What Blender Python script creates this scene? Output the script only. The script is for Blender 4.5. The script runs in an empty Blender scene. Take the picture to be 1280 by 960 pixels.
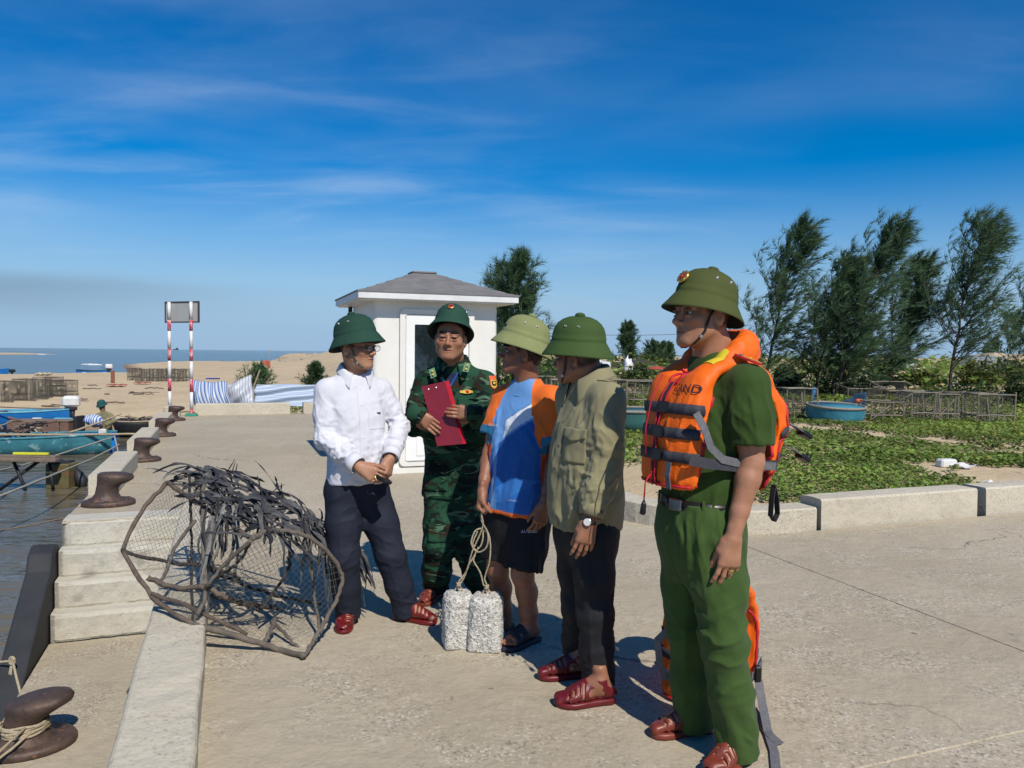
import bpy, bmesh, math, random
import numpy as np
from mathutils import Vector, Matrix, Euler, Quaternion
from mathutils.bvhtree import BVHTree
rad = math.radians
SC = bpy.context.scene
COL = SC.collection

# ------------------------------------------------------------------ camera
CAM_H = 1.55
F_PX, CX, CY = 960.0, 640.0, 480.0            # focal length and centre on a 1280 x 960 picture
cam_rot = Euler((rad(90 - 2.31), 0, 0)).to_matrix() @ Matrix.Rotation(rad(0.62), 3, 'Z')
cd = bpy.data.cameras.new('camera'); cam = bpy.data.objects.new('camera', cd); COL.objects.link(cam)
cam.location = (0, 0, CAM_H); cam.rotation_euler = cam_rot.to_euler()
cd.sensor_width = 36; cd.lens = 36 * F_PX / 1280; cd.clip_start = 0.05; cd.clip_end = 30000
SC.camera = cam

# ------------------------------------------------------------------ light
SUN_AZ = math.atan2(0.435, -0.90)              # direction to the sun: behind the camera, to its right
SUN_EL = rad(47)
sun_dir = Vector((math.cos(SUN_EL) * math.sin(SUN_AZ), math.cos(SUN_EL) * math.cos(SUN_AZ), math.sin(SUN_EL)))
sl = bpy.data.lights.new('sun', 'SUN'); sun = bpy.data.objects.new('sun', sl); COL.objects.link(sun)
sl.energy = 4.3; sl.angle = rad(0.55); sl.color = (1.0, 0.94, 0.84)
sun.location = (6, -8, 12); sun.rotation_euler = sun_dir.to_track_quat('Z', 'Y').to_euler()

W = bpy.data.worlds.new('World'); SC.world = W; W.use_nodes = True
def build_world():
    nt = W.node_tree; nt.nodes.clear()
    N = nt.nodes.new; L = nt.links.new
    out = N('ShaderNodeOutputWorld'); bg = N('ShaderNodeBackground'); bg.inputs[1].default_value = 0.085
    L(bg.outputs[0], out.inputs[0])
    sky = N('ShaderNodeTexSky'); sky.sky_type = 'NISHITA'; sky.sun_disc = False
    sky.sun_elevation = SUN_EL; sky.sun_rotation = SUN_AZ
    sky.altitude = 0; sky.air_density = 1.0; sky.dust_density = 0.1; sky.ozone_density = 4.0
    hs = N('ShaderNodeHueSaturation'); hs.inputs['Hue'].default_value = 0.506; hs.inputs['Saturation'].default_value = 1.55; hs.inputs['Value'].default_value = 1.16
    L(sky.outputs[0], hs.inputs['Color'])
    tc = N('ShaderNodeTexCoord'); sep = N('ShaderNodeSeparateXYZ'); L(tc.outputs['Generated'], sep.inputs[0])
    def math_(op, a, b=None, c=None):
        m = N('ShaderNodeMath'); m.operation = op
        for i, v in enumerate((a, b, c)):
            if v is None: continue
            if isinstance(v, (int, float)): m.inputs[i].default_value = v
            else: L(v, m.inputs[i])
        return m.outputs[0]
    den = math_('MAXIMUM', math_('ADD', sep.outputs[2], 0.12), 0.05)
    px = math_('DIVIDE', sep.outputs[0], den); py = math_('DIVIDE', sep.outputs[1], den)
    comb = N('ShaderNodeCombineXYZ'); L(px, comb.inputs[0]); L(py, comb.inputs[1])
    def cloud(rot, scale, nscale, lo, hi, loc, det=7, rough=0.52, dist=0.6):
        mp = N('ShaderNodeMapping'); mp.inputs['Rotation'].default_value = (0, 0, rot); mp.inputs['Scale'].default_value = scale; mp.inputs['Location'].default_value = loc
        L(comb.outputs[0], mp.inputs[0])
        n = N('ShaderNodeTexNoise'); n.inputs['Scale'].default_value = nscale; n.inputs['Detail'].default_value = det
        n.inputs['Roughness'].default_value = rough; n.inputs['Distortion'].default_value = dist
        L(mp.outputs[0], n.inputs['Vector'])
        r = N('ShaderNodeMapRange'); r.interpolation_type = 'SMOOTHSTEP'; r.inputs[1].default_value = lo; r.inputs[2].default_value = hi
        L(n.outputs[0], r.inputs[0]); return r.outputs[0]
    c1 = cloud(rad(35), (0.8, 1.25, 1), 0.9, 0.36, 0.84, (8.21, 8.06, 0))
    c2 = cloud(rad(40), (0.9, 2.6, 1), 1.3, 0.46, 0.90, (-7.98, -7.47, 0))
    c3 = cloud(rad(10), (0.35, 0.5, 1), 1.0, 0.34, 0.70, (6.04, 4.25, 0), 3, 0.5, 0.2)
    big = math_('MULTIPLY', c3, math_('ADD', math_('MULTIPLY', c1, 0.75), math_('MULTIPLY', c2, 0.6)))
    lowfade = N('ShaderNodeMapRange'); lowfade.inputs[1].default_value = 0.02; lowfade.inputs[2].default_value = 0.16; L(sep.outputs[2], lowfade.inputs[0])
    highfade = N('ShaderNodeMapRange'); highfade.inputs[1].default_value = 0.42; highfade.inputs[2].default_value = 0.22; highfade.inputs[3].default_value = 0.22; highfade.inputs[4].default_value = 1.0; L(sep.outputs[2], highfade.inputs[0])
    cl = math_('MULTIPLY', math_('MULTIPLY', big, lowfade.outputs[0]), highfade.outputs[0])
    clf = math_('MINIMUM', math_('MULTIPLY', cl, 0.50), 0.45)
    mx = N('ShaderNodeMix'); mx.data_type = 'RGBA'; L(clf, mx.inputs[0])
    hz = N('ShaderNodeMapRange'); hz.interpolation_type = 'SMOOTHSTEP'; hz.inputs[1].default_value = 0.23; hz.inputs[2].default_value = 0.0; hz.inputs[4].default_value = 0.93; L(sep.outputs[2], hz.inputs[0])
    mh = N('ShaderNodeMix'); mh.data_type = 'RGBA'; L(hz.outputs[0], mh.inputs[0]); L(hs.outputs[0], mh.inputs[6]); mh.inputs[7].default_value = (3.1, 5.1, 7.8, 1)   # sea haze
    L(mh.outputs[2], mx.inputs[6]); mx.inputs[7].default_value = (6.6, 8.0, 9.6, 1)
    sm = N('ShaderNodeTexNoise'); sm.inputs['Scale'].default_value = 3.2; sm.inputs['Detail'].default_value = 4
    mp = N('ShaderNodeMapping'); mp.inputs['Scale'].default_value = (1.0, 1.0, 7.0); L(tc.outputs['Generated'], mp.inputs[0]); L(mp.outputs[0], sm.inputs['Vector'])
    zz = math_('ADD', sep.outputs[2], math_('MULTIPLY', math_('SUBTRACT', sm.outputs[0], 0.5), 0.03))
    b1 = N('ShaderNodeMapRange'); b1.interpolation_type = 'SMOOTHSTEP'; b1.inputs[1].default_value = 0.092; b1.inputs[2].default_value = 0.062; L(zz, b1.inputs[0])
    b2 = N('ShaderNodeMapRange'); b2.interpolation_type = 'SMOOTHSTEP'; b2.inputs[1].default_value = 0.02; b2.inputs[2].default_value = 0.075; L(zz, b2.inputs[0])
    xr = N('ShaderNodeMapRange'); xr.interpolation_type = 'SMOOTHSTEP'; xr.inputs[1].default_value = -0.22; xr.inputs[2].default_value = -0.62; L(sep.outputs[0], xr.inputs[0])
    smk = math_('MULTIPLY', math_('MULTIPLY', math_('MULTIPLY', b1.outputs[0], b2.outputs[0]), xr.outputs[0]), 0.62)
    mx2 = N('ShaderNodeMix'); mx2.data_type = 'RGBA'; L(smk, mx2.inputs[0]); L(mx.outputs[2], mx2.inputs[6]); mx2.inputs[7].default_value = (1.9, 2.7, 3.8, 1)
    L(mx2.outputs[2], bg.inputs[0])
build_world()
vs = SC.view_settings
vs.view_transform = 'Standard'; vs.look = 'None'; vs.exposure = 0.10; vs.gamma = 1.0; vs.use_curve_mapping = False
SC.render.engine = 'CYCLES'
SC.cycles.max_bounces = 6; SC.cycles.transparent_max_bounces = 12; SC.cycles.use_denoising = True

# ------------------------------------------------------------------ places
def ray(px, py):
    return cam_rot @ Vector(((px - CX) / F_PX, -(py - CY) / F_PX, -1.0))
def at(px, py, Y):                            # the point at distance Y in front of the camera that shows there
    r = ray(px, py); k = Y / r.y
    return Vector((r.x * k, Y, CAM_H + r.z * k))
def gnd(px, py, z=0.0):                       # the point of the level z that shows there
    r = ray(px, py); k = (z - CAM_H) / r.z
    return Vector((r.x * k, r.y * k, z))
QA = rad(20.3)
U = Vector((-math.sin(QA), math.cos(QA), 0)); V = Vector((math.cos(QA), math.sin(QA), 0))
def Q(s, t, z=0.0):                           # along the quay, across the quay
    return U * s + V * t + Vector((0, 0, z))
WATER_Z = -1.5; LAND_Z = -0.9

# ------------------------------------------------------------------ noise
def vnoise(p, seed=0):
    p = np.asarray(p, np.float32); i = np.floor(p).astype(np.int64); f = p - i; f = f * f * (3 - 2 * f)
    def h(dx, dy, dz):
        n = (i[..., 0] + dx) * 374761393 + (i[..., 1] + dy) * 668265263 + (i[..., 2] + dz) * 1440662683 + seed * 974711
        n = (n ^ (n >> 13)) * 1274126177; n = n ^ (n >> 16)
        return (n & 0xffff).astype(np.float32) / 65535.0
    x, y, z = f[..., 0], f[..., 1], f[..., 2]
    def lp(a, b, t): return a + (b - a) * t
    return lp(lp(lp(h(0,0,0), h(1,0,0), x), lp(h(0,1,0), h(1,1,0), x), y), lp(lp(h(0,0,1), h(1,0,1), x), lp(h(0,1,1), h(1,1,1), x), y), z) * 2 - 1
def fbm(p, seed=0, o=3):
    p = np.asarray(p, np.float32); s = 0; a = 1.0
    for k in range(o): s = s + a * vnoise(p * (2 ** k), seed + k * 17); a *= 0.5
    return s

# ------------------------------------------------------------------ objects
def tag(o, label=None, cat=None, group=None, kind=None):
    if label: o['label'] = label
    if cat: o['category'] = cat
    if group: o['group'] = group
    if kind: o['kind'] = kind
    return o
def empty(name, loc=(0, 0, 0), rz=0.0, label=None, cat=None, group=None):
    o = bpy.data.objects.new(name, None); COL.objects.link(o); o.location = loc; o.rotation_euler = (0, 0, rz)
    o.empty_display_size = 0.1
    return tag(o, label, cat, group)
def world_matrix(o):
    m = o.matrix_basis.copy()
    while o.parent: m = o.parent.matrix_basis @ m; o = o.parent
    return m
def link(name, me, mat=None, parent=None, smooth=None):
    o = bpy.data.objects.new(name, me); COL.objects.link(o)
    if mat is not None:
        for m in (mat if isinstance(mat, (list, tuple)) else [mat]): me.materials.append(m)
    if parent is not None:
        o.parent = parent
    if smooth: me.polygons.foreach_set('use_smooth', [True] * len(me.polygons))
    return o
def rel(parent, pts):                         # world points -> the parent's own frame
    m = world_matrix(parent).inverted(); return [m @ Vector(p) for p in pts]
def copy_tree(o, parent=None):
    c = o.copy(); COL.objects.link(c); c.parent = parent
    for ch in list(o.children): copy_tree(ch, c)
    return c

class MB:
    def __init__(s): s.v = []; s.f = []; s.m = []; s.cm = 0
    def add(s, vs, fs):
        n = len(s.v); s.v += [tuple(p) for p in vs]
        for f in fs: s.f.append(tuple(i + n for i in f)); s.m.append(s.cm)
        return s
    def box(s, c, size, rot=None, bev=0.0, taper=1.0):
        x, y, z = [d / 2 for d in size]; R = rot if rot is not None else Matrix.Identity(3); c = Vector(c)
        if bev <= 0:
            P = [(-x,-y,-z),(x,-y,-z),(x,y,-z),(-x,y,-z),(-x*taper,-y*taper,z),(x*taper,-y*taper,z),(x*taper,y*taper,z),(-x*taper,y*taper,z)]
            return s.add([c + R @ Vector(p) for p in P], [(3,2,1,0),(4,5,6,7),(0,1,5,4),(1,2,6,5),(2,3,7,6),(3,0,4,7)])
        b = bev; rings = []
        for zz, i, tp in ((-z, b, 1), (-z + b, 0, 1), (z - b, 0, taper), (z, b, taper)):
            X = x * tp - i; Y = y * tp - i; bb = max(b - i, 0) if i else b
            if i: rings.append([(-X,-Y+0,zz),(X,-Y,zz),(X,Y,zz),(-X,Y,zz)] if False else [(-X+b*.3,-Y,zz),(X-b*.3,-Y,zz),(X,-Y+b*.3,zz),(X,Y-b*.3,zz),(X-b*.3,Y,zz),(-X+b*.3,Y,zz),(-X,Y-b*.3,zz),(-X,-Y+b*.3,zz)])
            else: rings.append([(-X+b,-Y,zz),(X-b,-Y,zz),(X,-Y+b,zz),(X,Y-b,zz),(X-b,Y,zz),(-X+b,Y,zz),(-X,Y-b,zz),(-X,-Y+b,zz)])
        P = [c + R @ Vector(p) for r in rings for p in r]; F = [tuple(range(7, -1, -1)), tuple(range(24, 32))]
        for k in range(3):
            for i in range(8): j = (i + 1) % 8; F.append((k*8+i, k*8+j, k*8+8+j, k*8+8+i))
        return s.add(P, F)
    def tube(s, pts, r, n=8, cap=True, flat=1.0, upv=None):
        pts = [Vector(p) for p in pts]; m = len(pts)
        rr = r if isinstance(r, (list, tuple)) else [r] * m
        up = Vector(upv) if upv is not None else None; P = []; prev = None
        for i, p in enumerate(pts):
            d = (pts[min(i + 1, m - 1)] - pts[max(i - 1, 0)]); d = d.normalized() if d.length > 1e-9 else Vector((0, 0, 1))
            if up is not None: a = up - d * up.dot(d)
            elif prev is None: a = d.orthogonal()
            else: a = prev - d * prev.dot(d)
            a = a.normalized() if a.length > 1e-6 else d.orthogonal().normalized(); prev = a; b = d.cross(a)
            for k in range(n):
                t = 2 * math.pi * k / n; P.append(p + (a * math.cos(t) * flat + b * math.sin(t)) * rr[i])
        F = []
        for i in range(m - 1):
            for k in range(n): j = (k + 1) % n; F.append((i*n+k, i*n+j, i*n+n+j, i*n+n+k))
        if cap: F.append(tuple(range(n - 1, -1, -1))); F.append(tuple(range((m-1)*n, m*n)))
        return s.add(P, F)
    def lathe(s, prof, n=24, c=(0, 0, 0), rot=None, sx=1.0, sy=1.0, close=True):
        R = rot if rot is not None else Matrix.Identity(3); c = Vector(c); P = []; m = len(prof)
        for r, z in prof:
            for k in range(n):
                t = 2 * math.pi * k / n; P.append(c + R @ Vector((r * math.cos(t) * sx, r * math.sin(t) * sy, z)))
        F = []
        for i in range(m - 1):
            for k in range(n): j = (k + 1) % n; F.append((i*n+k, i*n+j, i*n+n+j, i*n+n+k))
        if close: F.append(tuple(range(n - 1, -1, -1))); F.append(tuple(range((m-1)*n, m*n)))
        return s.add(P, F)
    def grid(s, fn, nu, nv):
        P = [fn(i / nu, j / nv) for i in range(nu + 1) for j in range(nv + 1)]
        F = [(i*(nv+1)+j, (i+1)*(nv+1)+j, (i+1)*(nv+1)+j+1, i*(nv+1)+j+1) for i in range(nu) for j in range(nv)]
        return s.add(P, F)
    def prism(s, poly, z0, z1, rot=None, c=(0, 0, 0)):
        R = rot if rot is not None else Matrix.Identity(3); c = Vector(c); n = len(poly)
        P = [c + R @ Vector((x, y, z0)) for x, y in poly] + [c + R @ Vector((x, y, z1)) for x, y in poly]
        return s.add(P, [tuple(range(n - 1, -1, -1)), tuple(range(n, 2 * n))] + [(i, (i+1) % n, n + (i+1) % n, n + i) for i in range(n)])
    def mesh(s, name, fix=False):
        me = bpy.data.meshes.new(name); me.from_pydata([tuple(p) for p in s.v], [], s.f); me.update()
        if any(s.m): me.polygons.foreach_set('material_index', s.m)
        if fix:
            bm = bmesh.new(); bm.from_mesh(me); bmesh.ops.recalc_face_normals(bm, faces=bm.faces[:]); bm.to_mesh(me); bm.free()
        return me
    def build(s, name, mat=None, parent=None, smooth=False, world=False, solid=0.0, fix=True, bevel=0.0, origin=None):
        if world and parent is not None: s.v = [tuple(p) for p in rel(parent, s.v)]
        if origin is not None: s.v = [tuple(Vector(p) - Vector(origin)) for p in s.v]
        o = link(name, s.mesh(name, fix), mat, parent, smooth)
        if origin is not None: o.location = origin
        if solid:
            md = o.modifiers.new('thickness', 'SOLIDIFY'); md.thickness = abs(solid); md.offset = 1 if solid > 0 else -1
        if bevel:
            md = o.modifiers.new('edge', 'BEVEL'); md.width = bevel; md.segments = 2; md.limit_method = 'ANGLE'
        return o

# ------------------------------------------------------------------ materials
MATS = {}
def nodes(name):
    m = bpy.data.materials.new(name); m.use_nodes = True; nt = m.node_tree
    b = nt.nodes['Principled BSDF']; return m, nt, b
def mat(name, c1, c2=None, scale=6.0, rough=0.7, bump=0.0, bscale=60.0, metal=0.0, detail=5, stretch=(1, 1, 1), lo=0.35, hi=0.65, spec=0.4, c3=None, s3=40.0, t3=0.62, attr=None, sheen=0.0, coord='Object', alpha=1.0, dist=0.01, trans=0.0, sss=0.0, rvar=0.0):
    if name in MATS: return MATS[name]
    m, nt, b = nodes(name); N = nt.nodes.new; L = nt.links.new
    tc = N('ShaderNodeTexCoord'); mp = N('ShaderNodeMapping'); mp.inputs['Scale'].default_value = stretch; L(tc.outputs[coord], mp.inputs[0])
    n = N('ShaderNodeTexNoise'); n.inputs['Scale'].default_value = scale; n.inputs['Detail'].default_value = detail; n.inputs['Roughness'].default_value = 0.6; L(mp.outputs[0], n.inputs['Vector'])
    c2 = c2 or tuple(x * 0.82 for x in c1)
    r = N('ShaderNodeMapRange'); r.inputs[1].default_value = lo; r.inputs[2].default_value = hi; L(n.outputs[0], r.inputs[0])
    mx = N('ShaderNodeMix'); mx.data_type = 'RGBA'; L(r.outputs[0], mx.inputs[0])
    mx.inputs[6].default_value = (*c1, 1); mx.inputs[7].default_value = (*c2, 1); col = mx.outputs[2]
    if attr:
        a = N('ShaderNodeAttribute'); a.attribute_name = attr
        mx.inputs[6].default_value = (1, 1, 1, 1); mx.inputs[7].default_value = (*c2, 1)
        mm = N('ShaderNodeMix'); mm.data_type = 'RGBA'; mm.blend_type = 'MULTIPLY'; mm.inputs[0].default_value = 1.0
        L(a.outputs['Color'], mm.inputs[6]); L(col, mm.inputs[7]); col = mm.outputs[2]
    if c3:
        n3 = N('ShaderNodeTexNoise'); n3.inputs['Scale'].default_value = s3; n3.inputs['Detail'].default_value = 4; L(mp.outputs[0], n3.inputs['Vector'])
        r3 = N('ShaderNodeMapRange'); r3.inputs[1].default_value = t3; r3.inputs[2].default_value = t3 + 0.06; L(n3.outputs[0], r3.inputs[0])
        m3 = N('ShaderNodeMix'); m3.data_type = 'RGBA'; L(r3.outputs[0], m3.inputs[0]); L(col, m3.inputs[6]); m3.inputs[7].default_value = (*c3, 1); col = m3.outputs[2]
    L(col, b.inputs['Base Color'])
    b.inputs['Roughness'].default_value = rough; b.inputs['Metallic'].default_value = metal; b.inputs['Specular IOR Level'].default_value = spec
    if rvar:
        rr = N('ShaderNodeMapRange'); rr.inputs[1].default_value = 0.3; rr.inputs[2].default_value = 0.7; rr.inputs[3].default_value = rough - rvar; rr.inputs[4].default_value = rough + rvar
        L(n.outputs[0], rr.inputs[0]); L(rr.outputs[0], b.inputs['Roughness'])
    if sheen: b.inputs['Sheen Weight'].default_value = sheen
    if alpha < 1: b.inputs['Alpha'].default_value = alpha
    if trans: b.inputs['Transmission Weight'].default_value = trans
    if sss: b.inputs['Subsurface Weight'].default_value = sss; b.inputs['Subsurface Radius'].default_value = (0.012, 0.005, 0.003); b.inputs['Subsurface Scale'].default_value = 0.6
    if bump:
        n2 = N('ShaderNodeTexNoise'); n2.inputs['Scale'].default_value = bscale; n2.inputs['Detail'].default_value = 6; L(mp.outputs[0], n2.inputs['Vector'])
        bp = N('ShaderNodeBump'); bp.inputs['Strength'].default_value = bump; bp.inputs['Distance'].default_value = dist; L(n2.outputs[0], bp.inputs['Height']); L(bp.outputs[0], b.inputs['Normal'])
    MATS[name] = m; return m
# ================================================================== SETTING
rng = random.Random(7); nrg = np.random.default_rng(7)
def concrete(name, c1, c2, c3, speck=1.0, stain=(0.10, 0.085, 0.07), crack=0.0, bump=0.25, scl=1.0, rust=0.0):
    if name in MATS: return MATS[name]
    m, nt, b = nodes(name); N = nt.nodes.new; L = nt.links.new
    tc = N('ShaderNodeTexCoord'); geo = N('ShaderNodeNewGeometry')
    def noise(s, d=6, r=0.62, st=None):
        n = N('ShaderNodeTexNoise'); n.inputs['Scale'].default_value = s * scl; n.inputs['Detail'].default_value = d; n.inputs['Roughness'].default_value = r
        if st:
            mp = N('ShaderNodeMapping'); mp.inputs['Scale'].default_value = st; mp.inputs['Rotation'].default_value = (0, 0, -QA); L(geo.outputs['Position'], mp.inputs[0]); L(mp.outputs[0], n.inputs['Vector'])
        else: L(geo.outputs['Position'], n.inputs['Vector'])
        return n.outputs[0]
    def rng_(v, a, bb, c=0.0, d=1.0):
        r = N('ShaderNodeMapRange'); r.inputs[1].default_value = a; r.inputs[2].default_value = bb; r.inputs[3].default_value = c; r.inputs[4].default_value = d; L(v, r.inputs[0]); return r.outputs[0]
    def mix(f, a, bcol):
        x = N('ShaderNodeMix'); x.data_type = 'RGBA'; L(f, x.inputs[0])
        for i, c in ((6, a), (7, bcol)):
            if isinstance(c, tuple): x.inputs[i].default_value = (*c, 1)
            else: L(c, x.inputs[i])
        return x.outputs[2]
    def mul(a, k):
        x = N('ShaderNodeMath'); x.operation = 'MULTIPLY'; L(a, x.inputs[0])
        if isinstance(k, (int, float)): x.inputs[1].default_value = k
        else: L(k, x.inputs[1])
        return x.outputs[0]
    col = mix(rng_(noise(0.55, 5), 0.36, 0.64), c1, c2)
    col = mix(mul(rng_(noise(1.1, 7, 0.65, (1.0, 0.28, 1)), 0.50, 0.72), 0.55), col, c3)
    col = mix(mul(rng_(noise(14, 5, 0.7), 0.52, 0.70), 0.35), col, tuple(x * 0.62 for x in c1))
    vo = N('ShaderNodeTexVoronoi'); vo.inputs['Scale'].default_value = 85 * scl; L(geo.outputs['Position'], vo.inputs['Vector'])
    sepc = N('ShaderNodeSeparateColor'); L(vo.outputs['Color'], sepc.inputs[0])
    patch = rng_(noise(1.6, 4), 0.42, 0.60)
    lite = mul(mul(rng_(sepc.outputs[0], 0.80, 0.88), patch), 0.55 * speck)
    dark = mul(mul(rng_(sepc.outputs[1], 0.80, 0.90), patch), 0.60 * speck)
    col = mix(lite, col, (0.62, 0.57, 0.49)); col = mix(dark, col, (0.16, 0.135, 0.105))
    st = mul(rng_(noise(2.3, 3, 0.5), 0.69, 0.76), 0.50); col = mix(st, col, stain)
    st2 = mul(rng_(noise(9.0, 2, 0.5), 0.74, 0.78), 0.6); col = mix(st2, col, stain)
    if rust: col = mix(mul(rng_(noise(3.0, 5, 0.6), 0.55, 0.75), rust), col, (0.33, 0.17, 0.08))
    hcomb = noise(120, 4, 0.7)
    if crack:
        v2 = N('ShaderNodeTexVoronoi'); v2.feature = 'DISTANCE_TO_EDGE'; v2.inputs['Scale'].default_value = 0.42
        nn = N('ShaderNodeTexNoise'); nn.inputs['Scale'].default_value = 1.6; nn.inputs['Detail'].default_value = 8; L(geo.outputs['Position'], nn.inputs['Vector'])
        ad = N('ShaderNodeVectorMath'); ad.operation = 'MULTIPLY_ADD'; L(nn.outputs['Color'], ad.inputs[0]); ad.inputs[1].default_value = (0.9, 0.9, 0.9); L(geo.outputs['Position'], ad.inputs[2]); L(ad.outputs[0], v2.inputs['Vector'])
        ck = mul(mul(rng_(v2.outputs[0], 0.006, 0.0015), rng_(noise(0.35, 2), 0.55, 0.60)), crack); col = mix(ck, col, (0.12, 0.10, 0.08))
    L(col, b.inputs['Base Color']); b.inputs['Roughness'].default_value = 0.88; b.inputs['Specular IOR Level'].default_value = 0.25
    bp = N('ShaderNodeBump'); bp.inputs['Strength'].default_value = bump; bp.inputs['Distance'].default_value = 0.01; L(hcomb, bp.inputs['Height'])
    bp2 = N('ShaderNodeBump'); bp2.inputs['Strength'].default_value = 0.45; bp2.inputs['Distance'].default_value = 0.05; L(noise(5.0, 4), bp2.inputs['Height']); L(bp2.outputs[0], bp.inputs['Normal'])
    L(bp.outputs[0], b.inputs['Normal']); MATS[name] = m; return m
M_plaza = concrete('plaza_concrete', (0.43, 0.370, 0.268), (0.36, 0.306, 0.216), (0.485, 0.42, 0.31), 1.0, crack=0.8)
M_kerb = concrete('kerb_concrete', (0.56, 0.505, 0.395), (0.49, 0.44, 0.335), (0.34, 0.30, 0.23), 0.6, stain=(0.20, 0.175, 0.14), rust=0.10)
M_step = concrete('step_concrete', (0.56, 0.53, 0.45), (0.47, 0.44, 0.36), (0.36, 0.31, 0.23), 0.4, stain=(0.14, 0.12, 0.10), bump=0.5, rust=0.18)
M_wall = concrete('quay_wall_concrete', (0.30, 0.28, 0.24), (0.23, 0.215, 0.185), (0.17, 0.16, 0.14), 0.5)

# --- quay: slabs lie on a bed; the joints between them show the bed
def slab_mesh(poly, z0, z1, b=0.006):
    mb = MB(); n = len(poly); c = sum((Vector(p) for p in poly), Vector((0, 0))) / n
    inner = [Vector(p) + (c - Vector(p)).normalized() * b for p in poly]
    P = [Q(p[0], p[1], z0) for p in poly] + [Q(p[0], p[1], z1 - b) for p in poly] + [Q(p[0], p[1], z1) for p in inner]
    F = [tuple(range(n - 1, -1, -1)), tuple(range(2 * n, 3 * n))]
    for i in range(n):
        j = (i + 1) % n; F += [(i, j, n + j, n + i), (n + i, n + j, 2*n + j, 2*n + i)]
    return mb.add(P, F)
quay = MB()
def qbox(mb, s0, s1, t0, t1, z0, z1, ch=0.0):
    P = [Q(s0,t0,z0), Q(s1,t0,z0), Q(s1,t1,z0), Q(s0,t1,z0), Q(s0,t0,z1), Q(s1,t0,z1), Q(s1,t1,z1), Q(s0,t1,z1)]
    return mb.add(P, [(3,2,1,0),(4,5,6,7),(0,1,5,4),(1,2,6,5),(2,3,7,6),(3,0,4,7)])
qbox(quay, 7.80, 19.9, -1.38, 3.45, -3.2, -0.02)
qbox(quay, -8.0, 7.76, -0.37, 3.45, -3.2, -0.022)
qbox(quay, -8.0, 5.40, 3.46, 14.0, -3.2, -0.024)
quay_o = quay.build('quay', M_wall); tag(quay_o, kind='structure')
g = 0.0035
K_T = 3.55            # where the kerb beside the kiosk runs
for (s0, s1, t0, t1) in [(7.76, 13.2, -1.4, K_T), (13.2, 19.5, -1.4, K_T), (2.2, 7.76, -0.385, 3.95), (-8, 2.2, -0.385, 3.95), (-8, 5.42, 3.95, 9.2), (-8, 5.42, 9.2, 14.0)]:
    o = slab_mesh([(s0 + g, t0 + g), (s0 + g, t1 - g), (s1 - g, t1 - g), (s1 - g, t0 + g)], -0.019, 0.0).build('slab', M_plaza, quay_o)
slab_mesh([(-8, -1.4), (-8, -0.39), (7.215, -0.39), (7.215, -1.4)], -3.2, LAND_Z, 0.02).build('landing', M_plaza, quay_o)
def step_piece(s0, z0, z1, name='step'):
    mb = MB(); nn = 26; prof = [(s0 + 0.008, z0), (s0, z0 + 0.02), (s0 - 0.004, z1 - 0.03), (s0 + 0.006, z1 - 0.008), (s0 + 0.03, z1), (s0 + 0.30, z1)]
    def f(a, b):
        k = b * (len(prof) - 1); i = min(int(k), len(prof) - 2); w = k - i
        s = prof[i][0] * (1 - w) + prof[i + 1][0] * w; z = prof[i][1] * (1 - w) + prof[i + 1][1] * w
        t = -1.40 + a * 1.012; cut = max(0.0, 0.05 - (t + 1.40)) * 0.9
        n = fbm(np.array([[t * 14, z * 14, s0 * 5]]), 3)[0] * 0.006
        return Q(s + cut + n * (1 if b < 0.75 else 0.2), t, z + (n * 0.3 if b < 0.9 else 0))
    mb.grid(f, nn, (len(prof) - 1) * 2)
    return mb.build(name, M_step, quay_o, fix=False)
RZ = [LAND_Z, -0.675, -0.45, -0.225, 0.0]; RS = [7.22, 7.40, 7.58, 7.76]
for k in range(4):
    step_piece(RS[k], RZ[k], RZ[k + 1] + (0.003 if k == 3 else 0))
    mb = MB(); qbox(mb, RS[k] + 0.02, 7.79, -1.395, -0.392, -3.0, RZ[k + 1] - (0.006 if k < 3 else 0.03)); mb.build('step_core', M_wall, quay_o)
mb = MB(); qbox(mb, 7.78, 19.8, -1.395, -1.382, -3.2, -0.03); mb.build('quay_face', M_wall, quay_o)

# --- kerbs: each block a thing
def kerb_block(s0, s1, t0, t1, h, label, group, m=M_kerb, seed=0):
    c = Q((s0 + s1) / 2, (t0 + t1) / 2); mb = MB()
    L_, W_ = s1 - s0, t1 - t0; R = Matrix.Rotation(QA, 3, 'Z'); b = 0.018; ns = max(2, int(L_ / 0.12)); nw = max(2, int(W_ / 0.12))
    def ring(i, j):  # top grid with worn edges
        return None
    prof = [(-W_/2, -0.02), (-W_/2, h - b), (-W_/2 + b * .4, h - b * .35), (-W_/2 + b, h), (0, h + 0.001), (W_/2 - b, h), (W_/2 - b * .4, h - b * .35), (W_/2, h - b), (W_/2, -0.02)]
    P = []; F = []; n = len(prof)
    for i in range(ns + 1):
        y = -L_/2 + L_ * i / ns
        for x, z in prof:
            q = fbm(np.array([[x * 7 + seed, y * 7, z * 9 + seed]]), 5)[0] * 0.005
            P.append(R @ Vector((x + q, y, z + (q if z > 0 else 0))))
    for i in range(ns):
        for j in range(n - 1): F.append((i*n+j, i*n+j+1, i*n+n+j+1, i*n+n+j))
    F.append(tuple(range(n))); F.append(tuple(range((ns+1)*n - 1, ns*n - 1, -1)))
    mb.add(P, F); o = mb.build('kerb_block', m, None); o.location = c
    return tag(o, label, 'kerb', group)
kerb_block(-4.0, 7.6, -0.392, -0.112, 0.15, 'long low concrete kerb between the plaza and the sunken steps', None, seed=2)
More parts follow.
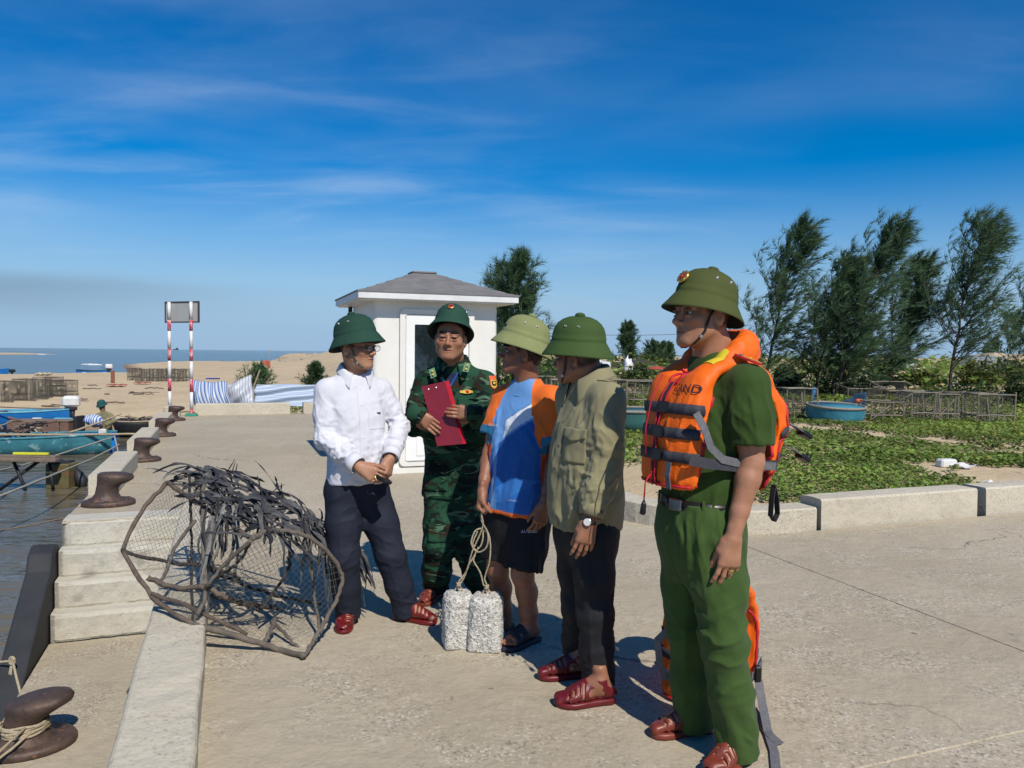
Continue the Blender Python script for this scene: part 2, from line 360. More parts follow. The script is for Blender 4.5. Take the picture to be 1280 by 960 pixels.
for i, (s0, lab) in enumerate([(9.1, 'concrete kerb block on the quay edge, nearest, just behind the big bollard'), (12.42, 'concrete kerb block on the quay edge, second one along'), (15.7, 'concrete kerb block on the quay edge, farthest, beside the two far bollards')]):
    kerb_block(s0, s0 + 1.95, -1.39, -1.11, 0.22, lab, 'kerb blocks along the quay edge', seed=10 + i * 3)
def cross_block(s0, t0, t1, h, label, group, w=0.27, seed=0):
    o = kerb_block(-(t1 - t0) / 2, (t1 - t0) / 2, -w / 2, w / 2, h, label, group, seed=seed)
    o.location = Q(s0 + w / 2, (t0 + t1) / 2); o.rotation_euler = (0, 0, -math.pi / 2); return o
cross_block(5.44, 4.98, 6.90, 0.27, 'pale concrete kerb block with a vertical crack beside the green field', 'kerb blocks beside the field', seed=31)
cross_block(5.44, 7.02, 8.95, 0.27, 'concrete kerb block at the right edge of the picture beside the field', 'kerb blocks beside the field', seed=37)
path = [(5.575, 4.93)] + [(5.575 + 1.05 - 1.05 * math.cos(a), 4.60 - 1.05 * math.sin(a)) for a in [math.pi / 2 * k / 12 for k in range(13)]] + [(9.4, 3.55)]
mb = MB(); P = []; F = []; hw = 0.135; hh = 0.20; b = 0.015
for i, (s, t) in enumerate(path):
    p0 = path[max(i - 1, 0)]; p1 = path[min(i + 1, len(path) - 1)]; d = Vector((p1[0] - p0[0], p1[1] - p0[1])).normalized(); nrm = Vector((-d.y, d.x))
    for w, z in ((-hw, -0.02), (-hw, hh - b), (-hw + b, hh), (hw - b, hh), (hw, hh - b), (hw, -0.02)):
        P.append(Q(s + nrm.x * w, t + nrm.y * w, z))
for i in range(len(path) - 1):
    for j in range(5): F.append((i*6+j, i*6+j+1, i*6+7+j, i*6+6+j))
F.append(tuple(range(6))); F.append(tuple(range(len(P) - 1, len(P) - 7, -1)))
mb.add(P, F); o = mb.build('curved_kerb', M_kerb, None, origin=Q(6, 4.2)); tag(o, 'low curved concrete kerb between the plaza and the sandy field', 'kerb')
slab_mesh([(5.40, 3.95), (5.40, 4.85), (5.60, 4.6), (5.72, 4.1), (6.1, 3.72), (6.7, 3.56), (7.76, 3.56), (7.76, 3.95)][::-1], -0.3, -0.0035).build('slab', M_plaza, quay_o)
cross_block(19.5, -0.72, 1.42, 0.27, 'low concrete end wall of the quay, left length by the sign', 'low end walls of the quay', w=0.3, seed=51)
cross_block(19.5, 1.74, 4.4, 0.27, 'low concrete end wall of the quay, right length under the plain tarpaulin', 'low end walls of the quay', w=0.3, seed=53)

# --- land and sea
coast = np.array([tuple(Q(-9, -1.2).xy), tuple(Q(19.6, -1.2).xy), (-10.5, 26.0), (-14, 27.6), (-20, 29.2), (-45, 32), (-90, 36), (-90, 56), (-60, 60), (-46, 70), (-42, 84), (-52, 104), (-74, 146), (-40, 156), (10, 175), (80, 260), (500, 900), (2500, 900), (2500, -60), (0, -60)])
def poly_sd(P, poly):
    d = np.full(len(P), 1e9); ins = np.zeros(len(P), bool); n = len(poly)
    for i in range(n):
        a = poly[i]; b = poly[(i + 1) % n]; e = b - a; w = P - a
        t = np.clip((w @ e) / (e @ e), 0, 1); q = w - t[:, None] * e; d = np.minimum(d, np.hypot(q[:, 0], q[:, 1]))
        c = (a[1] > P[:, 1]) != (b[1] > P[:, 1])
        with np.errstate(divide='ignore', invalid='ignore'):
            xs = a[0] + (P[:, 1] - a[1]) / (b[1] - a[1]) * (b[0] - a[0])
        ins ^= c & (P[:, 0] < xs)
    return np.where(ins, d, -d)
plz = np.array([tuple(Q(s, t).xy) for s, t in [(-9, -1.2), (19.7, -1.2), (19.7, 3.55), (6.6, 3.55), (5.9, 3.9), (5.58, 4.6), (5.58, 40), (-9, 40)]])
def land_h(P):
    P = np.asarray(P, float); d = poly_sd(P, coast); x, y = P[:, 0], P[:, 1]
    h = np.where(d > 0, WATER_Z + 1.15 * (1 - np.exp(-d / 7.0)) + 0.0016 * np.clip(d - 20, 0, 40), WATER_Z + 0.10 * d)
    h = np.maximum(h, -3.0)
    p3 = np.stack([x * 0.16, y * 0.16, 0 * x], 1); p4 = np.stack([x * 0.9, y * 0.9, 0 * x], 1)
    h = h + np.where(d > 0, np.minimum(d / 6, 1) * (0.10 * fbm(p3, 11) + 0.03 * fbm(p4, 12)), 0)
    side = 1 / (1 + np.exp(-(x * 0.938 + y * 0.347 - 3.0 - np.clip(y - 14, 0, 60) * 0.10) / 0.8))
    fld = 0.14 + 0.05 * fbm(p3, 21) + 0.035 * np.clip(y - 17, 0, 22) * (0.9 + 0.4 * fbm(p3 * 0.7, 22))
    h = np.where(d > -5, h * (1 - side) + fld * side, h)
    h = h + 1.0 * np.exp(-(((x + 19) / 7.5) ** 2 + ((y - 78) / 20) ** 2)) + 0.5 * np.exp(-(((x + 9) / 6) ** 2 + ((y - 40) / 12) ** 2))
    q = poly_sd(P, plz)
    return np.where(q > -0.12, np.minimum(h, -2.6), h)
xs = np.concatenate([np.linspace(-92, -40, 40), np.linspace(-39, -3, 80), np.linspace(-2.7, 14, 57), np.linspace(14.5, 50, 60), np.linspace(55, 120, 14), np.geomspace(140, 2400, 12)])
ys = np.concatenate([np.linspace(-20, 2, 8), np.linspace(3, 16, 46), np.linspace(16.4, 50, 85), np.linspace(51, 180, 90), np.geomspace(190, 890, 14)])
GX, GY = np.meshgrid(xs, ys, indexing='ij'); PP = np.stack([GX.ravel(), GY.ravel()], 1); HH = land_h(PP)
nx, ny = len(xs), len(ys); idx = np.arange(nx * ny).reshape(nx, ny)
F = np.stack([idx[:-1, :-1], idx[1:, :-1], idx[1:, 1:], idx[:-1, 1:]], -1).reshape(-1, 4)
me = bpy.data.meshes.new('sand'); me.from_pydata(np.column_stack([PP, HH]).tolist(), [], F.tolist()); me.update()
def sand_material():
    m, nt, b = nodes('sand'); N = nt.nodes.new; L = nt.links.new
    geo = N('ShaderNodeNewGeometry'); sep = N('ShaderNodeSeparateXYZ'); L(geo.outputs['Position'], sep.inputs[0])
    def noise(s, d=5):
        n = N('ShaderNodeTexNoise'); n.inputs['Scale'].default_value = s; n.inputs['Detail'].default_value = d; n.inputs['Roughness'].default_value = 0.65; L(geo.outputs['Position'], n.inputs['Vector']); return n.outputs[0]
    def mr(v, a, bb, c=0, d=1):
        r = N('ShaderNodeMapRange'); r.inputs[1].default_value = a; r.inputs[2].default_value = bb; r.inputs[3].default_value = c; r.inputs[4].default_value = d; L(v, r.inputs[0]); return r.outputs[0]
    def mix(f, a, c):
        x = N('ShaderNodeMix'); x.data_type = 'RGBA'; L(f, x.inputs[0])
        for i, q in ((6, a), (7, c)):
            if isinstance(q, tuple): x.inputs[i].default_value = (*q, 1)
            else: L(q, x.inputs[i])
        return x.outputs[2]
    col = mix(mr(noise(0.6), 0.35, 0.65), (0.56, 0.44, 0.28), (0.48, 0.37, 0.235))
    col = mix(mr(noise(3.2, 8), 0.60, 0.72), col, (0.20, 0.15, 0.095))          # drift and dry weed
    wet = mr(sep.outputs[2], WATER_Z + 0.32, WATER_Z + 0.05); col = mix(wet, col, (0.24, 0.17, 0.11))
    L(col, b.inputs['Base Color']); b.inputs['Roughness'].default_value = 0.95; b.inputs['Specular IOR Level'].default_value = 0.15
    bp = N('ShaderNodeBump'); bp.inputs['Strength'].default_value = 0.6; bp.inputs['Distance'].default_value = 0.06; L(noise(7, 6), bp.inputs['Height']); L(bp.outputs[0], b.inputs['Normal'])
    return m
sand_o = link('sand', me, sand_material(), None, True); tag(sand_o, kind='structure')
def height_at(x, y): return float(land_h(np.array([[x, y]]))[0])

def water_material():
    m, nt, b = nodes('water'); N = nt.nodes.new; L = nt.links.new
    geo = N('ShaderNodeNewGeometry'); sep = N('ShaderNodeSeparateXYZ'); L(geo.outputs['Position'], sep.inputs[0])
    ln = N('ShaderNodeVectorMath'); ln.operation = 'LENGTH'; L(geo.outputs['Position'], ln.inputs[0])
    far = N('ShaderNodeMapRange'); far.inputs[1].default_value = 30; far.inputs[2].default_value = 110; L(ln.outputs['Value'], far.inputs[0])
    nz = N('ShaderNodeTexNoise'); nz.inputs['Scale'].default_value = 0.05; nz.inputs['Detail'].default_value = 5; mp0 = N('ShaderNodeMapping'); mp0.inputs['Scale'].default_value = (0.5, 3, 1); L(geo.outputs['Position'], mp0.inputs[0]); L(mp0.outputs[0], nz.inputs['Vector'])
    mx = N('ShaderNodeMix'); mx.data_type = 'RGBA'; L(far.outputs[0], mx.inputs[0]); mx.inputs[6].default_value = (0.15, 0.125, 0.08, 1); mx.inputs[7].default_value = (0.022, 0.045, 0.062, 1)
    m2 = N('ShaderNodeMix'); m2.data_type = 'RGBA'; r2 = N('ShaderNodeMapRange'); r2.inputs[1].default_value = 0.4; r2.inputs[2].default_value = 0.7; r2.inputs[4].default_value = 0.6; L(nz.outputs[0], r2.inputs[0]); L(r2.outputs[0], m2.inputs[0]); L(mx.outputs[2], m2.inputs[6]); m2.inputs[7].default_value = (0.045, 0.048, 0.042, 1)
    L(m2.outputs[2], b.inputs['Base Color']); b.inputs['Roughness'].default_value = 0.12; b.inputs['IOR'].default_value = 1.33
    sr = N('ShaderNodeMapRange'); sr.inputs[1].default_value = 25; sr.inputs[2].default_value = 140; sr.inputs[3].default_value = 0.42; sr.inputs[4].default_value = 0.10; L(ln.outputs['Value'], sr.inputs[0]); L(sr.outputs[0], b.inputs['Specular IOR Level'])
    def bumpn(scale, st, strength, d, prev=None, det=4):
        mp = N('ShaderNodeMapping'); mp.inputs['Scale'].default_value = st; mp.inputs['Rotation'].default_value = (0, 0, rad(12)); L(geo.outputs['Position'], mp.inputs[0])
        n = N('ShaderNodeTexNoise'); n.inputs['Scale'].default_value = scale; n.inputs['Detail'].default_value = det; n.inputs['Distortion'].default_value = 0.4; L(mp.outputs[0], n.inputs['Vector'])
        bp = N('ShaderNodeBump'); bp.inputs['Strength'].default_value = strength; bp.inputs['Distance'].default_value = d; L(n.outputs[0], bp.inputs['Height'])
        if prev: L(prev, bp.inputs['Normal'])
        return bp.outputs[0]
    nb = bumpn(0.5, (0.7, 1.3, 1), 0.5, 0.5); nb = bumpn(2.6, (0.9, 1.4, 1), 0.5, 0.10, nb, 5)
    L(nb, b.inputs['Normal']); return m
mb = MB(); yy = [-40, 10, 30, 60, 120, 300, 1200, 6000, 20000]; xx = [-20000, -3000, -400, -120, -60, -30, -10, 10, 100, 1000, 20000]
mb.add([(x, y, WATER_Z) for x in xx for y in yy], [(i*len(yy)+j, (i+1)*len(yy)+j, (i+1)*len(yy)+j+1, i*len(yy)+j+1) for i in range(len(xx)-1) for j in range(len(yy)-1)])
o = mb.build('sea', water_material(), None, fix=False); tag(o, kind='structure')
M_foam = mat('foam', (0.85, 0.86, 0.86), (0.6, 0.63, 0.64), scale=1.5, rough=0.9, bump=0.6, bscale=3)
for (pa, pb, z, r) in [((40, 442.5), (56, 443.5), 'w', 0.5), ((100, 455.5), (128, 456.2), 'w', 0.32)]:
    A = gnd(*pa, WATER_Z); B = gnd(*pb, WATER_Z); mb = MB(); n = 24; pts = []; rr = []
    for k in range(n + 1):
        w = k / n; p = A.lerp(B, w); p.y += 1.2 * math.sin(w * 9) * (A - B).length / 40; pts.append(p + Vector((0, 0, -r * 0.4))); rr.append(r * (0.3 + 0.9 * math.sin(math.pi * w) ** 0.5 * (0.6 + 0.4 * rng.random())))
    o = mb.tube(pts, rr, 8).build('breaking_wave', M_foam, None, True, origin=A); tag(o, kind='structure')
mb = MB(); A = gnd(-10, 443.2, WATER_Z); B = gnd(24, 443.2, WATER_Z)
mb.grid(lambda u, v: A.lerp(B, u) + Vector((0, (v - 0.5) * 70, 0.9 * math.sin(math.pi * v) * math.sin(math.pi * min(1, max(0, u))) ** 0.7 - 0.05)), 20, 6)
tag(mb.build('sandbar', MATS.get('sandm') or mat('sandm', (0.52, 0.42, 0.28)), None, True, origin=A), kind='structure')
# ================================================================== THINGS ON THE QUAY
M_iron = mat('rusty_iron', (0.062, 0.043, 0.036), (0.105, 0.068, 0.052), scale=9, rough=0.55, bump=0.5, bscale=45, metal=0.25, c3=(0.20, 0.10, 0.05), s3=14, t3=0.64, rvar=0.15)
M_rubber = mat('fender_rubber', (0.022, 0.024, 0.028), (0.032, 0.034, 0.038), scale=4, rough=0.75, bump=0.2, bscale=20)
M_rope = mat('rope', (0.50, 0.42, 0.29), (0.38, 0.31, 0.20), scale=60, rough=0.9, bump=0.8, bscale=240)
M_rope_grey = mat('rope_grey', (0.42, 0.40, 0.34), (0.30, 0.28, 0.23), scale=40, rough=0.9, bump=0.8, bscale=200)
BR = Matrix.Rotation(QA, 3, 'Z')
def bollard(s, t, z, label, size=1.0, tip=-0.008):
    c = Q(s, t, z); r = empty('bollard', c, QA, label, 'bollard', 'mooring bollards on the quay'); r.scale = (size, size, size * (.86 if tip < 0 else .74))
    mb = MB(); n = 30; P = []
    for zz, k in ((-0.01, 1.0), (0.035, 1.0), (0.052, 0.965), (0.06, 0.90)):   # oval foot plate
        for i in range(n):
            a = 2 * math.pi * i / n; x = math.cos(a); y = math.sin(a)
            P.append((0.245 * k * x * (1.0 if x > 0 else 1.0), 0.19 * k * y, zz))
    F = [tuple(range(n - 1, -1, -1)), tuple(range(3 * n, 4 * n))] + [(k*n+i, k*n+(i+1) % n, k*n+n+(i+1) % n, k*n+n+i) for k in range(3) for i in range(n)]
    mb.add(P, F); mb.build('base_plate', M_iron, r, True)
    mb = MB(); secs = [(0.05, -0.02, 0.175, 0.15), (0.085, -0.02, 0.135, 0.12), (0.13, -0.015, 0.108, 0.104), (0.19, -0.01, 0.102, 0.10), (0.235, 0.008, 0.112, 0.106), (0.265, 0.040, 0.142, 0.116), (0.295, 0.062, 0.162, 0.124), (0.325, 0.066, 0.166, 0.126), (0.352, 0.060, 0.158, 0.118), (0.368, 0.052, 0.125, 0.092), (0.374, 0.046, 0.06, 0.045)]
    P = []
    for zz, cx, rx, ry in secs:
        for i in range(n):
            a = 2 * math.pi * i / n; P.append((cx + rx * math.cos(a), ry * math.sin(a), zz + (tip * math.cos(a) if zz > 0.24 else 0)))
    F = [tuple(range((len(secs)-1)*n, len(secs)*n))] + [(k*n+i, k*n+(i+1) % n, k*n+n+(i+1) % n, k*n+n+i) for k in range(len(secs)-1) for i in range(n)]
    mb.add(P, F); mb.build('horn', M_iron, r, True)
    for i in range(6):
        a = rad(30 + 60 * i); mb = MB(); mb.lathe([(0.022, 0.05), (0.022, 0.066), (0.012, 0.072)], 6, (0.195 * math.cos(a), 0.145 * math.sin(a), 0)); mb.build('bolt', M_iron, r)
    return r
near_bollard = bollard(5.38, -1.17, LAND_Z, 'rusty bollard with pale rope wound round it on the lower landing', 1.12, 0.022)
bollard(8.5, -1.12, 0, 'large rusty bollard at the top of the steps', 1.0)
bollard(11.7, -1.12, 0, 'dark iron bollard between the first and second quay kerb blocks', 1.0)
bollard(14.97, -1.12, 0, 'dark iron bollard between the second and third quay kerb blocks', 1.0)
bollard(18.2, -1.12, 0, 'farthest small dark bollard just left of the striped sign posts', 1.0)

mb = MB(); c = Q(5.38, -1.17, LAND_Z); pts = []
for k in range(140):
    a = 2 * math.pi * k / 28; rr = 0.128 + 0.006 * math.sin(k * 0.7); pts.append(c + BR @ Vector((rr * math.cos(a) - 0.01, rr * math.sin(a), 0.096 + 0.014 * k / 28 + 0.004 * math.sin(k))))
mb.tube(pts, 0.0085, 7)
for q in range(4):
    a = pts[-1 - 5 * q]; e = Q(4.75 - 0.16 * q, -1.62 - 0.03 * q, LAND_Z - 0.25 - 0.2 * q); m1 = a.lerp(e, 0.55) + Vector((0, 0, 0.02)); m1 = Vector((m1.x, m1.y, max(m1.z, LAND_Z + 0.02 + 0.012 * q)))
    mb.tube([a, a.lerp(m1, 0.5) - Vector((0, 0, 0.015)), m1, e], 0.0085, 7)
o = mb.build('mooring_rope', M_rope, None, True, origin=c); tag(o, 'pale rope wound round the lower landing bollard', 'rope')
A = at(-40, 828, 5.6); K = at(15, 826, 5.55); B = at(27, 872, 5.35)
mb = MB(); mb.tube([A, A.lerp(K, 0.5) - Vector((0, 0, 0.01)), K], 0.008, 7); mb.tube([K + Vector((0, 0, 0.02)), K.lerp(B, 0.5), B, at(30, 893, 5.2)], 0.009, 7)
for dx, dy in ((-12, 45), (-6, 38), (-4, 52)): mb.tube([K, at(15 + dx * 0.4, 826 + dy * 0.5, 5.56), at(15 + dx, 826 + dy, 5.6)], 0.006, 6)
mb.tube([K + Vector((0.02 * math.cos(a), 0.0, 0.028 * math.sin(a))) for a in [2 * math.pi * k / 14 for k in range(15)]], 0.009, 6)
o = mb.build('hanging_rope', M_rope, None, True, origin=K); tag(o, 'pale rope with a knot hanging over the edge at lower left', 'rope')

def fender(s, z0, z1, label):
    r = empty('quay_fender', Q(s, -1.40, z0), QA, label, 'fender', 'rubber fenders on the quay face'); h = z1 - z0
    mb = MB(); n = 10; sec = [(0.0, -0.17), (-0.09, -0.15), (-0.20, -0.085), (-0.235, -0.03), (-0.235, 0.03), (-0.20, 0.085), (-0.09, 0.15), (0.0, 0.17)]
    P = [(x, y, z) for z in (0, h) for x, y in sec]; m = len(sec)
    mb.add(P, [(i, i+1, m+i+1, m+i) for i in range(m-1)] + [tuple(range(m-1, -1, -1))]); mb.build('body', M_rubber, r)
    mb = MB(); outer = [(x * 1.0, y) for x, y in sec]; inner = [(x * 0.62, y * 0.66) for x, y in sec]
    P = [(x, y, h) for x, y in outer] + [(x, y, h) for x, y in inner] + [(x, y, h - 0.12) for x, y in inner]
    mb.add(P, [(i, i+1, m+i+1, m+i) for i in range(m-1)] + [(m+i, m+i+1, 2*m+i+1, 2*m+i) for i in range(m-1)]); mb.build('hollow_end', M_rubber, r)
    mb = MB(); mb.box((-0.012, 0, h / 2), (0.02, 0.46, h)); mb.build('mounting_flange', M_rubber, r)
    return r
fr = empty('quay_fender', Q(7.4, -1.40, -1.5), QA, 'slanting black rubber fender slab standing out beside the steps', 'fender', 'rubber fenders on the quay face')
def fslab(poly, t0, t1, name):
    n = len(poly); mb = MB(); mb.add([Q(s, t, z) for t in (t0, t1) for s, z in poly], [tuple(range(n)), tuple(range(2 * n - 1, n - 1, -1))] + [(i, (i + 1) % n, n + (i + 1) % n, n + i) for i in range(n)]); mb.build(name, M_rubber, fr, world=True, bevel=.02)
fslab([(7.80, -.30), (7.72, -.19), (7.58, -.15), (7.44, -.20), (7.36, -.33), (6.9, -.60), (6.2, -1.02), (5.2, -1.5), (5.2, -2.8), (7.80, -2.8)], -1.41, -1.60, 'slab')
fender(4.6, -2.6, -1.02, 'black rubber fender below the lower landing')
fender(11.2, -2.6, -0.30, 'black rubber fender on the quay face below the first kerb block')

# --- kiosk
M_kiosk = mat('kiosk_shell', (0.76, 0.74, 0.68), (0.69, 0.67, 0.61), scale=3, rough=0.45, bump=0.06, bscale=8, lo=0.3, hi=0.7)
M_kdoor = mat('kiosk_door', (0.82, 0.82, 0.79), (0.76, 0.76, 0.73), scale=3, rough=0.4, bump=0.04, bscale=10)
M_roof = mat('kiosk_roof', (0.155, 0.148, 0.145), (0.20, 0.19, 0.185), scale=5, rough=0.7, bump=0.25, bscale=40)
M_fascia = mat('kiosk_fascia', (0.72, 0.72, 0.70), (0.62, 0.62, 0.60), scale=6, rough=0.4)
def glass_material():
    m, nt, b = nodes('kiosk_glass'); b.inputs['Base Color'].default_value = (0.012, 0.018, 0.02, 1); b.inputs['Roughness'].default_value = 0.03; b.inputs['Specular IOR Level'].default_value = 0.9; b.inputs['Coat Weight'].default_value = 0.8; b.inputs['Coat Roughness'].default_value = 0.02
    n = nt.nodes.new('ShaderNodeTexNoise'); n.inputs['Scale'].default_value = 1.2; bp = nt.nodes.new('ShaderNodeBump'); bp.inputs['Strength'].default_value = 0.05; nt.links.new(n.outputs[0], bp.inputs['Height']); nt.links.new(bp.outputs[0], b.inputs['Normal']); return m
M_glass = glass_material()
K0 = Q(9.65, 1.70); kiosk = empty('guard_kiosk', K0, QA, 'small off white guard kiosk with grey stepped roof behind the men', 'kiosk')
KW, KD, KH = 1.66, 1.66, 2.22       # local: x across the quay, y along it
def kl(name, mb, m, par=None, **k): return mb.build(name, m, par or kiosk, **k)
def rounded_rect(x0, x1, z0, z1, r, n=5):
    P = []
    for cx, cz, a0 in ((x1 - r, z0 + r, -90), (x1 - r, z1 - r, 0), (x0 + r, z1 - r, 90), (x0 + r, z0 + r, 180)):
        for k in range(n + 1): a = rad(a0 + 90 * k / n); P.append((cx + r * math.cos(a), cz + r * math.sin(a)))
    return P
mb = MB(); rr = 0.07; ring = rounded_rect(0, KW, 0, KD, rr)                   # shell with rounded corners (plan view)
mb.prism(ring, 0.0, KH); kl('wall', mb, M_kiosk)
mb = MB(); mb.prism(rounded_rect(-0.03, KW + 0.03, -0.03, KD + 0.03, 0.09), -0.0, 0.07); kl('plinth', mb, M_kiosk)
RX = Matrix.Rotation(math.pi / 2, 3, 'X')                                     # poly in x,z, extruded toward the front (-y)
def front(poly, d0, d1, name, m, par=None):
    mb = MB(); mb.prism(poly, d0, d1, RX); return kl(name, mb, m, par)
def ring_front(a, b, d0, d1, name, m, par=None):
    mb = MB(); n = len(a); P = [RX @ Vector((x, z, d)) for d in (d0, d1) for pts in (a, b) for x, z in pts]
    F = []
    for i in range(n):
        j = (i + 1) % n; F += [(2*n+i, 2*n+j, 3*n+j, 3*n+i), (i, j, 2*n+j, 2*n+i), (n+j, n+i, 3*n+i, 3*n+j)]
    mb.add(P, F); return kl(name, mb, m, par)
dx0, dx1 = 0.37, 1.29
ring_front(rounded_rect(dx0 - 0.03, dx1 + 0.03, 0.09, 2.09, 0.07), rounded_rect(dx0 + 0.035, dx1 - 0.035, 0.14, 2.03, 0.05), 0.0, 0.045, 'door_surround', M_kiosk)
front(rounded_rect(dx0 + 0.03, dx1 - 0.03, 0.145, 2.035, 0.03), 0.0, 0.012, 'door', M_kdoor); door = kiosk.children[-1]
ring_front(rounded_rect(dx0 + 0.05, dx1 - 0.05, 0.16, 2.02, 0.02), rounded_rect(dx0 + 0.16, dx1 - 0.16, 0.90, 1.90, 0.015), 0.012, 0.034, 'door_frame', M_kdoor, door)
front(rounded_rect(dx0 + 0.155, dx1 - 0.155, 0.895, 1.905, 0.015), 0.012, 0.018, 'door_glass', M_glass, door)
for k in range(3):
    x = dx0 + 0.19 + k * 0.2; front(rounded_rect(x, x + 0.16, 0.22, 0.82, 0.012), 0.034, 0.042, 'door_panel', M_kdoor, door)
mb = MB(); mb.box((dx0 + 0.12, -0.055, 1.02), (0.025, 0.05, 0.13), None, 0.006); kl('door_handle', mb, M_iron, door)
mb = MB(); mb.box((-0.012, KD * 0.5, 1.45), (0.02, 0.78, 0.86)); kl('side_window_frame', mb, M_kdoor)
mb = MB(); mb.box((-0.02, KD * 0.5, 1.45), (0.012, 0.68, 0.76)); kl('side_window_glass', mb, M_glass)
OV = 0.215
mb = MB(); a = rounded_rect(-OV, KW + OV, -OV, KD + OV, 0.012, 2); mb.prism(a, 2.205, 2.285); kl('fascia', mb, M_fascia)
mb = MB(); mb.prism(rounded_rect(-OV + 0.03, KW + OV - 0.03, -OV + 0.03, KD + OV - 0.03, 0.012, 2), 2.19, 2.2045); kl('soffit', mb, M_fascia)
mb = MB(); mb.tube([(-0.04, KD - 0.06, 2.19), (-0.04, KD - 0.06, 0.05)], 0.03, 8); kl('downpipe', mb, M_rubber)
NC = 6; RW = KW + 2 * OV
for k in range(NC):   # stepped courses of the hip roof
    f0 = k / NC; f1 = (k + 1) / NC; e0 = -OV - 0.012 + (RW / 2 - 0.13) * f0; e1 = -OV - 0.012 + (RW / 2 - 0.13) * f1 - 0.03
    z0 = 2.286 + 0.345 * f0 - (0.001 if k == 0 else 0.012); z1 = 2.286 + 0.345 * f1 - 0.004; P = []
    for e, z in ((e0, z0), (e0, z0 + 0.016), (e1 + 0.03, z1)):
        P += [(e, e, z), (KW - e, e, z), (KW - e, KD - e, z), (e, KD - e, z)]
    mb = MB(); mb.add(P, [(3,2,1,0), (8,9,10,11)] + [(q*4+i, q*4+(i+1) % 4, q*4+4+(i+1) % 4, q*4+4+i) for q in range(2) for i in range(4)]); kl('roof_course', mb, M_roof)
mb = MB(); e = -OV - 0.012 + (RW / 2 - 0.13); mb.box((KW / 2, KD / 2, 2.640), (0.34, 0.34, 0.028), None, 0.008); kl('roof_cap', mb, M_roof)

# --- sign with red and white posts, seen from behind
M_red = mat('post_red', (0.50, 0.05, 0.08), (0.66, 0.48, 0.48), scale=22, rough=0.5, lo=0.48, hi=0.62, stretch=(1, 1, 0.4))
M_wht = mat('post_white', (0.74, 0.73, 0.71), (0.60, 0.58, 0.55), scale=12, rough=0.5)
M_signback = mat('sign_back', (0.40, 0.41, 0.40), (0.36, 0.365, 0.355), scale=3, rough=0.5)
M_signedge = mat('sign_edge', (0.07, 0.05, 0.05), rough=0.5)
M_green = mat('post_foot_green', (0.03, 0.20, 0.13), (0.04, 0.26, 0.17), scale=8, rough=0.5)
SPr = gnd(239.5, 519, 0.02); dist = SPr.y
SPl = gnd(211, 516.5, 0.02) 
sign = empty('quay_sign', (SPl + SPr) / 2, QA * 0.3, 'grey signboard seen from behind on two red and white striped posts', 'sign')
SPl = Vector((SPr.x - 0.62, SPr.y + 0.25, 0.0)); SPr = Vector((SPr.x, SPr.y, 0.0))
TOPZ = 2.66
for P0 in (SPl, SPr):
    z = 0.0; k = 0; hgt = TOPZ; segs = [0.16, 0.40, 0.30, 0.42, 0.28, 0.42, 0.26, 0.42]; col = 0
    pieces = []
    for i, sg in enumerate(segs):
        mb = MB(); z1 = min(z + sg, TOPZ); mb.lathe([(0.038, z), (0.038, z1)], 16, (P0.x, P0.y, 0.0)); mb.build('post_band', M_red if i % 2 == 0 else M_wht, sign, True, world=True); z = z1
    mb = MB(); mb.box((P0.x, P0.y, 0.03), (0.26, 0.20, 0.07), None, 0.012, 0.85); mb.build('post_foot', M_green, sign, world=True)
md = (SPl + SPr) / 2; dv = (SPr - SPl).normalized(); back = Vector((-dv.y, dv.x, 0)); ang = math.atan2(dv.y, dv.x); Rz = Matrix.Rotation(ang, 3, 'Z')
mb = MB(); mb.box(md + back * 0.065 + Vector((0, 0, TOPZ - 0.235)), (1.0, 0.018, 0.47), Rz); mb.build('board', M_signback, sign, world=True)
for (ox, oz, sx, sz) in ((0, 0.235, 1.04, 0.03), (0, -0.235, 1.04, 0.03), (-0.505, 0, 0.03, 0.44), (0.505, 0, 0.03, 0.44)):
    mb = MB(); mb.box(md + back * 0.062 + dv * ox + Vector((0, 0, TOPZ - 0.235 + oz)), (sx, 0.034, sz), Rz); mb.build('board_edge', M_signedge, sign, world=True)
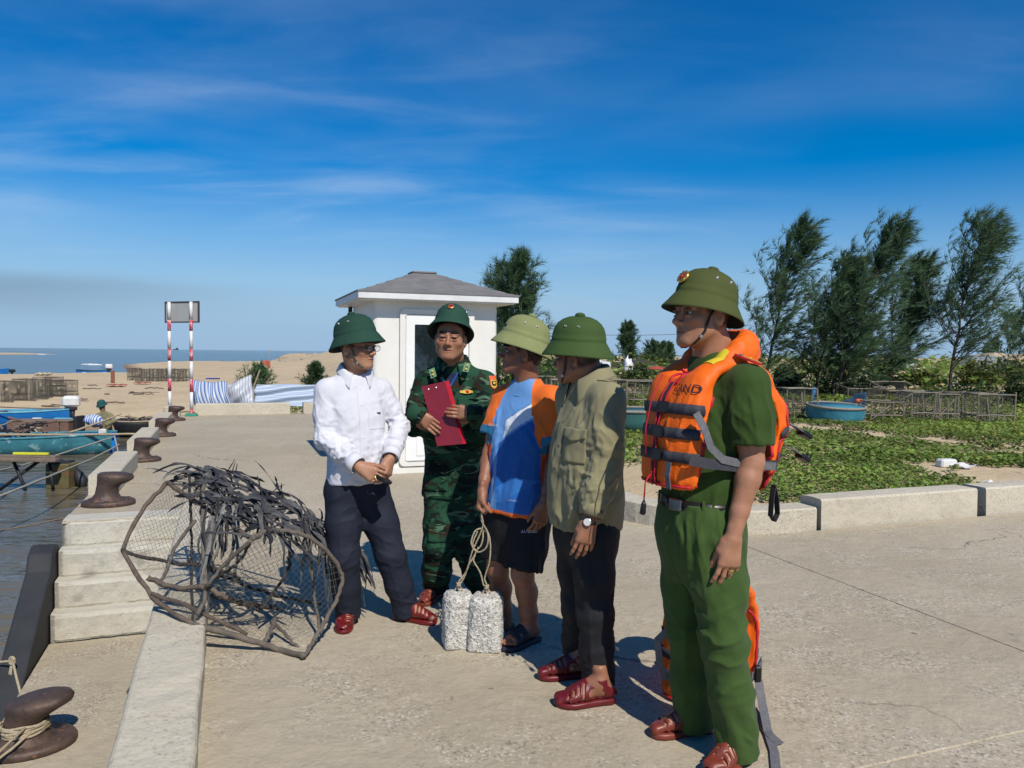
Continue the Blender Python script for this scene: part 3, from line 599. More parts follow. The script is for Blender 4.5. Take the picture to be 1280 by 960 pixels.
# ================================================================== BODIES AND CLOTH AS BLENDED VOLUMES
def V3(*a): return Vector(a)
def npv(v): return np.array(tuple(v), np.float32)
class Fld:
    def __init__(s, lo, hi, h):
        s.lo = npv(lo); s.h = h; s.n = np.ceil((npv(hi) - s.lo) / h).astype(int) + 1
        s.A = np.full(tuple(s.n), 1.0, np.float32)
    def sub(s, lo, hi):
        i0 = np.clip(np.floor((npv(lo) - s.lo) / s.h).astype(int), 0, s.n); i1 = np.clip(np.ceil((npv(hi) - s.lo) / s.h).astype(int) + 1, 0, s.n)
        if np.any(i1 <= i0): return None, None
        sl = tuple(slice(a, b) for a, b in zip(i0, i1))
        g = [(s.lo[k] + s.h * np.arange(i0[k], i1[k], dtype=np.float32)) for k in range(3)]
        return sl, (g[0][:, None, None], g[1][None, :, None], g[2][None, None, :])
    def put(s, sl, d, k, op):
        a = s.A[sl]
        if op == 'u':
            r = np.minimum(a, d)
            if k > 0: hh = np.maximum(k - np.abs(a - d), 0) / k; r = r - hh * hh * k * 0.25
        elif op == 's':
            d = -d; r = np.maximum(a, d)
            if k > 0: hh = np.maximum(k - np.abs(a - d), 0) / k; r = r + hh * hh * k * 0.25
        s.A[sl] = r
    def cone(s, a, b, ra, rb, k=0.0, op='u', flat=None):
        a = npv(a); b = npv(b); m = max(ra, rb) + k + 2.5 * s.h
        sl, g = s.sub(np.minimum(a, b) - m, np.maximum(a, b) + m)
        if sl is None: return
        ba = b - a; L2 = float(ba @ ba) + 1e-12; x, y, z = g[0] - a[0], g[1] - a[1], g[2] - a[2]
        t = np.clip((x * ba[0] + y * ba[1] + z * ba[2]) / L2, 0, 1)
        x = x - t * ba[0]; y = y - t * ba[1]; z = z - t * ba[2]; d2 = x * x + y * y + z * z; sc = 1.0
        if flat is not None:
            n = npv(flat[0]); q = x * n[0] + y * n[1] + z * n[2]; f2 = flat[1] ** 2 - 1; d2 = d2 + f2 * q * q; sc = 1 / (0.5 + 0.5 * flat[1])
        s.put(sl, (np.sqrt(d2) - (ra + (rb - ra) * t)) * sc, k, op)
    def chain(s, pts, rs, k=0.0, flat=None, op='u'):
        for i in range(len(pts) - 1): s.cone(pts[i], pts[i + 1], rs[i], rs[i + 1], k, op, flat)
    def ell(s, c, r, R=None, k=0.0, op='u'):
        c = npv(c); R = np.array(R, np.float32) if R is not None else np.eye(3, dtype=np.float32)   # columns are the axes
        m = max(r) + k + 2.5 * s.h; sl, g = s.sub(c - m, c + m)
        if sl is None: return
        x, y, z = g[0] - c[0], g[1] - c[1], g[2] - c[2]; d2 = 0; g2 = 0
        for i in range(3):
            q = (x * R[0, i] + y * R[1, i] + z * R[2, i]) / r[i]; d2 = d2 + q * q; g2 = g2 + (q / r[i]) ** 2
        l = np.sqrt(d2); s.put(sl, l * (l - 1) / np.maximum(np.sqrt(g2), 1e-4), k, op)
    def stack(s, P, up, right, table, z0, z1, k=0.0, op='u', ex=2.4):
        P = npv(P); up = npv(up); right = npv(right); fwd = np.cross(up, right); T = np.array(table, np.float32)
        m = float(T[:, 1:3].max()) + k + 0.05; a = P + up * z0; b = P + up * z1
        sl, g = s.sub(np.minimum(a, b) - m, np.maximum(a, b) + m)
        if sl is None: return
        x, y, z = g[0] - P[0], g[1] - P[1], g[2] - P[2]
        lx = x * right[0] + y * right[1] + z * right[2]; ly = x * fwd[0] + y * fwd[1] + z * fwd[2]; lz = x * up[0] + y * up[1] + z * up[2]
        zz = np.linspace(T[0, 0], T[-1, 0], 160); cols = []
        for c in range(1, T.shape[1]):
            v = np.interp(zz, T[:, 0], T[:, c]); v = np.convolve(np.pad(v, 6, mode='edge'), np.ones(13) / 13, 'valid'); cols.append(v)
        hw = np.interp(lz, zz, cols[0]).astype(np.float32); hd = np.interp(lz, zz, cols[1]).astype(np.float32); fs = np.interp(lz, zz, cols[2]).astype(np.float32)
        sx = np.interp(lz, zz, cols[3]).astype(np.float32) if len(cols) > 3 else 0
        u = np.abs((lx - sx) / hw); w = np.abs((ly - fs) / hd); l = (u ** ex + w ** ex) ** (1 / ex)
        d = (l - 1) * np.minimum(hw, hd); d = np.maximum(d, np.maximum(z0 - lz, lz - z1)); s.put(sl, d.astype(np.float32), k, op)
    def cut(s, p, n, k=0.0):                       # keep the side the normal points away from
        p = npv(p); n = npv(Vector(n).normalized()); g = [s.lo[i] + s.h * np.arange(s.n[i], dtype=np.float32) for i in range(3)]
        d = (g[0] - p[0])[:, None, None] * n[0] + (g[1] - p[1])[None, :, None] * n[1] + (g[2] - p[2])[None, None, :] * n[2]
        s.put((slice(None),) * 3, -d, k, 's')
    def nets(s):
        A = s.A; A[0] = A[-1] = 1; A[:, 0] = A[:, -1] = 1; A[:, :, 0] = A[:, :, -1] = 1
        S = A < 0; c = [slice(0, -1), slice(1, None)]
        cnt = np.zeros(tuple(q - 1 for q in A.shape), np.int8)
        for i in (0, 1):
            for j in (0, 1):
                for k in (0, 1): cnt += S[c[i], c[j], c[k]]
        act = (cnt > 0) & (cnt < 8); I = np.argwhere(act)
        if len(I) == 0: return np.zeros((0, 3)), np.zeros((0, 4), int)
        ids = np.full(act.shape, -1, np.int64); ids[act] = np.arange(len(I))
        acc = np.zeros((len(I), 3), np.float32); num = np.zeros(len(I), np.float32)
        cor = [(i, j, k) for i in (0, 1) for j in (0, 1) for k in (0, 1)]
        for a in cor:
            for ax in range(3):
                if a[ax]: continue
                b = list(a); b[ax] = 1
                va = A[I[:, 0] + a[0], I[:, 1] + a[1], I[:, 2] + a[2]]; vb = A[I[:, 0] + b[0], I[:, 1] + b[1], I[:, 2] + b[2]]
                m = (va < 0) != (vb < 0); t = np.where(m, va / np.where(m, va - vb, 1), 0)
                p = np.array(a, np.float32)[None, :].repeat(len(I), 0); p[:, ax] += t; acc += p * m[:, None]; num += m
        Vt = (I + acc / num[:, None]) * s.h + s.lo; F = []
        for ax in range(3):
            o1, o2 = (ax + 1) % 3, (ax + 2) % 3
            sa = [slice(None)] * 3; sb = [slice(None)] * 3; sa[ax] = slice(0, -1); sb[ax] = slice(1, None)
            x = S[tuple(sa)] != S[tuple(sb)]; E = np.argwhere(x); E = E[(E[:, o1] > 0) & (E[:, o2] > 0) & (E[:, o1] < A.shape[o1] - 1) & (E[:, o2] < A.shape[o2] - 1)]
            q = []
            for d1, d2 in ((1, 1), (0, 1), (0, 0), (1, 0)):
                e = E.copy(); e[:, o1] -= d1; e[:, o2] -= d2; q.append(ids[e[:, 0], e[:, 1], e[:, 2]])
            q = np.stack(q, 1); fl = ~S[E[:, 0], E[:, 1], E[:, 2]]; q[fl] = q[fl][:, ::-1]; F.append(q)
        F = np.concatenate(F); F = F[(F >= 0).all(1)]; return Vt, F
def relax(Vt, F, it=2, w=0.5):
    e = np.concatenate([F[:, [0, 1]], F[:, [1, 2]], F[:, [2, 3]], F[:, [3, 0]]]); e = np.concatenate([e, e[:, ::-1]])
    deg = np.bincount(e[:, 0], minlength=len(Vt))[:, None].clip(1)
    for _ in range(it):
        s = np.stack([np.bincount(e[:, 0], weights=Vt[e[:, 1], k], minlength=len(Vt)) for k in range(3)], 1); Vt = Vt * (1 - w) + s / deg * w
    return Vt
def vnormals(Vt, F):
    n = np.cross(Vt[F[:, 2]] - Vt[F[:, 0]], Vt[F[:, 3]] - Vt[F[:, 1]]); N = np.zeros_like(Vt)
    for k in range(4):
        for a in range(3): N[:, a] += np.bincount(F[:, k], weights=n[:, a], minlength=len(Vt))
    return N / np.maximum(np.linalg.norm(N, axis=1, keepdims=True), 1e-9)
def np_mesh(name, Vt, F, cols=None, attr='Col', mi=None):
    me = bpy.data.meshes.new(name); me.vertices.add(len(Vt)); me.vertices.foreach_set('co', np.ascontiguousarray(Vt, np.float32).ravel())
    nf = len(F); me.loops.add(nf * 4); me.loops.foreach_set('vertex_index', np.ascontiguousarray(F, np.int32).ravel())
    me.polygons.add(nf); me.polygons.foreach_set('loop_start', np.arange(0, nf * 4, 4, dtype=np.int32)); me.polygons.foreach_set('use_smooth', np.ones(nf, bool))
    if mi is not None: me.polygons.foreach_set('material_index', np.asarray(mi, np.int32))
    if cols is not None:
        ca = me.color_attributes.new(attr, 'FLOAT_COLOR', 'POINT'); ca.data.foreach_set('color', np.column_stack([cols, np.ones(len(cols))]).astype(np.float32).ravel())
    me.update(calc_edges=True); me.validate(); return me
class Skin:                                        # pieces that become one mesh
    def __init__(s): s.V = []; s.F = []; s.C = []; s.M = []; s.n = 0
    def add(s, Vt, F, col=None, mi=0):
        s.V.append(np.asarray(Vt, np.float32)); s.F.append(np.asarray(F) + s.n); s.n += len(Vt)
        s.C.append(np.asarray(col, np.float32) if col is not None else np.ones((len(Vt), 3), np.float32)); s.M.append(np.full(len(F), mi, np.int32))
    def build(s, name, mats, parent=None):
        Vt = np.concatenate(s.V); off = npv(world_matrix(parent).translation) if parent else 0
        me = np_mesh(name, Vt - off, np.concatenate(s.F), np.concatenate(s.C), mi=np.concatenate(s.M)); return link(name, me, mats, parent)
def frame(fwd, up):                                # 3x3, columns right, forward, up
    f = Vector(fwd).normalized(); u = Vector(up); u = (u - f * u.dot(f)).normalized(); r = f.cross(u); return Matrix((r, f, u)).transposed()

# --- wrinkles: ridged noise, drawn out along a direction, stronger near given places
def wrinkle(Vt, N, zones, base=0.0015, seed=0):
    d = base * fbm(Vt * 9, seed + 90, 3)
    for z in zones:
        c, rad_, dr, amp, sc = z[:5]; st = z[5] if len(z) > 5 else 0.22; c = npv(c); dr = npv(Vector(dr).normalized())
        w = Vt - c; q = (w @ dr)[:, None] * dr; p = (w - q) * sc + q * sc * st; warp = 0.35 * np.stack([vnoise(w * sc * 0.6, seed + 3 + k) for k in range(3)], 1)
        n = vnoise(p + warp, seed) + 0.45 * vnoise(p * 2.3 + warp, seed + 5); r = 1 - np.minimum(np.abs(n) * 2.1, 1.4); r = np.sign(r) * np.abs(r) ** 1.25 + 0.12 * (1 - np.minimum(np.abs(vnoise(p * 2.7 + warp * 1.5, seed + 9)) * 2.6, 1.0))
        f = np.exp(-(w ** 2).sum(1) / (rad_ * rad_)); d = d + 1.15 * amp * f * (r - 0.22); seed += 11
    return Vt + N * d[:, None]
def crease(Vt, N, lines):                          # single placed folds: a, b, width, height
    d = 0
    for a, b, w, h in lines:
        a = npv(a); b = npv(b); ba = b - a; x = Vt - a; t = np.clip(x @ ba / (ba @ ba), 0, 1); q = np.linalg.norm(x - t[:, None] * ba, axis=1)
        d = d + h * np.exp(-(q / w) ** 2) * np.sin(np.pi * (0.12 + 0.76 * t))
    return Vt + N * np.asarray(d)[:, None] if not np.isscalar(d) else Vt

# --- patches laid on a surface: rays from a plane, set off by a hair
def bvh_of(o):
    me = o.data; m = world_matrix(o); vs = [m @ v.co for v in me.vertices]; return BVHTree.FromPolygons(vs, [tuple(p.vertices) for p in me.polygons])
def drop(bvh, p, d, off=0.003, reach=0.5):
    h = bvh.ray_cast(Vector(p) - Vector(d) * 0.25, Vector(d), reach)
    return (h[0] + h[1] * off if h[1].dot(Vector(d)) < 0 else h[0] - Vector(d) * off) if h[0] is not None else None
def patch(bvh, corner, eu, ev, d, nu, nv, off=0.003, fn=None):
    mb = MB(); eu = Vector(eu); ev = Vector(ev); pts = {}; last = None
    for i in range(nu + 1):
        for j in range(nv + 1):
            u, v = i / nu, j / nv
            if fn: u, v = fn(u, v)
            q = drop(bvh, Vector(corner) + eu * u + ev * v, d, off); pts[i, j] = q if q is not None else None
    dd_ = Vector(d); ts = sorted((q - Vector(corner)).dot(dd_) for q in pts.values() if q is not None); md_ = ts[len(ts) // 2] if ts else 0; ids = {}
    for k, q in pts.items():
        if q is not None and abs((q - Vector(corner)).dot(dd_) - md_) > .07: continue
        if q is not None: ids[k] = len(mb.v); mb.v.append(tuple(q))
    for i in range(nu):
        for j in range(nv):
            ks = [(i, j), (i+1, j), (i+1, j+1), (i, j+1)]
            if all(k in ids for k in ks):
                L_ = [Vector(mb.v[ids[k]]) for k in ks]
                if max((L_[a] - L_[b]).length for a in range(4) for b in range(a)) < 6 * max(eu.length / nu, ev.length / nv) + 0.02: mb.f.append(tuple(ids[k] for k in ks)); mb.m.append(0)
    return mb
def ribbon(bvh, pts, width, side, d, off=0.004, n=24):
    P = []; pts = [Vector(p) for p in pts]; seg = [(pts[i+1] - pts[i]).length for i in range(len(pts) - 1)]; tot = sum(seg)
    for k in range(n + 1):
        t = k / n * tot; i = 0
        while i < len(seg) - 1 and t > seg[i]: t -= seg[i]; i += 1
        P.append(pts[i].lerp(pts[i + 1], min(1, t / seg[i])))
    mb = MB(); rows = []
    for p in P:
        r = []
        for w in (-0.5, 0, 0.5):
            q = p + Vector(side) * width * w; h = drop(bvh, q, d, off) if bvh else q; r.append(h if h is not None else q)
        rows.append(r)
    for r in rows: mb.v += [tuple(q) for q in r]
    for i in range(n):
        for j in range(2): mb.f.append((i*3+j, i*3+3+j, i*3+4+j, i*3+1+j)); mb.m.append(0)
    return mb
def text_mesh(body, size, shear=0.0, font_res=3):
    cu = bpy.data.curves.new('lettering', 'FONT'); cu.body = body; cu.size = size; cu.shear = shear; cu.resolution_u = font_res; cu.align_x = 'CENTER'; cu.align_y = 'CENTER'
    o = bpy.data.objects.new('lettering', cu); COL.objects.link(o); dg = bpy.context.evaluated_depsgraph_get(); dg.update()
    me = bpy.data.meshes.new_from_object(o.evaluated_get(dg)); bpy.data.objects.remove(o); bpy.data.curves.remove(cu); return me
def letters(bvh, body, size, c, ex, ey, d, off=0.004, bold=0.0, shear=0.0, sx=1.0):
    me = text_mesh(body, size, shear); bm = bmesh.new(); bm.from_mesh(me); bmesh.ops.triangulate(bm, faces=bm.faces[:])
    
    for lim in (0.5, 0.3, 0.18, 0.12):
        bmesh.ops.subdivide_edges(bm, edges=[e for e in bm.edges if e.calc_length() > size * lim], cuts=1); bmesh.ops.triangulate(bm, faces=bm.faces[:])
    mb = MB()
    bm.verts.index_update()
    for v in bm.verts:
        p = Vector(c) + Vector(ex) * (v.co.x * sx) + Vector(ey) * v.co.y; q = drop(bvh, p, d, off) if bvh else p
        if q is None: h_ = bvh.find_nearest(p); q = h_[0] + h_[1] * off
        mb.v.append(tuple(q))
    for f in bm.faces: mb.f.append(tuple(v.index for v in f.verts)); mb.m.append(0)
    bm.free(); return mb
# ================================================================== PARTS OF A PERSON
def skin_mat(name, c, dark=0.8):
    return mat(name, c, (0.86, 0.80, 0.78), scale=22, rough=0.50, bump=0.35, bscale=210, attr='Col', spec=0.45, dist=0.004, sss=0.06, lo=0.3, hi=0.75, rvar=0.12, detail=8)
def head_piece(sk, H, R, S, col, neck, mouth=0.0, h=0.0031, brow=1.0, look=0.0, jaw=1.0, fat=1.0):
    col = np.array(col, np.float32); Rm = np.array(R, np.float32)
    def w(x, y, z): return H + R @ Vector((x * S, y * S, z * S))
    lo = Vector([min(H[i], min(n[i] for n in neck)) - 0.15 * S for i in range(3)]); hi = Vector([max(H[i], max(n[i] for n in neck)) + 0.15 * S for i in range(3)])
    f = Fld(lo, hi, h); s = S
    f.ell(w(0, -0.012, 0.040), (0.076*s, 0.097*s, 0.082*s), Rm)
    f.ell(w(0, 0.030, -0.030), (0.0625*s*fat, 0.062*s, 0.078*s), Rm, 0.03*s)
    for q in (-1, 1):
        f.cone(w(q*0.052*jaw, 0.004, -0.052), w(q*0.020, 0.070, -0.096), 0.017*s, 0.016*s, 0.030*s)
        f.ell(w(q*0.043, 0.062, -0.022), (0.022*s*fat, 0.020*s, 0.017*s), Rm, 0.022*s)
        f.cone(w(q*0.014, 0.087, 0.021), w(q*0.046, 0.074, 0.023), 0.0085*s*brow, 0.007*s, 0.014*s)
    f.ell(w(0, 0.076, -0.094), (0.020*s, 0.017*s, 0.016*s), Rm, 0.016*s)                       # chin
    f.ell(w(0, 0.066, -0.062), (0.030*s, 0.026*s, 0.026*s), Rm, 0.02*s)                       # mouth mound
    for q in (-1, 1): f.ell(w(q*0.0315, 0.097, 0.002), (0.0165*s, 0.015*s, 0.0095*s), Rm, 0.010*s, 's')   # sockets
    f.cone(w(0, 0.086, 0.010), w(0, 0.1085, -0.026), 0.0075*s, 0.0105*s, 0.010*s); f.ell(w(0, 0.111, -0.030), (0.0115*s, 0.0105*s, 0.0095*s), Rm, 0.006*s)
    for q in (-1, 1):
        f.ell(w(q*0.0135, 0.098, -0.034), (0.0085*s, 0.0105*s, 0.0078*s), Rm, 0.007*s)
        f.ell(w(q*0.0065, 0.103, -0.0415), (0.0034*s, 0.005*s, 0.003*s), Rm, 0.002*s, 's')
        f.ell(w(q*0.0315, 0.0865, 0.0085), (0.0165*s, 0.0105*s, 0.0052*s), Rm, 0.006*s)         # upper lid
        f.ell(w(q*0.0315, 0.0850, -0.0085), (0.0155*s, 0.0095*s, 0.0045*s), Rm, 0.006*s)        # lower lid
    mo = mouth
    f.cone(w(-0.025, 0.080, -0.0620), w(0, 0.0935, -0.0575), 0.0036*s, 0.0054*s, 0.006*s); f.cone(w(0.025, 0.080, -0.0620), w(0, 0.0935, -0.0575), 0.0036*s, 0.0054*s, 0.006*s)
    f.cone(w(-0.021, 0.081, -0.0670-mo), w(0, 0.088, -0.0680-mo), 0.0040*s, 0.0050*s, 0.006*s); f.cone(w(0.021, 0.081, -0.0670-mo), w(0, 0.088, -0.0680-mo), 0.0040*s, 0.0050*s, 0.006*s); f.ell(w(0, 0.0885, -0.0685-mo), (0.014*s, 0.0058*s, 0.0056*s), Rm, 0.005*s)
    if mo > 0: f.ell(w(0, 0.092, -0.0635-mo*0.5), (0.019*s, 0.022*s, (0.0035+mo*0.42)*s), Rm, 0.003*s, 's')
    else:
        for q in (-1, 1): f.cone(w(q*0.026, 0.0835, -0.0640), w(0, 0.0960, -0.0632), 0.0020*s, 0.0024*s, 0.003*s, 's')
    for q in (-1, 1):                                                                          # ears
        er = Rm @ np.array(Matrix.Rotation(q * 0.45, 3, 'Z') @ Matrix.Rotation(-0.2, 3, 'X'), np.float32)
        f.ell(w(q*0.077, -0.008, -0.006), (0.0085*s, 0.0185*s, 0.031*s), er, 0.006*s); f.ell(w(q*0.083, -0.003, -0.004), (0.006*s, 0.0105*s, 0.019*s), er, 0.004*s, 's')
    nk = [w(0, -0.022, -0.045)] + neck; rs = [0.056*s, 0.053*s] + [0.062*s] * (len(neck) - 1)
    f.chain(nk, rs, 0.035*s)
    for q in (-1, 1): f.cone(w(q*0.055, -0.02, -0.04), Vector(neck[-1]) + R @ Vector((q*0.012, 0.05, 0)) * s, 0.014*s, 0.011*s, 0.02*s)
    f.ell(Vector(neck[0]) .lerp(w(0, 0.03, -0.10), 0.4), (0.013*s, 0.016*s, 0.016*s), Rm, 0.02*s)
    Vt, F = f.nets(); Vt = relax(Vt, F, 1, 0.35)
    L = (Vt - npv(H)) @ Rm / s; x, y, z = L[:, 0], L[:, 1], L[:, 2]
    C = np.tile(col, (len(Vt), 1)); nz = fbm(L * 24, 5, 4)[:, None]; C *= 1 + np.array([[.09, .12, .13]], np.float32) * nz
    def blend(m, c, a): C[:] = C * (1 - (m * a)[:, None]) + np.array(c, np.float32) * (m * a)[:, None]
    def g(cx, cy, cz, rx, ry, rz): return np.exp(-(((np.abs(x) - cx) / rx) ** 2 + ((y - cy) / ry) ** 2 + ((z - cz) / rz) ** 2))
    blend(g(0, 0.09, -0.059, 0.020, 0.02, 0.0042), col * np.array([0.80, 0.48, 0.47]), 0.85); blend(g(0, 0.09, -0.0685-mo, 0.018, 0.02, 0.0052), col * np.array([0.92, 0.52, 0.50]), 0.85); blend(g(0, 0.09, -0.0635-mo*.5, 0.022, 0.02, 0.0018+mo*.3), col * np.array([0.30, 0.16, 0.15]), 0.8)
    blend(g(0.04, 0.07, -0.025, 0.02, 0.03, 0.018), col * np.array([1.06, 0.86, 0.84]), 0.6); blend(g(0, 0.112, -0.03, 0.012, 0.02, 0.01), col * np.array([1.05, 0.84, 0.82]), 0.6)
    bx = np.clip((np.abs(x) - 0.011) / 0.038, 0, 1); bz = 0.0265 + 0.004 * np.sin(bx * 2.6) - 0.003 * bx
    bm_ = (np.abs(x) > 0.009) & (np.abs(x) < 0.052) & (y > 0.05); blend(np.exp(-((z - bz) / 0.0038) ** 2) * bm_, (0.018, 0.014, 0.012), 0.92)
    blend(((np.abs(np.abs(x) - 0.0315) < 0.0165) & (y > 0.05)) * np.exp(-((z - 0.0058) / 0.0022) ** 2), (0.02, 0.014, 0.012), 0.8)   # lash line
    blend(((y > 0.03) & (z < -0.045) & (z > -0.11)).astype(np.float32), col * np.array([0.88, 0.90, 0.92]), 0.35)                     # shaved chin
    if mo > 0: blend((np.abs(x) < 0.017) * (np.abs(z + 0.0635 + mo * 0.5) < 0.0025 + mo * 0.45) * np.clip((0.083 - y) / 0.004, 0, 1) * (y > 0.045), (0.05, 0.015, 0.014), 1.0)
    hair = np.clip(((0.040 - y) - np.clip(-z, 0, 1) * 0.55 + np.clip(z - 0.05, 0, 1) * 1.2) / 0.012, 0, 1) * np.clip((z + 0.062 + 0.35 * np.clip(y, -1, 0.05)) / 0.012, 0, 1)
    ear = np.clip((np.abs(x) - 0.0765) / 0.003, 0, 1) * (np.abs(y + 0.008) < 0.024) * (np.abs(z + 0.006) < 0.036); hair = hair * (1 - ear) * (((y < 0.012) | (z > 0.0) )); hair = hair * (1 - np.exp(-((y + .004) / .030) ** 2 - ((z + .012) / .036) ** 2)); blend(hair.astype(np.float32), (0.012, 0.011, 0.010), 0.92)
    sk.add(Vt, F, np.clip(C, 0.005, 1))
    for q in (-1, 1):                                                                          # eyeballs
        mb = MB(); c = w(q*0.0315, 0.0775, 0.0005); r = 0.0118 * s; P = []; m, n = 9, 14
        for i in range(m + 1):
            a = math.pi * i / m
            for j in range(n): b = 2 * math.pi * j / n; P.append(c + R @ Matrix.Rotation(look, 3, 'Z') @ Vector((r*math.sin(a)*math.cos(b), r*math.cos(a), r*math.sin(a)*math.sin(b))))
        Fq = np.array([(i*n+j, (i+1)*n+j, (i+1)*n+(j+1) % n, i*n+(j+1) % n) for i in range(m) for j in range(n)])
        Cq = np.array([((0.006, 0.005, 0.005) if i < 2 else (0.03, 0.015, 0.01) if i < 3 else (0.55, 0.50, 0.46)) for i in range(m + 1) for j in range(n)], np.float32)
        sk.add(np.array([tuple(p) for p in P]), Fq, Cq, 1)
    for q in (-1, 1):
        f2 = Fld(*hull_lo_hi([w(q * .012, .09, .02), w(q * .055, .075, .03)], .014), .0018)
        f2.chain([w(q*.012, .0945, .0275), w(q*.026, .0935, .0315), w(q*.040, .0855, .0315), w(q*.052, .0735, .0275)], [.0036*s*brow, .0044*s*brow, .0040*s*brow, .0018*s], .002)
        Vb, Fb = f2.nets(); sk.add(Vb, Fb, np.tile(np.array([.014, .011, .010], np.float32), (len(Vb), 1)) * (1 + .5 * fbm(Vb * 400, 2, 1)[:, None]), 2)
    if mo > 0:                                                                                 # teeth
        mb = MB(); P = [];
        for i in range(9):
            a = rad(-52 + 104 * i / 8)
            for zz in (-0.0585, -0.0655): P.append(w(0.019 * math.sin(a), 0.064 + 0.0225 * math.cos(a), zz))
        sk.add(np.array([tuple(p) for p in P]), np.array([(2*i, 2*i+2, 2*i+3, 2*i+1) for i in range(8)]), np.tile(np.array([0.62, 0.58, 0.50], np.float32), (18, 1)), 1)

def hand_ops(f, wr, d, n, side, curl=(0.4, 0.45, 0.5, 0.55), thumb=(0.5, 0.35), spread=0.11, s=1.0, k=0.008, mid=None):
    d = Vector(d).normalized(); n = Vector(n); n = (n - d * n.dot(d)).normalized(); t = d.cross(n) * side; wr = Vector(wr); tips = []
    def p(a, b, c): return wr + (d * a + t * b + n * c) * s
    f.chain([p(-0.03, 0, 0), p(0.012, 0, 0)], [0.024*s, 0.025*s], k, (n, 1.35))
    for b0, b1, r in ((0.012, 0.031, 0.0135), (0.004, 0.0105, 0.0135), (-0.006, -0.0105, 0.013), (-0.014, -0.030, 0.0115)):
        f.cone(p(0.010, b0, 0), p(0.088, b1, -0.002), 0.0155*s, r*s, 0.018*s)
    f.cone(p(0.02, 0.018, 0.010), p(0.05, 0.034, 0.012), 0.016*s, 0.0135*s, 0.016*s); f.cone(p(0.02, -0.018, 0.008), p(0.06, -0.024, 0.006), 0.013*s, 0.012*s, 0.014*s)
    L = (0.074, 0.082, 0.076, 0.060); B = (0.031, 0.0105, -0.0105, -0.030); A = (0.088, 0.093, 0.089, 0.080)
    for i in range(4):
        c = curl[i] if isinstance(curl, (list, tuple)) else curl; q = p(A[i], B[i], -0.002); sp = spread * (1.5 - i) ; base = d * math.cos(sp) + t * math.sin(sp); ang = 0.0; r = (0.0086, 0.0090, 0.0084, 0.0074)[i] * s
        cs = c if isinstance(c, (list, tuple)) else (c * 0.9, c * 1.2, c * 0.8); pr = q; rr = r * 1.08
        for j, (fr, cc) in enumerate(zip((0.46, 0.30, 0.24), cs)):
            ang += cc; dirn = base * math.cos(ang) + n * math.sin(ang); nx = pr + dirn * L[i] * fr * s; r2 = r * (1.0, 0.92, 0.80)[j]; f.cone(pr, nx, rr, r2, 0.0035 if j else 0.006); pr = nx; rr = r2
        tips.append(pr)
    a, b = thumb; q0 = p(0.022, 0.024, 0.010); d1 = (d * math.cos(a) + t * math.sin(a) + n * 0.35).normalized(); q1 = q0 + d1 * 0.046 * s
    d2 = (d * math.cos(a - b) + t * math.sin(a - b) + n * (0.35 + b * 0.6)).normalized(); q2 = q1 + d2 * 0.034 * s; d3 = (d * math.cos(a - 1.5*b) + t * math.sin(a - 1.5*b) + n * (0.35 + b)).normalized(); q3 = q2 + d3 * 0.026 * s
    f.cone(q0, q1, 0.0155*s, 0.0118*s, 0.012*s); f.cone(q1, q2, 0.0118*s, 0.0102*s, 0.004); f.cone(q2, q3, 0.0104*s, 0.0082*s, 0.003)
    return tips + [q3]
def limb_piece(sk, pts, rs, col, hand=None, h=0.0031, k=0.015, muscle=None):
    P = [Vector(p) for p in pts] + ([Vector(hand['wr']) + Vector(hand['d']).normalized() * 0.2] if hand else [])
    lo = Vector([min(p[i] for p in P) - 0.11 for i in range(3)]); hi = Vector([max(p[i] for p in P) + 0.11 for i in range(3)])
    f = Fld(lo, hi, h); f.chain(pts, rs, k)
    for m in (muscle or []): f.ell(*m)
    if hand: hand_ops(f, **hand)
    Vt, F = f.nets(); Vt = relax(Vt, F, 1, 0.3); N = vnormals(Vt, F)
    C = np.tile(np.array(col, np.float32), (len(Vt), 1)) * (1 + np.array([[.10, .13, .14]], np.float32) * fbm(Vt * 22, 3, 4)[:, None])
    if hand:
        dd = npv(Vector(hand['d']).normalized()); nn = npv(hand['n']); e = (Vt - npv(hand['wr'])) @ dd; pal = np.clip(N @ nn, 0, 1) * (e > 0.0)
        C = C * (1 + pal[:, None] * np.array([0.28, 0.22, 0.18], np.float32)); kn = np.exp(-((e - 0.09) / 0.012) ** 2) * np.clip(-(N @ nn), 0, 1); C = C * (1 - 0.14 * kn[:, None])
    sk.add(Vt, F, np.clip(C, 0.004, 1))
def foot_ops(f, A, T, side, grow=0.0, k=0.02, toes=True):
    A = Vector(A); T = Vector((T[0], T[1], 0)).normalized(); Rr = Vector((T.y, -T.x, 0)) * side; up = Vector((0, 0, 1)); g0 = Vector((A.x, A.y, FOOT_Z)); q = grow
    def p(a, b, c): return g0 + T * a + Rr * b + up * c
    f.cone(p(-0.045, 0, 0.032), p(0.06, 0.004, 0.034), 0.031 + q, 0.030 + q, k); f.cone(p(-0.02, 0, 0.06), p(-0.005, 0, 0.13), 0.034 + q, 0.033 + q, k)
    f.cone(p(0.0, 0, 0.075), p(0.10, 0.010, 0.035), 0.033 + q, 0.025 + q, k); f.cone(p(0.06, -0.012, 0.026), p(0.115, -0.022, 0.020), 0.026 + q, 0.019 + q, k); f.cone(p(0.05, 0.010, 0.03), p(0.125, 0.020, 0.022), 0.026 + q, 0.020 + q, k)
    for b, a0, a1, r in ((0.026, 0.135, 0.175, 0.0125), (0.006, 0.135, 0.172, 0.0095), (-0.009, 0.128, 0.163, 0.009), (-0.022, 0.120, 0.152, 0.0085), (-0.034, 0.108, 0.138, 0.008)):
        f.cone(p(a0, b * 0.9, 0.020), p(a1, b, 0.0135), r + q, r * 0.92 + q, 0.004 if toes else 0.012)
    return p
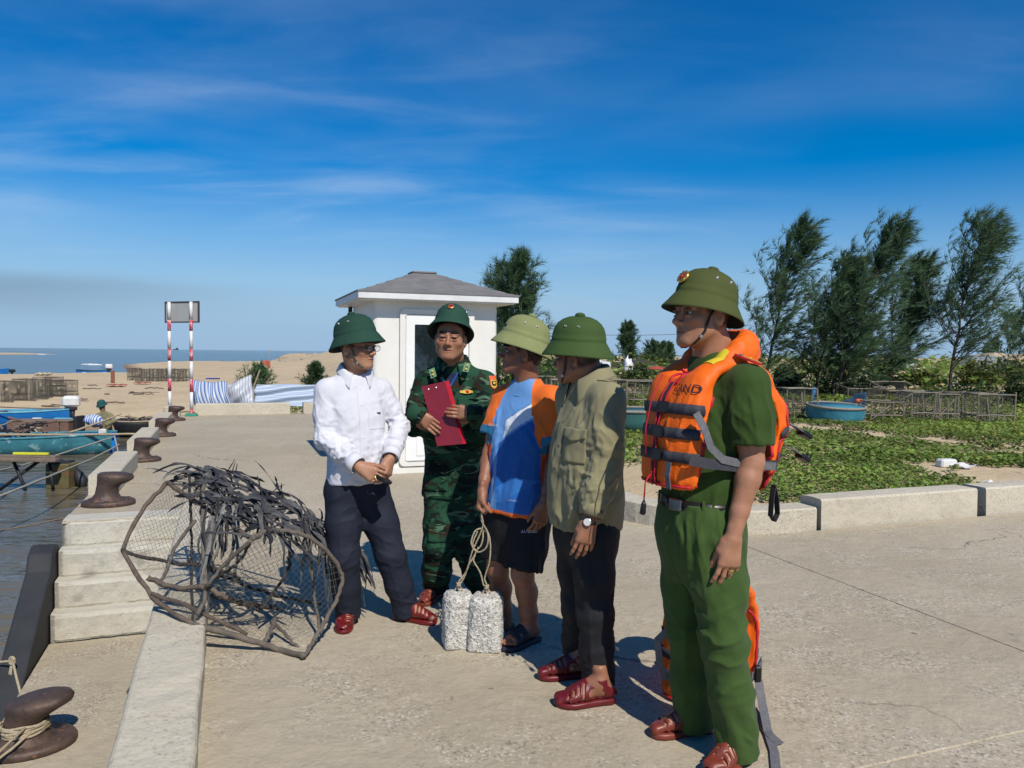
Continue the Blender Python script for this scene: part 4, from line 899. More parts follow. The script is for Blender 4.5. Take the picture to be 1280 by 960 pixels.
FOOT_Z = 0.026
def foot_piece(sk, A, T, side, col, shin=None, rs=None, h=0.0036):
    global FOOT_Z
    P = [Vector(A), Vector((A[0], A[1], 0)) + Vector((T[0], T[1], 0)).normalized() * 0.2, Vector((A[0], A[1], 0)) - Vector((T[0], T[1], 0)).normalized() * 0.08] + [Vector(p) for p in (shin or [])]
    lo = Vector([min(p[i] for p in P) - 0.08 for i in range(3)]); hi = Vector([max(p[i] for p in P) + 0.08 for i in range(3)]); f = Fld(lo, hi, h)
    foot_ops(f, A, T, side)
    if shin: f.chain([Vector(A)] + [Vector(p) for p in shin], rs, 0.03)
    Vt, F = f.nets(); Vt = relax(Vt, F, 1, 0.3); C = np.tile(np.array(col, np.float32), (len(Vt), 1)) * (1 + np.array([[.10, .13, .14]], np.float32) * fbm(Vt * 22, 3, 4)[:, None]); sk.add(Vt, F, C)
def sole_outline(scale=1.0):
    return [(-0.080, 0.0), (-0.074, 0.024), (-0.055, 0.035), (0.0, 0.033), (0.06, 0.038), (0.115, 0.050), (0.150, 0.049), (0.178, 0.040), (0.193, 0.018), (0.190, -0.004), (0.175, -0.026), (0.15, -0.042), (0.115, -0.050), (0.06, -0.042), (0.0, -0.034), (-0.055, -0.035), (-0.074, -0.024)]
def sandal(parent, A, T, side, m, kind='cage', sole_m=None):
    A = Vector(A); T = Vector((T[0], T[1], 0)).normalized(); Rr = Vector((T.y, -T.x, 0)) * side; g0 = Vector((A.x, A.y, 0)); r = empty('sandal', (0, 0, 0)); r.parent = parent
    r.location = g0 - world_matrix(parent).translation
    def p(a, b, c): return g0 + T * a + Rr * b + Vector((0, 0, c))
    ol = sole_outline(); n = len(ol); mb = MB()
    P = [p(a, b, 0.001) for a, b in ol] + [p(a * 1.02, b * 1.05, 0.010) for a, b in ol] + [p(a * 1.02, b * 1.05, 0.021) for a, b in ol] + [p(a * 0.99, b * 0.96, 0.026) for a, b in ol]
    mb.add(P, [tuple(range(n-1, -1, -1)), tuple(range(3*n, 4*n))] + [(q*n+i, q*n+(i+1) % n, q*n+n+(i+1) % n, q*n+n+i) for q in range(3) for i in range(n)])
    mb.build('sole', sole_m or m, r, True, world=True)
    lo = Vector((min(p(a, b, 0)[0] for a, b in ol), min(p(a, b, 0)[1] for a, b in ol), 0)) - Vector((0.03, 0.03, 0.0)); hi = Vector((max(p(a, b, 0)[0] for a, b in ol), max(p(a, b, 0)[1] for a, b in ol), 0.12)) + Vector((0.03, 0.03, 0))
    f = Fld(lo, hi, 0.003); foot_ops(f, A, T, side, 0.0055, toes=False)
    if kind == 'cage':
        f.ell(p(0.178, 0.004, 0.026), (0.022, 0.03, 0.02), None, 0.02)
        Rs = Matrix((T, Rr, Vector((0, 0, 1)))).transposed()
        for a in (0.078, 0.101, 0.124, 0.147):
            for b in (-1, 1): fld_box(f, p(a - .004, b * .027, .055), Rs @ Matrix.Rotation(-b * side * .35, 3, 'Z'), (.0052, .018 - (a - .078) * .07, .05), .002, .002)
        f.cone(p(0.032, -0.08, 0.060), p(0.032, 0.08, 0.060), 0.022, 0.022, 0.003, 's')
        f.cone(p(-0.005, -0.08, 0.052), p(-0.005, 0.08, 0.052), 0.018, 0.018, 0.003, 's'); f.cone(p(0.03, -0.08, 0.045), p(-0.03, -0.08, 0.052), 0.02, 0.012, 0.003, 's')
        f.ell(p(0.200, 0.006, 0.026), (.016, .022, .011), None, .002, 's')
        f.cone(p(-0.06, 0, 0.10), p(0.02, 0, 0.105), 0.036, 0.036, 0.003, 's')
    else:                                               # slide with two broad bands
        f.cone(p(0.19, -0.06, 0.02), p(0.19, 0.06, 0.02), 0.045, 0.045, 0.002, 's'); f.cone(p(0.17, -0.06, 0.06), p(0.17, 0.06, 0.06), 0.045, 0.045, 0.002, 's')
        f.cone(p(-0.045, -0.08, 0.05), p(-0.045, 0.08, 0.05), 0.075, 0.075, 0.002, 's'); f.cone(p(0.0, -0.08, 0.12), p(0.0, 0.08, 0.12), 0.055, 0.055, 0.002, 's')
        f.cone(p(0.085, -0.03, 0.07), p(0.085, 0.03, 0.07), 0.013, 0.013, 0.002, 's')
    f.cut((0, 0, 0.019), (0, 0, -1)); Vt, F = f.nets(); Vt = relax(Vt, F, 1, 0.4)
    sk = Skin(); sk.add(Vt, F); sk.build('strap', m, r)
    mb = MB(); mb.tube([p(-0.072, -0.03, 0.05), p(-0.086, 0, 0.058), p(-0.072, 0.03, 0.05)], 0.009, 6, flat=0.35)
    if kind == 'cage':
        mb.build('heel_strap', m, r, True, world=True); mb = MB(); mb.box(p(0.035, 0.045, 0.062), (0.012, 0.012, 0.014), None, 0.003); mb.build('buckle', M_steel, r, world=True)
    return r
M_steel = mat('steel', (0.55, 0.54, 0.50), rough=0.3, metal=0.9)
M_gold = mat('gilt', (0.75, 0.52, 0.14), (0.6, 0.38, 0.09), rough=0.3, metal=0.8, scale=80)
M_strap = mat('chin_strap', (0.02, 0.018, 0.016), rough=0.5)
M_hin = mat('helmet_lining', (0.055, 0.06, 0.045), (0.03, 0.035, 0.025), rough=0.9)
def helmet(parent, H, R, S, tilt, m, roll=0.0, lift=0.012, badge=None, strap=True, strap_m=None, eyelets=True, ribbon_m=None, yaw=0.0, cs=1.0, headR=None):
    Rh = R @ Matrix.Rotation(yaw, 3, 'Z') @ Matrix.Rotation(tilt, 3, 'X') @ Matrix.Rotation(roll, 3, 'Y'); c = H + R @ Vector((0, 0.002, lift)) * S
    r = empty('pith_helmet'); r.parent = parent; r.location = c - world_matrix(parent).translation
    def w(x, y, z): return c + Rh @ Vector((x, y, z)) * S * cs
    n = 56; prof = [(0.166, 0.142, -0.002), (0.1675, 0.1435, 0.002), (0.1655, 0.1415, 0.0065), (0.1505, 0.1285, 0.027), (0.1385, 0.1175, 0.046), (0.1290, 0.1090, 0.060), (0.1250, 0.1060, 0.067), (0.1250, 0.1060, 0.069), (0.1248, 0.1058, 0.084), (0.1232, 0.1042, 0.0855), (0.1205, 0.1015, 0.103), (0.1130, 0.0950, 0.127), (0.0985, 0.0828, 0.148), (0.0760, 0.0640, 0.1655), (0.0460, 0.0390, 0.1775), (0.010, 0.0085, 0.182)]
    def rings(pr, inner=False):
        P = []
        for a, b, z in pr:
            for i in range(n):
                t = 2 * math.pi * i / n; sw = 0.010 * math.cos(2 * t) * max(0, 1 - z / 0.08) * -1; P.append(w(b * math.sin(t), a * math.cos(t) + 0.004 * math.cos(t), z + (sw if z < 0.08 else 0) * 0.5))
        return P, [(k*n+i, k*n+(i+1) % n, k*n+n+(i+1) % n, k*n+n+i) for k in range(len(pr) - 1) for i in range(n)]
    P, F = rings(prof); m_ = len(prof); F.append(tuple(range((m_-1)*n, m_*n))); MB().add(P, F).build('shell', m, r, True, world=True)
    inn = [(0.165, 0.141, -0.0022), (0.142, 0.120, 0.030), (0.119, 0.100, 0.068), (0.112, 0.094, 0.09), (0.09, 0.075, 0.14), (0.01, 0.008, 0.165)]
    P, F = rings(inn); MB().add(P, F).build('lining', M_hin, r, True, world=True)
    MB().lathe([(0.024, 0.180), (0.024, 0.186), (0.018, 0.1935), (0.006, 0.197)], 16, c, Rh * (S * cs)).build('top_button', m, r, True, world=True)
    if eyelets:
        for sx in (-1, 1):
            for yy in (-0.030, 0.035):
                x = 0.0925; z = 0.1345; nr = (Rh @ Vector((sx, yy * 2, 0.75))).normalized(); q = w(sx * x * math.sqrt(max(0.1, 1 - (yy / 0.109) ** 2)) , yy, z)
                mb = MB(); mb.lathe([(0.0035, 0.001), (0.0045, 0.0035), (0.006, 0.003), (0.0065, -0.003)], 10, q, nr.to_track_quat('Z', 'Y').to_matrix(), close=False); mb.build('eyelet', M_steel, r, True, world=True)
    if badge:
        q = w(0, 0.1245, 0.118); nr = (Rh @ Vector((0, 1, 0.35))).normalized(); Rb = frame(nr, Rh @ Vector((0, 0, 1))); badge(r, q, Rb, S)
    if ribbon_m:
        for sx in (-1, 1): MB().tube([w(sx * 0.105 * math.sin(a), 0.127 * math.cos(a), 0.090) for a in [rad(5 + 8 * k) for k in range(3)]], 0.012 * S, 6, flat=0.2, upv=Rh @ Vector((0, 1, 0))).build('band_knot', ribbon_m, r, world=True)
    if strap:
        def hw(x, y, z): return H + R @ Vector((x, y, z)) * S
        mb = MB(); pts = [w(-0.098, 0.012, 0.045), hw(-0.080, 0.030, -0.01), hw(-0.068, 0.040, -0.060), hw(-0.045, 0.060, -0.098), hw(-0.012, 0.074, -0.113), hw(0.012, 0.074, -0.113), hw(0.045, 0.060, -0.098), hw(0.068, 0.040, -0.060), hw(0.080, 0.030, -0.01), w(0.098, 0.012, 0.045)]
        mb.tube(pts, 0.0055 * S, 6, flat=0.6).build('chin_strap', strap_m or M_strap, r, True, world=True)
        for sx in (-1, 1): mb = MB(); mb.box(hw(sx * 0.062, 0.050, -0.078), (0.012, 0.012, 0.014), R, 0.003); mb.build('strap_buckle', M_steel, r, world=True)
    return r
def collar(parent, c, R, rx, ry, stand, drop_, pt, gap, m, name='collar', flare=0.028, lean=0.0, thick=0.003, asym=0.0):
    mb = MB(); nu, nv = 40, 8
    def f(u, v):
        th = gap + (2 * math.pi - 2 * gap) * u; fr = max(0.0, math.cos(th)) ; end = max(0, 1 - min(u, 1 - u) / 0.14)
        if v < 0.4: k = v / 0.4; r0 = 1 + 0.02 * k; z = stand * k * (1 - 0.25 * fr); ex = 0.0
        else:
            k = (v - 0.4) / 0.6; z = stand * (1 - 0.25 * fr) + 0.006 * math.sin(math.pi * min(1, k * 2)) - (drop_ + pt * end ** 1.3) * k; ex = flare * (k ** 0.7) * (1 + 0.5 * end); r0 = 1.02
        x = math.sin(th) * (rx * r0 + ex) + (math.copysign(pt * 0.35 * end * max(0, v - 0.4), math.sin(th))); y = math.cos(th) * (ry * r0 + ex) + lean * fr
        return Vector(c) + R @ Vector((x, y, z - 0.03 * fr * 1.0))
    mb.grid(f, nu, nv); return mb.build(name, m, parent, True, world=True, solid=thick, fix=False)
def hull_lo_hi(pts, pad): return Vector([min(p[i] for p in pts) - pad for i in range(3)]), Vector([max(p[i] for p in pts) + pad for i in range(3)])
# ================================================================== PEOPLE
def fld_box(f, c, R, half, r=0.01, k=0.0, op='s'):
    c = npv(c); R = np.array(R, np.float32); m = float(np.linalg.norm(half)) + k + 0.02; sl, g = f.sub(c - m, c + m)
    if sl is None: return
    x, y, z = g[0] - c[0], g[1] - c[1], g[2] - c[2]; o = 0; mx = None
    for i in range(3):
        q = np.abs(x * R[0, i] + y * R[1, i] + z * R[2, i]) - (half[i] - r); o = o + np.maximum(q, 0) ** 2; mx = q if mx is None else np.maximum(mx, q)
    f.put(sl, np.sqrt(o) + np.minimum(mx, 0) - r, k, op)
def cloth_mat(name, c1, c2=None, scale=5, rough=0.85, bump=0.25, bscale=260, attr=None, sheen=0.08, **k): return mat(name, c1, c2 or tuple(x * 0.85 for x in c1), scale=scale, rough=rough, bump=bump, bscale=bscale, attr=attr, sheen=sheen, spec=0.2, dist=0.003, **k)
class Pose:
    pass
def person(label, base):
    r = empty('person', (base.x, base.y, 0), 0, label, 'person'); return r
def garment(parent, name, mats, h, build, zones, creases=(), col=None, seed=0, base=0.0012, pts=(), pad=0.25, it=2, sides=True):
    lo, hi = hull_lo_hi(pts, pad); f = Fld(lo, hi, h); build(f); Vt, F = f.nets(); Vt = relax(Vt, F, it, 0.5); N = vnormals(Vt, F)
    Vt = wrinkle(Vt, N, zones, base, seed); Vt = crease(Vt, N, creases); sk = Skin(); sk.add(Vt, F, col(Vt, N) if col else None); return sk.build(name, mats, parent)
def tube_into(f, pts, rs, k=0.03, kk=0.02, depth=0.035, wall=0.009, trim=0.0):
    f2 = Fld(f.lo, f.lo, f.h); f2.n = f.n; f2.A = np.full(f.A.shape, 1.0, np.float32); f2.chain(pts, rs, kk)
    e = Vector(pts[-1]); d = (e - Vector(pts[-2])).normalized(); e = e - d * trim; fld_box(f2, e + d * 0.11, frame(d, d.orthogonal()), (0.16, 0.11, 0.16), 0.002, 0.004)
    f2.cone(e - d * depth, e + d * 0.06, rs[-1] - wall, rs[-1] - wall, 0.0, 's'); f.put((slice(None),) * 3, f2.A, k, 'u')
def trap(f, T, SR, SL, r0=.062, r1=.058, k=.05):
    for Sx, q in ((SR, 1), (SL, -1)):
        f.cone(T['N'] + T['right'] * q * .035 - T['up'] * .055, Sx - T['right'] * q * .01 - T['up'] * -.006, r0, r1, k)
def loc(T, x, y, z): return Vector(T['P']) + T['right'] * x + T['fwd'] * y + T['up'] * z
def torso(P, N, SR, SL):
    up = (N - P).normalized(); rt = (SR - SL); rt = (rt - up * rt.dot(up)).normalized(); return dict(P=P, N=N, up=up, right=rt, fwd=up.cross(rt), L=(N - P).length, R=Matrix((rt, up.cross(rt), up)).transposed())
def core(sk, T, arms, legs, col):
    f = Fld(*hull_lo_hi([T['P'], T['N']] + [p for a in arms for p in a] + [p for l in legs for p in l], 0.16), 0.014)
    f.stack(T['P'], T['up'], T['right'], [(-0.12, .10, .08, 0), (0, .135, .095, 0), (.2, .115, .085, 0), (.4, .135, .09, 0), (T['L'], .06, .06, 0)], -0.12, T['L'], 0.02)
    for a in arms: f.chain(a, [0.045, 0.036, 0.026][:len(a)], 0.03)
    for l in legs: f.chain(l, [0.075, 0.05, 0.03][:len(l)], 0.03)
    Vt, F = f.nets(); sk.add(Vt, F, np.tile(np.array(col, np.float32), (len(Vt), 1)))
M_eye = mat('eye', (1, 1, 1), (0.95, 0.95, 0.95), rough=0.12, attr='Col', spec=0.6)
M_brow = mat('brow', (1, 1, 1), (.8, .8, .8), rough=0.8, attr='Col', spec=0.1)
M_plastic_red = mat('sandal_red', (0.16, 0.010, 0.010), (0.12, 0.008, 0.008), scale=20, rough=0.40, spec=0.45, c3=(.20, .13, .09), s3=9, t3=.66)
M_plastic_brown = mat('sandal_brown', (0.19, 0.036, 0.020), (0.15, 0.028, 0.016), scale=20, rough=0.42, spec=0.45, c3=(.22, .15, .10), s3=9, t3=.66)
M_plastic_wine = mat('sandal_wine', (0.13, 0.010, 0.014), (0.10, 0.008, 0.011), scale=20, rough=0.40, spec=0.45, c3=(.20, .13, .09), s3=9, t3=.66)
M_slide = mat('slide_black', (0.012, 0.014, 0.024), (0.018, 0.020, 0.032), scale=20, rough=0.6)
SKIN = {k: skin_mat('skin_' + k, (1, 1, 1)) for k in 'abcde'}
def button(parent, bvh, p, d, m, r=0.006, name='button'):
    q = drop(bvh, p, d, 0.002)
    if q is None: return
    MB().lathe([(r, -0.002), (r, 0.0012), (r * 0.7, 0.0022), (r * 0.25, 0.0014)], 10, q, (-Vector(d)).to_track_quat('Z', 'Y').to_matrix()).build(name, m, parent, True, world=True)

# ------------------------------------------------------------------ 1: white shirt, dark trousers
def man_white():
    SKC = (0.42, 0.215, 0.128); r = person('man in white shirt, navy trousers and dark green helmet, wearing glasses', gnd(470, 785)); sk = Skin()
    P = at(446, 590, 4.32); N = at(444, 466, 4.33); SR = at(407, 489, 4.27); SL = at(477, 489, 4.41); T = torso(P, N, SR, SL)
    ER = at(406, 549, 4.20); WR = at(449, 583, 4.09); EL = at(500, 533, 4.40); WL = at(488, 572, 4.19)
    hR = at(428, 618, 4.28); hL = at(466, 618, 4.38); kR = at(430, 695, 4.22); aR = at(435, 768, 4.31); kL = at(488, 692, 4.33); aL = at(508, 766, 4.39)
    H = at(446, 434, 4.29); R = frame((0.90, -0.43, -0.02), (-0.06, 0, 1)); S = 1.06
    head_piece(sk, H, R, S, SKC, [H.lerp(N, 0.75) + Vector((0, 0.01, 0)), N - T['up'] * 0.03], fat=1.06, look=-0.2)
    fR, fL = Vector((-0.05, -1, 0)), Vector((0.95, -0.31, 0)); AR = gnd(434, 783) ; AR = Vector((AR.x, 4.335, 0.09)); AL = Vector((aL.x, 4.385, 0.09))
    limb_piece(sk, [ER, WR], [0.040, 0.0265], SKC, dict(wr=WR, d=(0.82, -0.22, -0.42), n=(0.25, 0.75, -0.35), side=1, curl=[(0.25, 0.5, 0.4), (0.35, 0.6, 0.5), (0.45, 0.7, 0.5), (0.6, 0.8, 0.5)], thumb=(0.55, 0.3)))
    limb_piece(sk, [EL, WL], [0.040, 0.0265], SKC, dict(wr=WL, d=(-0.15, -0.25, -0.95), n=(-0.9, 0.3, 0), side=-1, curl=0.5, thumb=(0.4, 0.3)))
    foot_piece(sk, AR, fR, -1, SKC, [aR + Vector((0, 0, .05))], [0.034, 0.042]); foot_piece(sk, AL, fL, 1, SKC, [aL + Vector((0, 0, .05))], [0.034, 0.042])
    core(sk, T, [[SR, ER, WR], [SL, EL, WL]], [[hR, kR, aR], [hL, kL, aL]], SKC); sk.build('body', [SKIN['a'], M_eye, M_brow], r)
    m = cloth_mat('white_shirt', (0.64, 0.64, 0.68), (0.59, 0.59, 0.63), rough=0.8)
    tab = [(-0.06, .173, .133, .005), (0.03, .163, .140, .015), (0.16, .155, .136, .018), (0.30, .156, .126, .012), (0.40, .158, .112, .004), (0.47, .150, .095, -.004), (0.53, .095, .075, -.008), (0.57, .062, .062, -.004)]
    armR = [SR + T['right'] * -0.005, SR.lerp(ER, .5), ER, ER.lerp(WR, .55), WR - (WR - ER).normalized() * 0.02]; rR = [.066, .058, .053, .048, .041]
    armL = [SL + T['right'] * 0.005, SL.lerp(EL, .5), EL, EL.lerp(WL, .55), WL - (WL - EL).normalized() * 0.005]; rL = [.066, .057, .052, .048, .040]
    def b(f):
        f.stack(P, T['up'], T['right'], tab, -0.055, 0.57, 0.0); trap(f, T, SR, SL); tube_into(f, armR, rR); tube_into(f, armL, rL)
        f.cone(N - T['up'] * 0.05, N + T['up'] * .2, .058, .10, .01, 's'); f.cone(loc(T, 0, .17, .56), loc(T, 0, .13, .50), .04, .008, .02, 's'); 
    z = [(ER, .10, (ER - SR).cross(T['fwd']), .011, 26), (ER.lerp(WR, .5), .10, (WR - ER).cross(Vector((0, 0, 1))), .010, 26), (SR.lerp(ER, .5), .12, (.6, 0, 1), .006, 20), (EL, .09, (EL - SL).cross(T['fwd']), .012, 28), (EL.lerp(WL, .6), .08, (WL - EL).cross(Vector((0, 1, 0))), .010, 30), (SL.lerp(EL, .5), .10, (-.5, 0, 1), .006, 22),
         (loc(T, -.05, .12, .02), .15, (-.7, 0, .5), .010, 18), (loc(T, .08, .12, .10), .16, (.9, 0, .5), .009, 16), (loc(T, 0, .13, .28), .2, (.4, 0, 1), .005, 14), (loc(T, 0, -.1, .2), .25, (0, 0, 1), .006, 12), (loc(T, .16, 0, .35), .10, (-.6, 0, 1), .008, 20), (loc(T, -.15, .04, .36), .1, (.6, 0, 1), .008, 20)]
    cr = [(loc(T, .15, .08, .40), loc(T, -.02, .15, .16), .012, .008), (loc(T, -.14, .08, .38), loc(T, .0, .14, .20), .012, .006), (loc(T, .17, .03, .16), loc(T, .04, .15, .04), .010, .009), (loc(T, -.15, .07, .14), loc(T, -.05, .15, .0), .010, .009)]
    sh = garment(r, 'shirt', m, .0062, b, z, cr, seed=2, pts=armR + armL + [P, N], pad=.22); bv = bvh_of(sh)
    collar(r, N + T['up'] * .012, T['R'] @ Matrix.Rotation(-0.22, 3, 'X'), .073, .077, .036, .044, .040, .42, m, flare=.028)
    d = -T['fwd']; pl = patch(bv, loc(T, -.017, .3, -.01), T['right'] * .034, T['up'] * .50, d, 3, 40, .0028); pl.build('placket', m, r, True, world=True, fix=False)
    M_btn = mat('shirt_button', (0.75, 0.74, 0.72), rough=0.3)
    for k in range(6): button(r, bv, loc(T, 0, .3, .03 + .088 * k), d, M_btn)
    patch(bv, loc(T, -.135, .3, .25), T['right'] * .10, T['up'] * .115, d, 10, 10, .0025).build('chest_pocket', m, r, True, world=True, fix=False)
    mb = MB(); q = drop(bv, loc(T, -.095, .3, .335), d, .004); mb.box(q, (.022, .004, .009), T['R']); mb.build('pocket_mark', mat('dark_mark', (.02, .02, .025)), r, world=True)
    for nm, A_, W_, rr in (('cuff', armR, WR, .046), ('cuff', armL, WL, .045)):
        dd = (Vector(A_[-1]) - Vector(A_[-2])).normalized(); MB().tube([Vector(A_[-1]) - dd * .045, Vector(A_[-1]) - dd * .02, Vector(A_[-1]) + dd * .012], [rr + .002, rr + .0035, rr + .001], 20, cap=False).build(nm, m, r, True, world=True, solid=.003, fix=False)
    mt = cloth_mat('navy_trousers', (0.014, 0.017, 0.029), (0.017, 0.021, 0.034), rough=0.75, sheen=0.0)
    tt = [(-.20, .09, .08, 0), (-.13, .15, .115, 0), (-.07, .168, .124, 0), (0.0, .166, .126, .005), (.05, .158, .122, .006)]
    lR = [hR, hR.lerp(kR, .5), kR, kR.lerp(aR, .5), aR + Vector((0, 0, -.012))]; lL = [hL, hL.lerp(kL, .5), kL, kL.lerp(aL, .5), aL + Vector((0.005, 0, -.008))]; rl = [.102, .096, .083, .077, .070]
    def b(f):
        f.stack(P, T['up'], T['right'], tt, -.20, .02, .0); tube_into(f, lR, rl, .05, .03); tube_into(f, lL, rl, .05, .03)
    z = [(kR, .14, (1, 0, .35), .008, 17), (kL, .14, (1, 0, -.45), .009, 17), (aR + Vector((0, 0, .06)), .11, (1, 0, .2), .009, 18), (aL + Vector((0, 0, .06)), .12, (1, 0, -.3), .011, 18), (hL, .16, (.8, 0, -1), .009, 13), (hR, .15, (.5, 0, 1), .008, 13), (hR.lerp(hL, .5) + Vector((0, -.1, -.06)), .12, (1, 0, .5), .008, 18)]
    def creaseline(l): return [(l[i] + Vector((0, -.09, 0)), l[i + 1] + Vector((0, -.075, 0)), .008, .005) for i in range(1, 4)]
    garment(r, 'trousers', mt, .0068, b, z, creaseline(lR) + creaseline(lL), seed=5, pts=lR + lL + [P], pad=.2)
    sandal(r, AR, fR, -1, M_plastic_red); sandal(r, AL, fL, 1, M_plastic_red)
    helmet(r, H, R, S, rad(13), mat('helmet_dark_green', (0.010, 0.046, 0.028), (0.012, 0.054, 0.033), scale=8, rough=0.85, bump=0.3, bscale=500), lift=0.006, cs=.93, strap_m=mat('strap_olive', (.10, .10, .07)), eyelets=True)
    g = empty('glasses'); g.parent = r; g.location = H - world_matrix(r).translation; mg = mat('glasses_frame', (.03, .03, .03), rough=.3, metal=.5)
    def hw(x, y, z): return H + R @ Vector((x, y, z)) * S
    for q in (-1, 1):
        MB().tube([hw(q * .032 + .024 * math.cos(a), .108 + .002 * math.cos(a) * q, -.003 + .0165 * math.sin(a)) for a in [2 * math.pi * k / 20 for k in range(21)]], .0014, 5).build('rim', mg, g, True, world=True)
        mb = MB(); mb.v = [tuple(hw(q * .032 + .0235 * math.cos(a), .108, -.003 + .016 * math.sin(a))) for a in [2 * math.pi * k / 20 for k in range(20)]]; mb.f = [tuple(range(20))]; mb.m = [0]; mb.build('lens', M_lens, g, world=True)
        MB().tube([hw(q * .057, .105, .003), hw(q * .074, .05, .004), hw(q * .080, .0, .004), hw(q * .079, -.02, -.012)], .0016, 5).build('temple_arm', mg, g, True, world=True)
    MB().tube([hw(-.009, .109, 0), hw(0, .113, .003), hw(.009, .109, 0)], .0014, 5).build('bridge', mg, g, True, world=True)
    mb = MB(); q = WR + Vector((0.82, -0.22, -0.42)).normalized() * .105; mb.lathe([(.0105, -.004), (.012, 0), (.0105, .004)], 14, q + Vector((-.0, -.004, -.008)), frame(Vector((0.82, -0.22, -0.42)), (0, 0, 1)) @ Matrix.Rotation(-math.pi / 2, 3, 'X'), close=False).build('ring', M_gold, r, True, world=True)
    c = WR + Vector((0.82, -0.22, -0.42)).normalized() * .125 + Vector((.022, .018, -.006)); ph = empty('phone', c, 0, 'black rounded phone case held in the hand of the man in white', 'phone')
    Rp = frame((.75, -.45, -.45), (0.1, 0.5, 1)); mb = MB(); mb.prism(rounded_rect(-.034, .034, -.05, .05, .02), -.008, .008, Rp @ Matrix.Rotation(0.3, 3, 'Y'), c); mb.build('case', mat('phone_black', (.012, .012, .014), rough=.35), ph, world=True, bevel=.003)
def lens_material():
    m, nt, b = nodes('lens'); b.inputs['Base Color'].default_value = (.8, .82, .82, 1); b.inputs['Roughness'].default_value = .02; b.inputs['Alpha'].default_value = .16; return m
M_lens = lens_material()

# ------------------------------------------------------------------ 2: soldier in camouflage
def camo_material():
    m, nt, b = nodes('camouflage'); N = nt.nodes.new; L = nt.links.new; tc = N('ShaderNodeTexCoord')
    def layer(loc_, s, t, st=(1, 1, 1)):
        mp = N('ShaderNodeMapping'); mp.inputs['Location'].default_value = loc_; mp.inputs['Scale'].default_value = st; L(tc.outputs['Object'], mp.inputs[0])
        n = N('ShaderNodeTexNoise'); n.inputs['Scale'].default_value = s; n.inputs['Detail'].default_value = 2.5; n.inputs['Roughness'].default_value = .55; n.inputs['Distortion'].default_value = 1.2; L(mp.outputs[0], n.inputs['Vector'])
        r = N('ShaderNodeMapRange'); r.inputs[1].default_value = t; r.inputs[2].default_value = t + .015; L(n.outputs[0], r.inputs[0]); return r.outputs[0]
    col = None; cur = (0.009, 0.040, 0.020)
    for f, c in ((layer((1, 2, 3), 5.5, .52, (1, 1, 1.7)), (0.004, 0.012, 0.009)), (layer((4, 2, 9), 7, .56, (.8, .8, 1.8)), (0.026, 0.020, 0.012)), (layer((7, 5, 1), 6, .55, (.9, .9, 1.8)), (0.016, 0.062, 0.033)), (layer((3, 8, 6), 9.5, .60, (.6, .6, 1.9)), (0.075, 0.15, 0.09))):
        x = N('ShaderNodeMix'); x.data_type = 'RGBA'; L(f, x.inputs[0])
        if col is None: x.inputs[6].default_value = (*cur, 1)
        else: L(col, x.inputs[6])
        x.inputs[7].default_value = (*c, 1); col = x.outputs[2]
    L(col, b.inputs['Base Color']); b.inputs['Roughness'].default_value = .85; b.inputs['Specular IOR Level'].default_value = .2
    n2 = N('ShaderNodeTexNoise'); n2.inputs['Scale'].default_value = 260; L(tc.outputs['Object'], n2.inputs['Vector']); bp = N('ShaderNodeBump'); bp.inputs['Strength'].default_value = .2; bp.inputs['Distance'].default_value = .003; L(n2.outputs[0], bp.inputs['Height']); L(bp.outputs[0], b.inputs['Normal']); return m
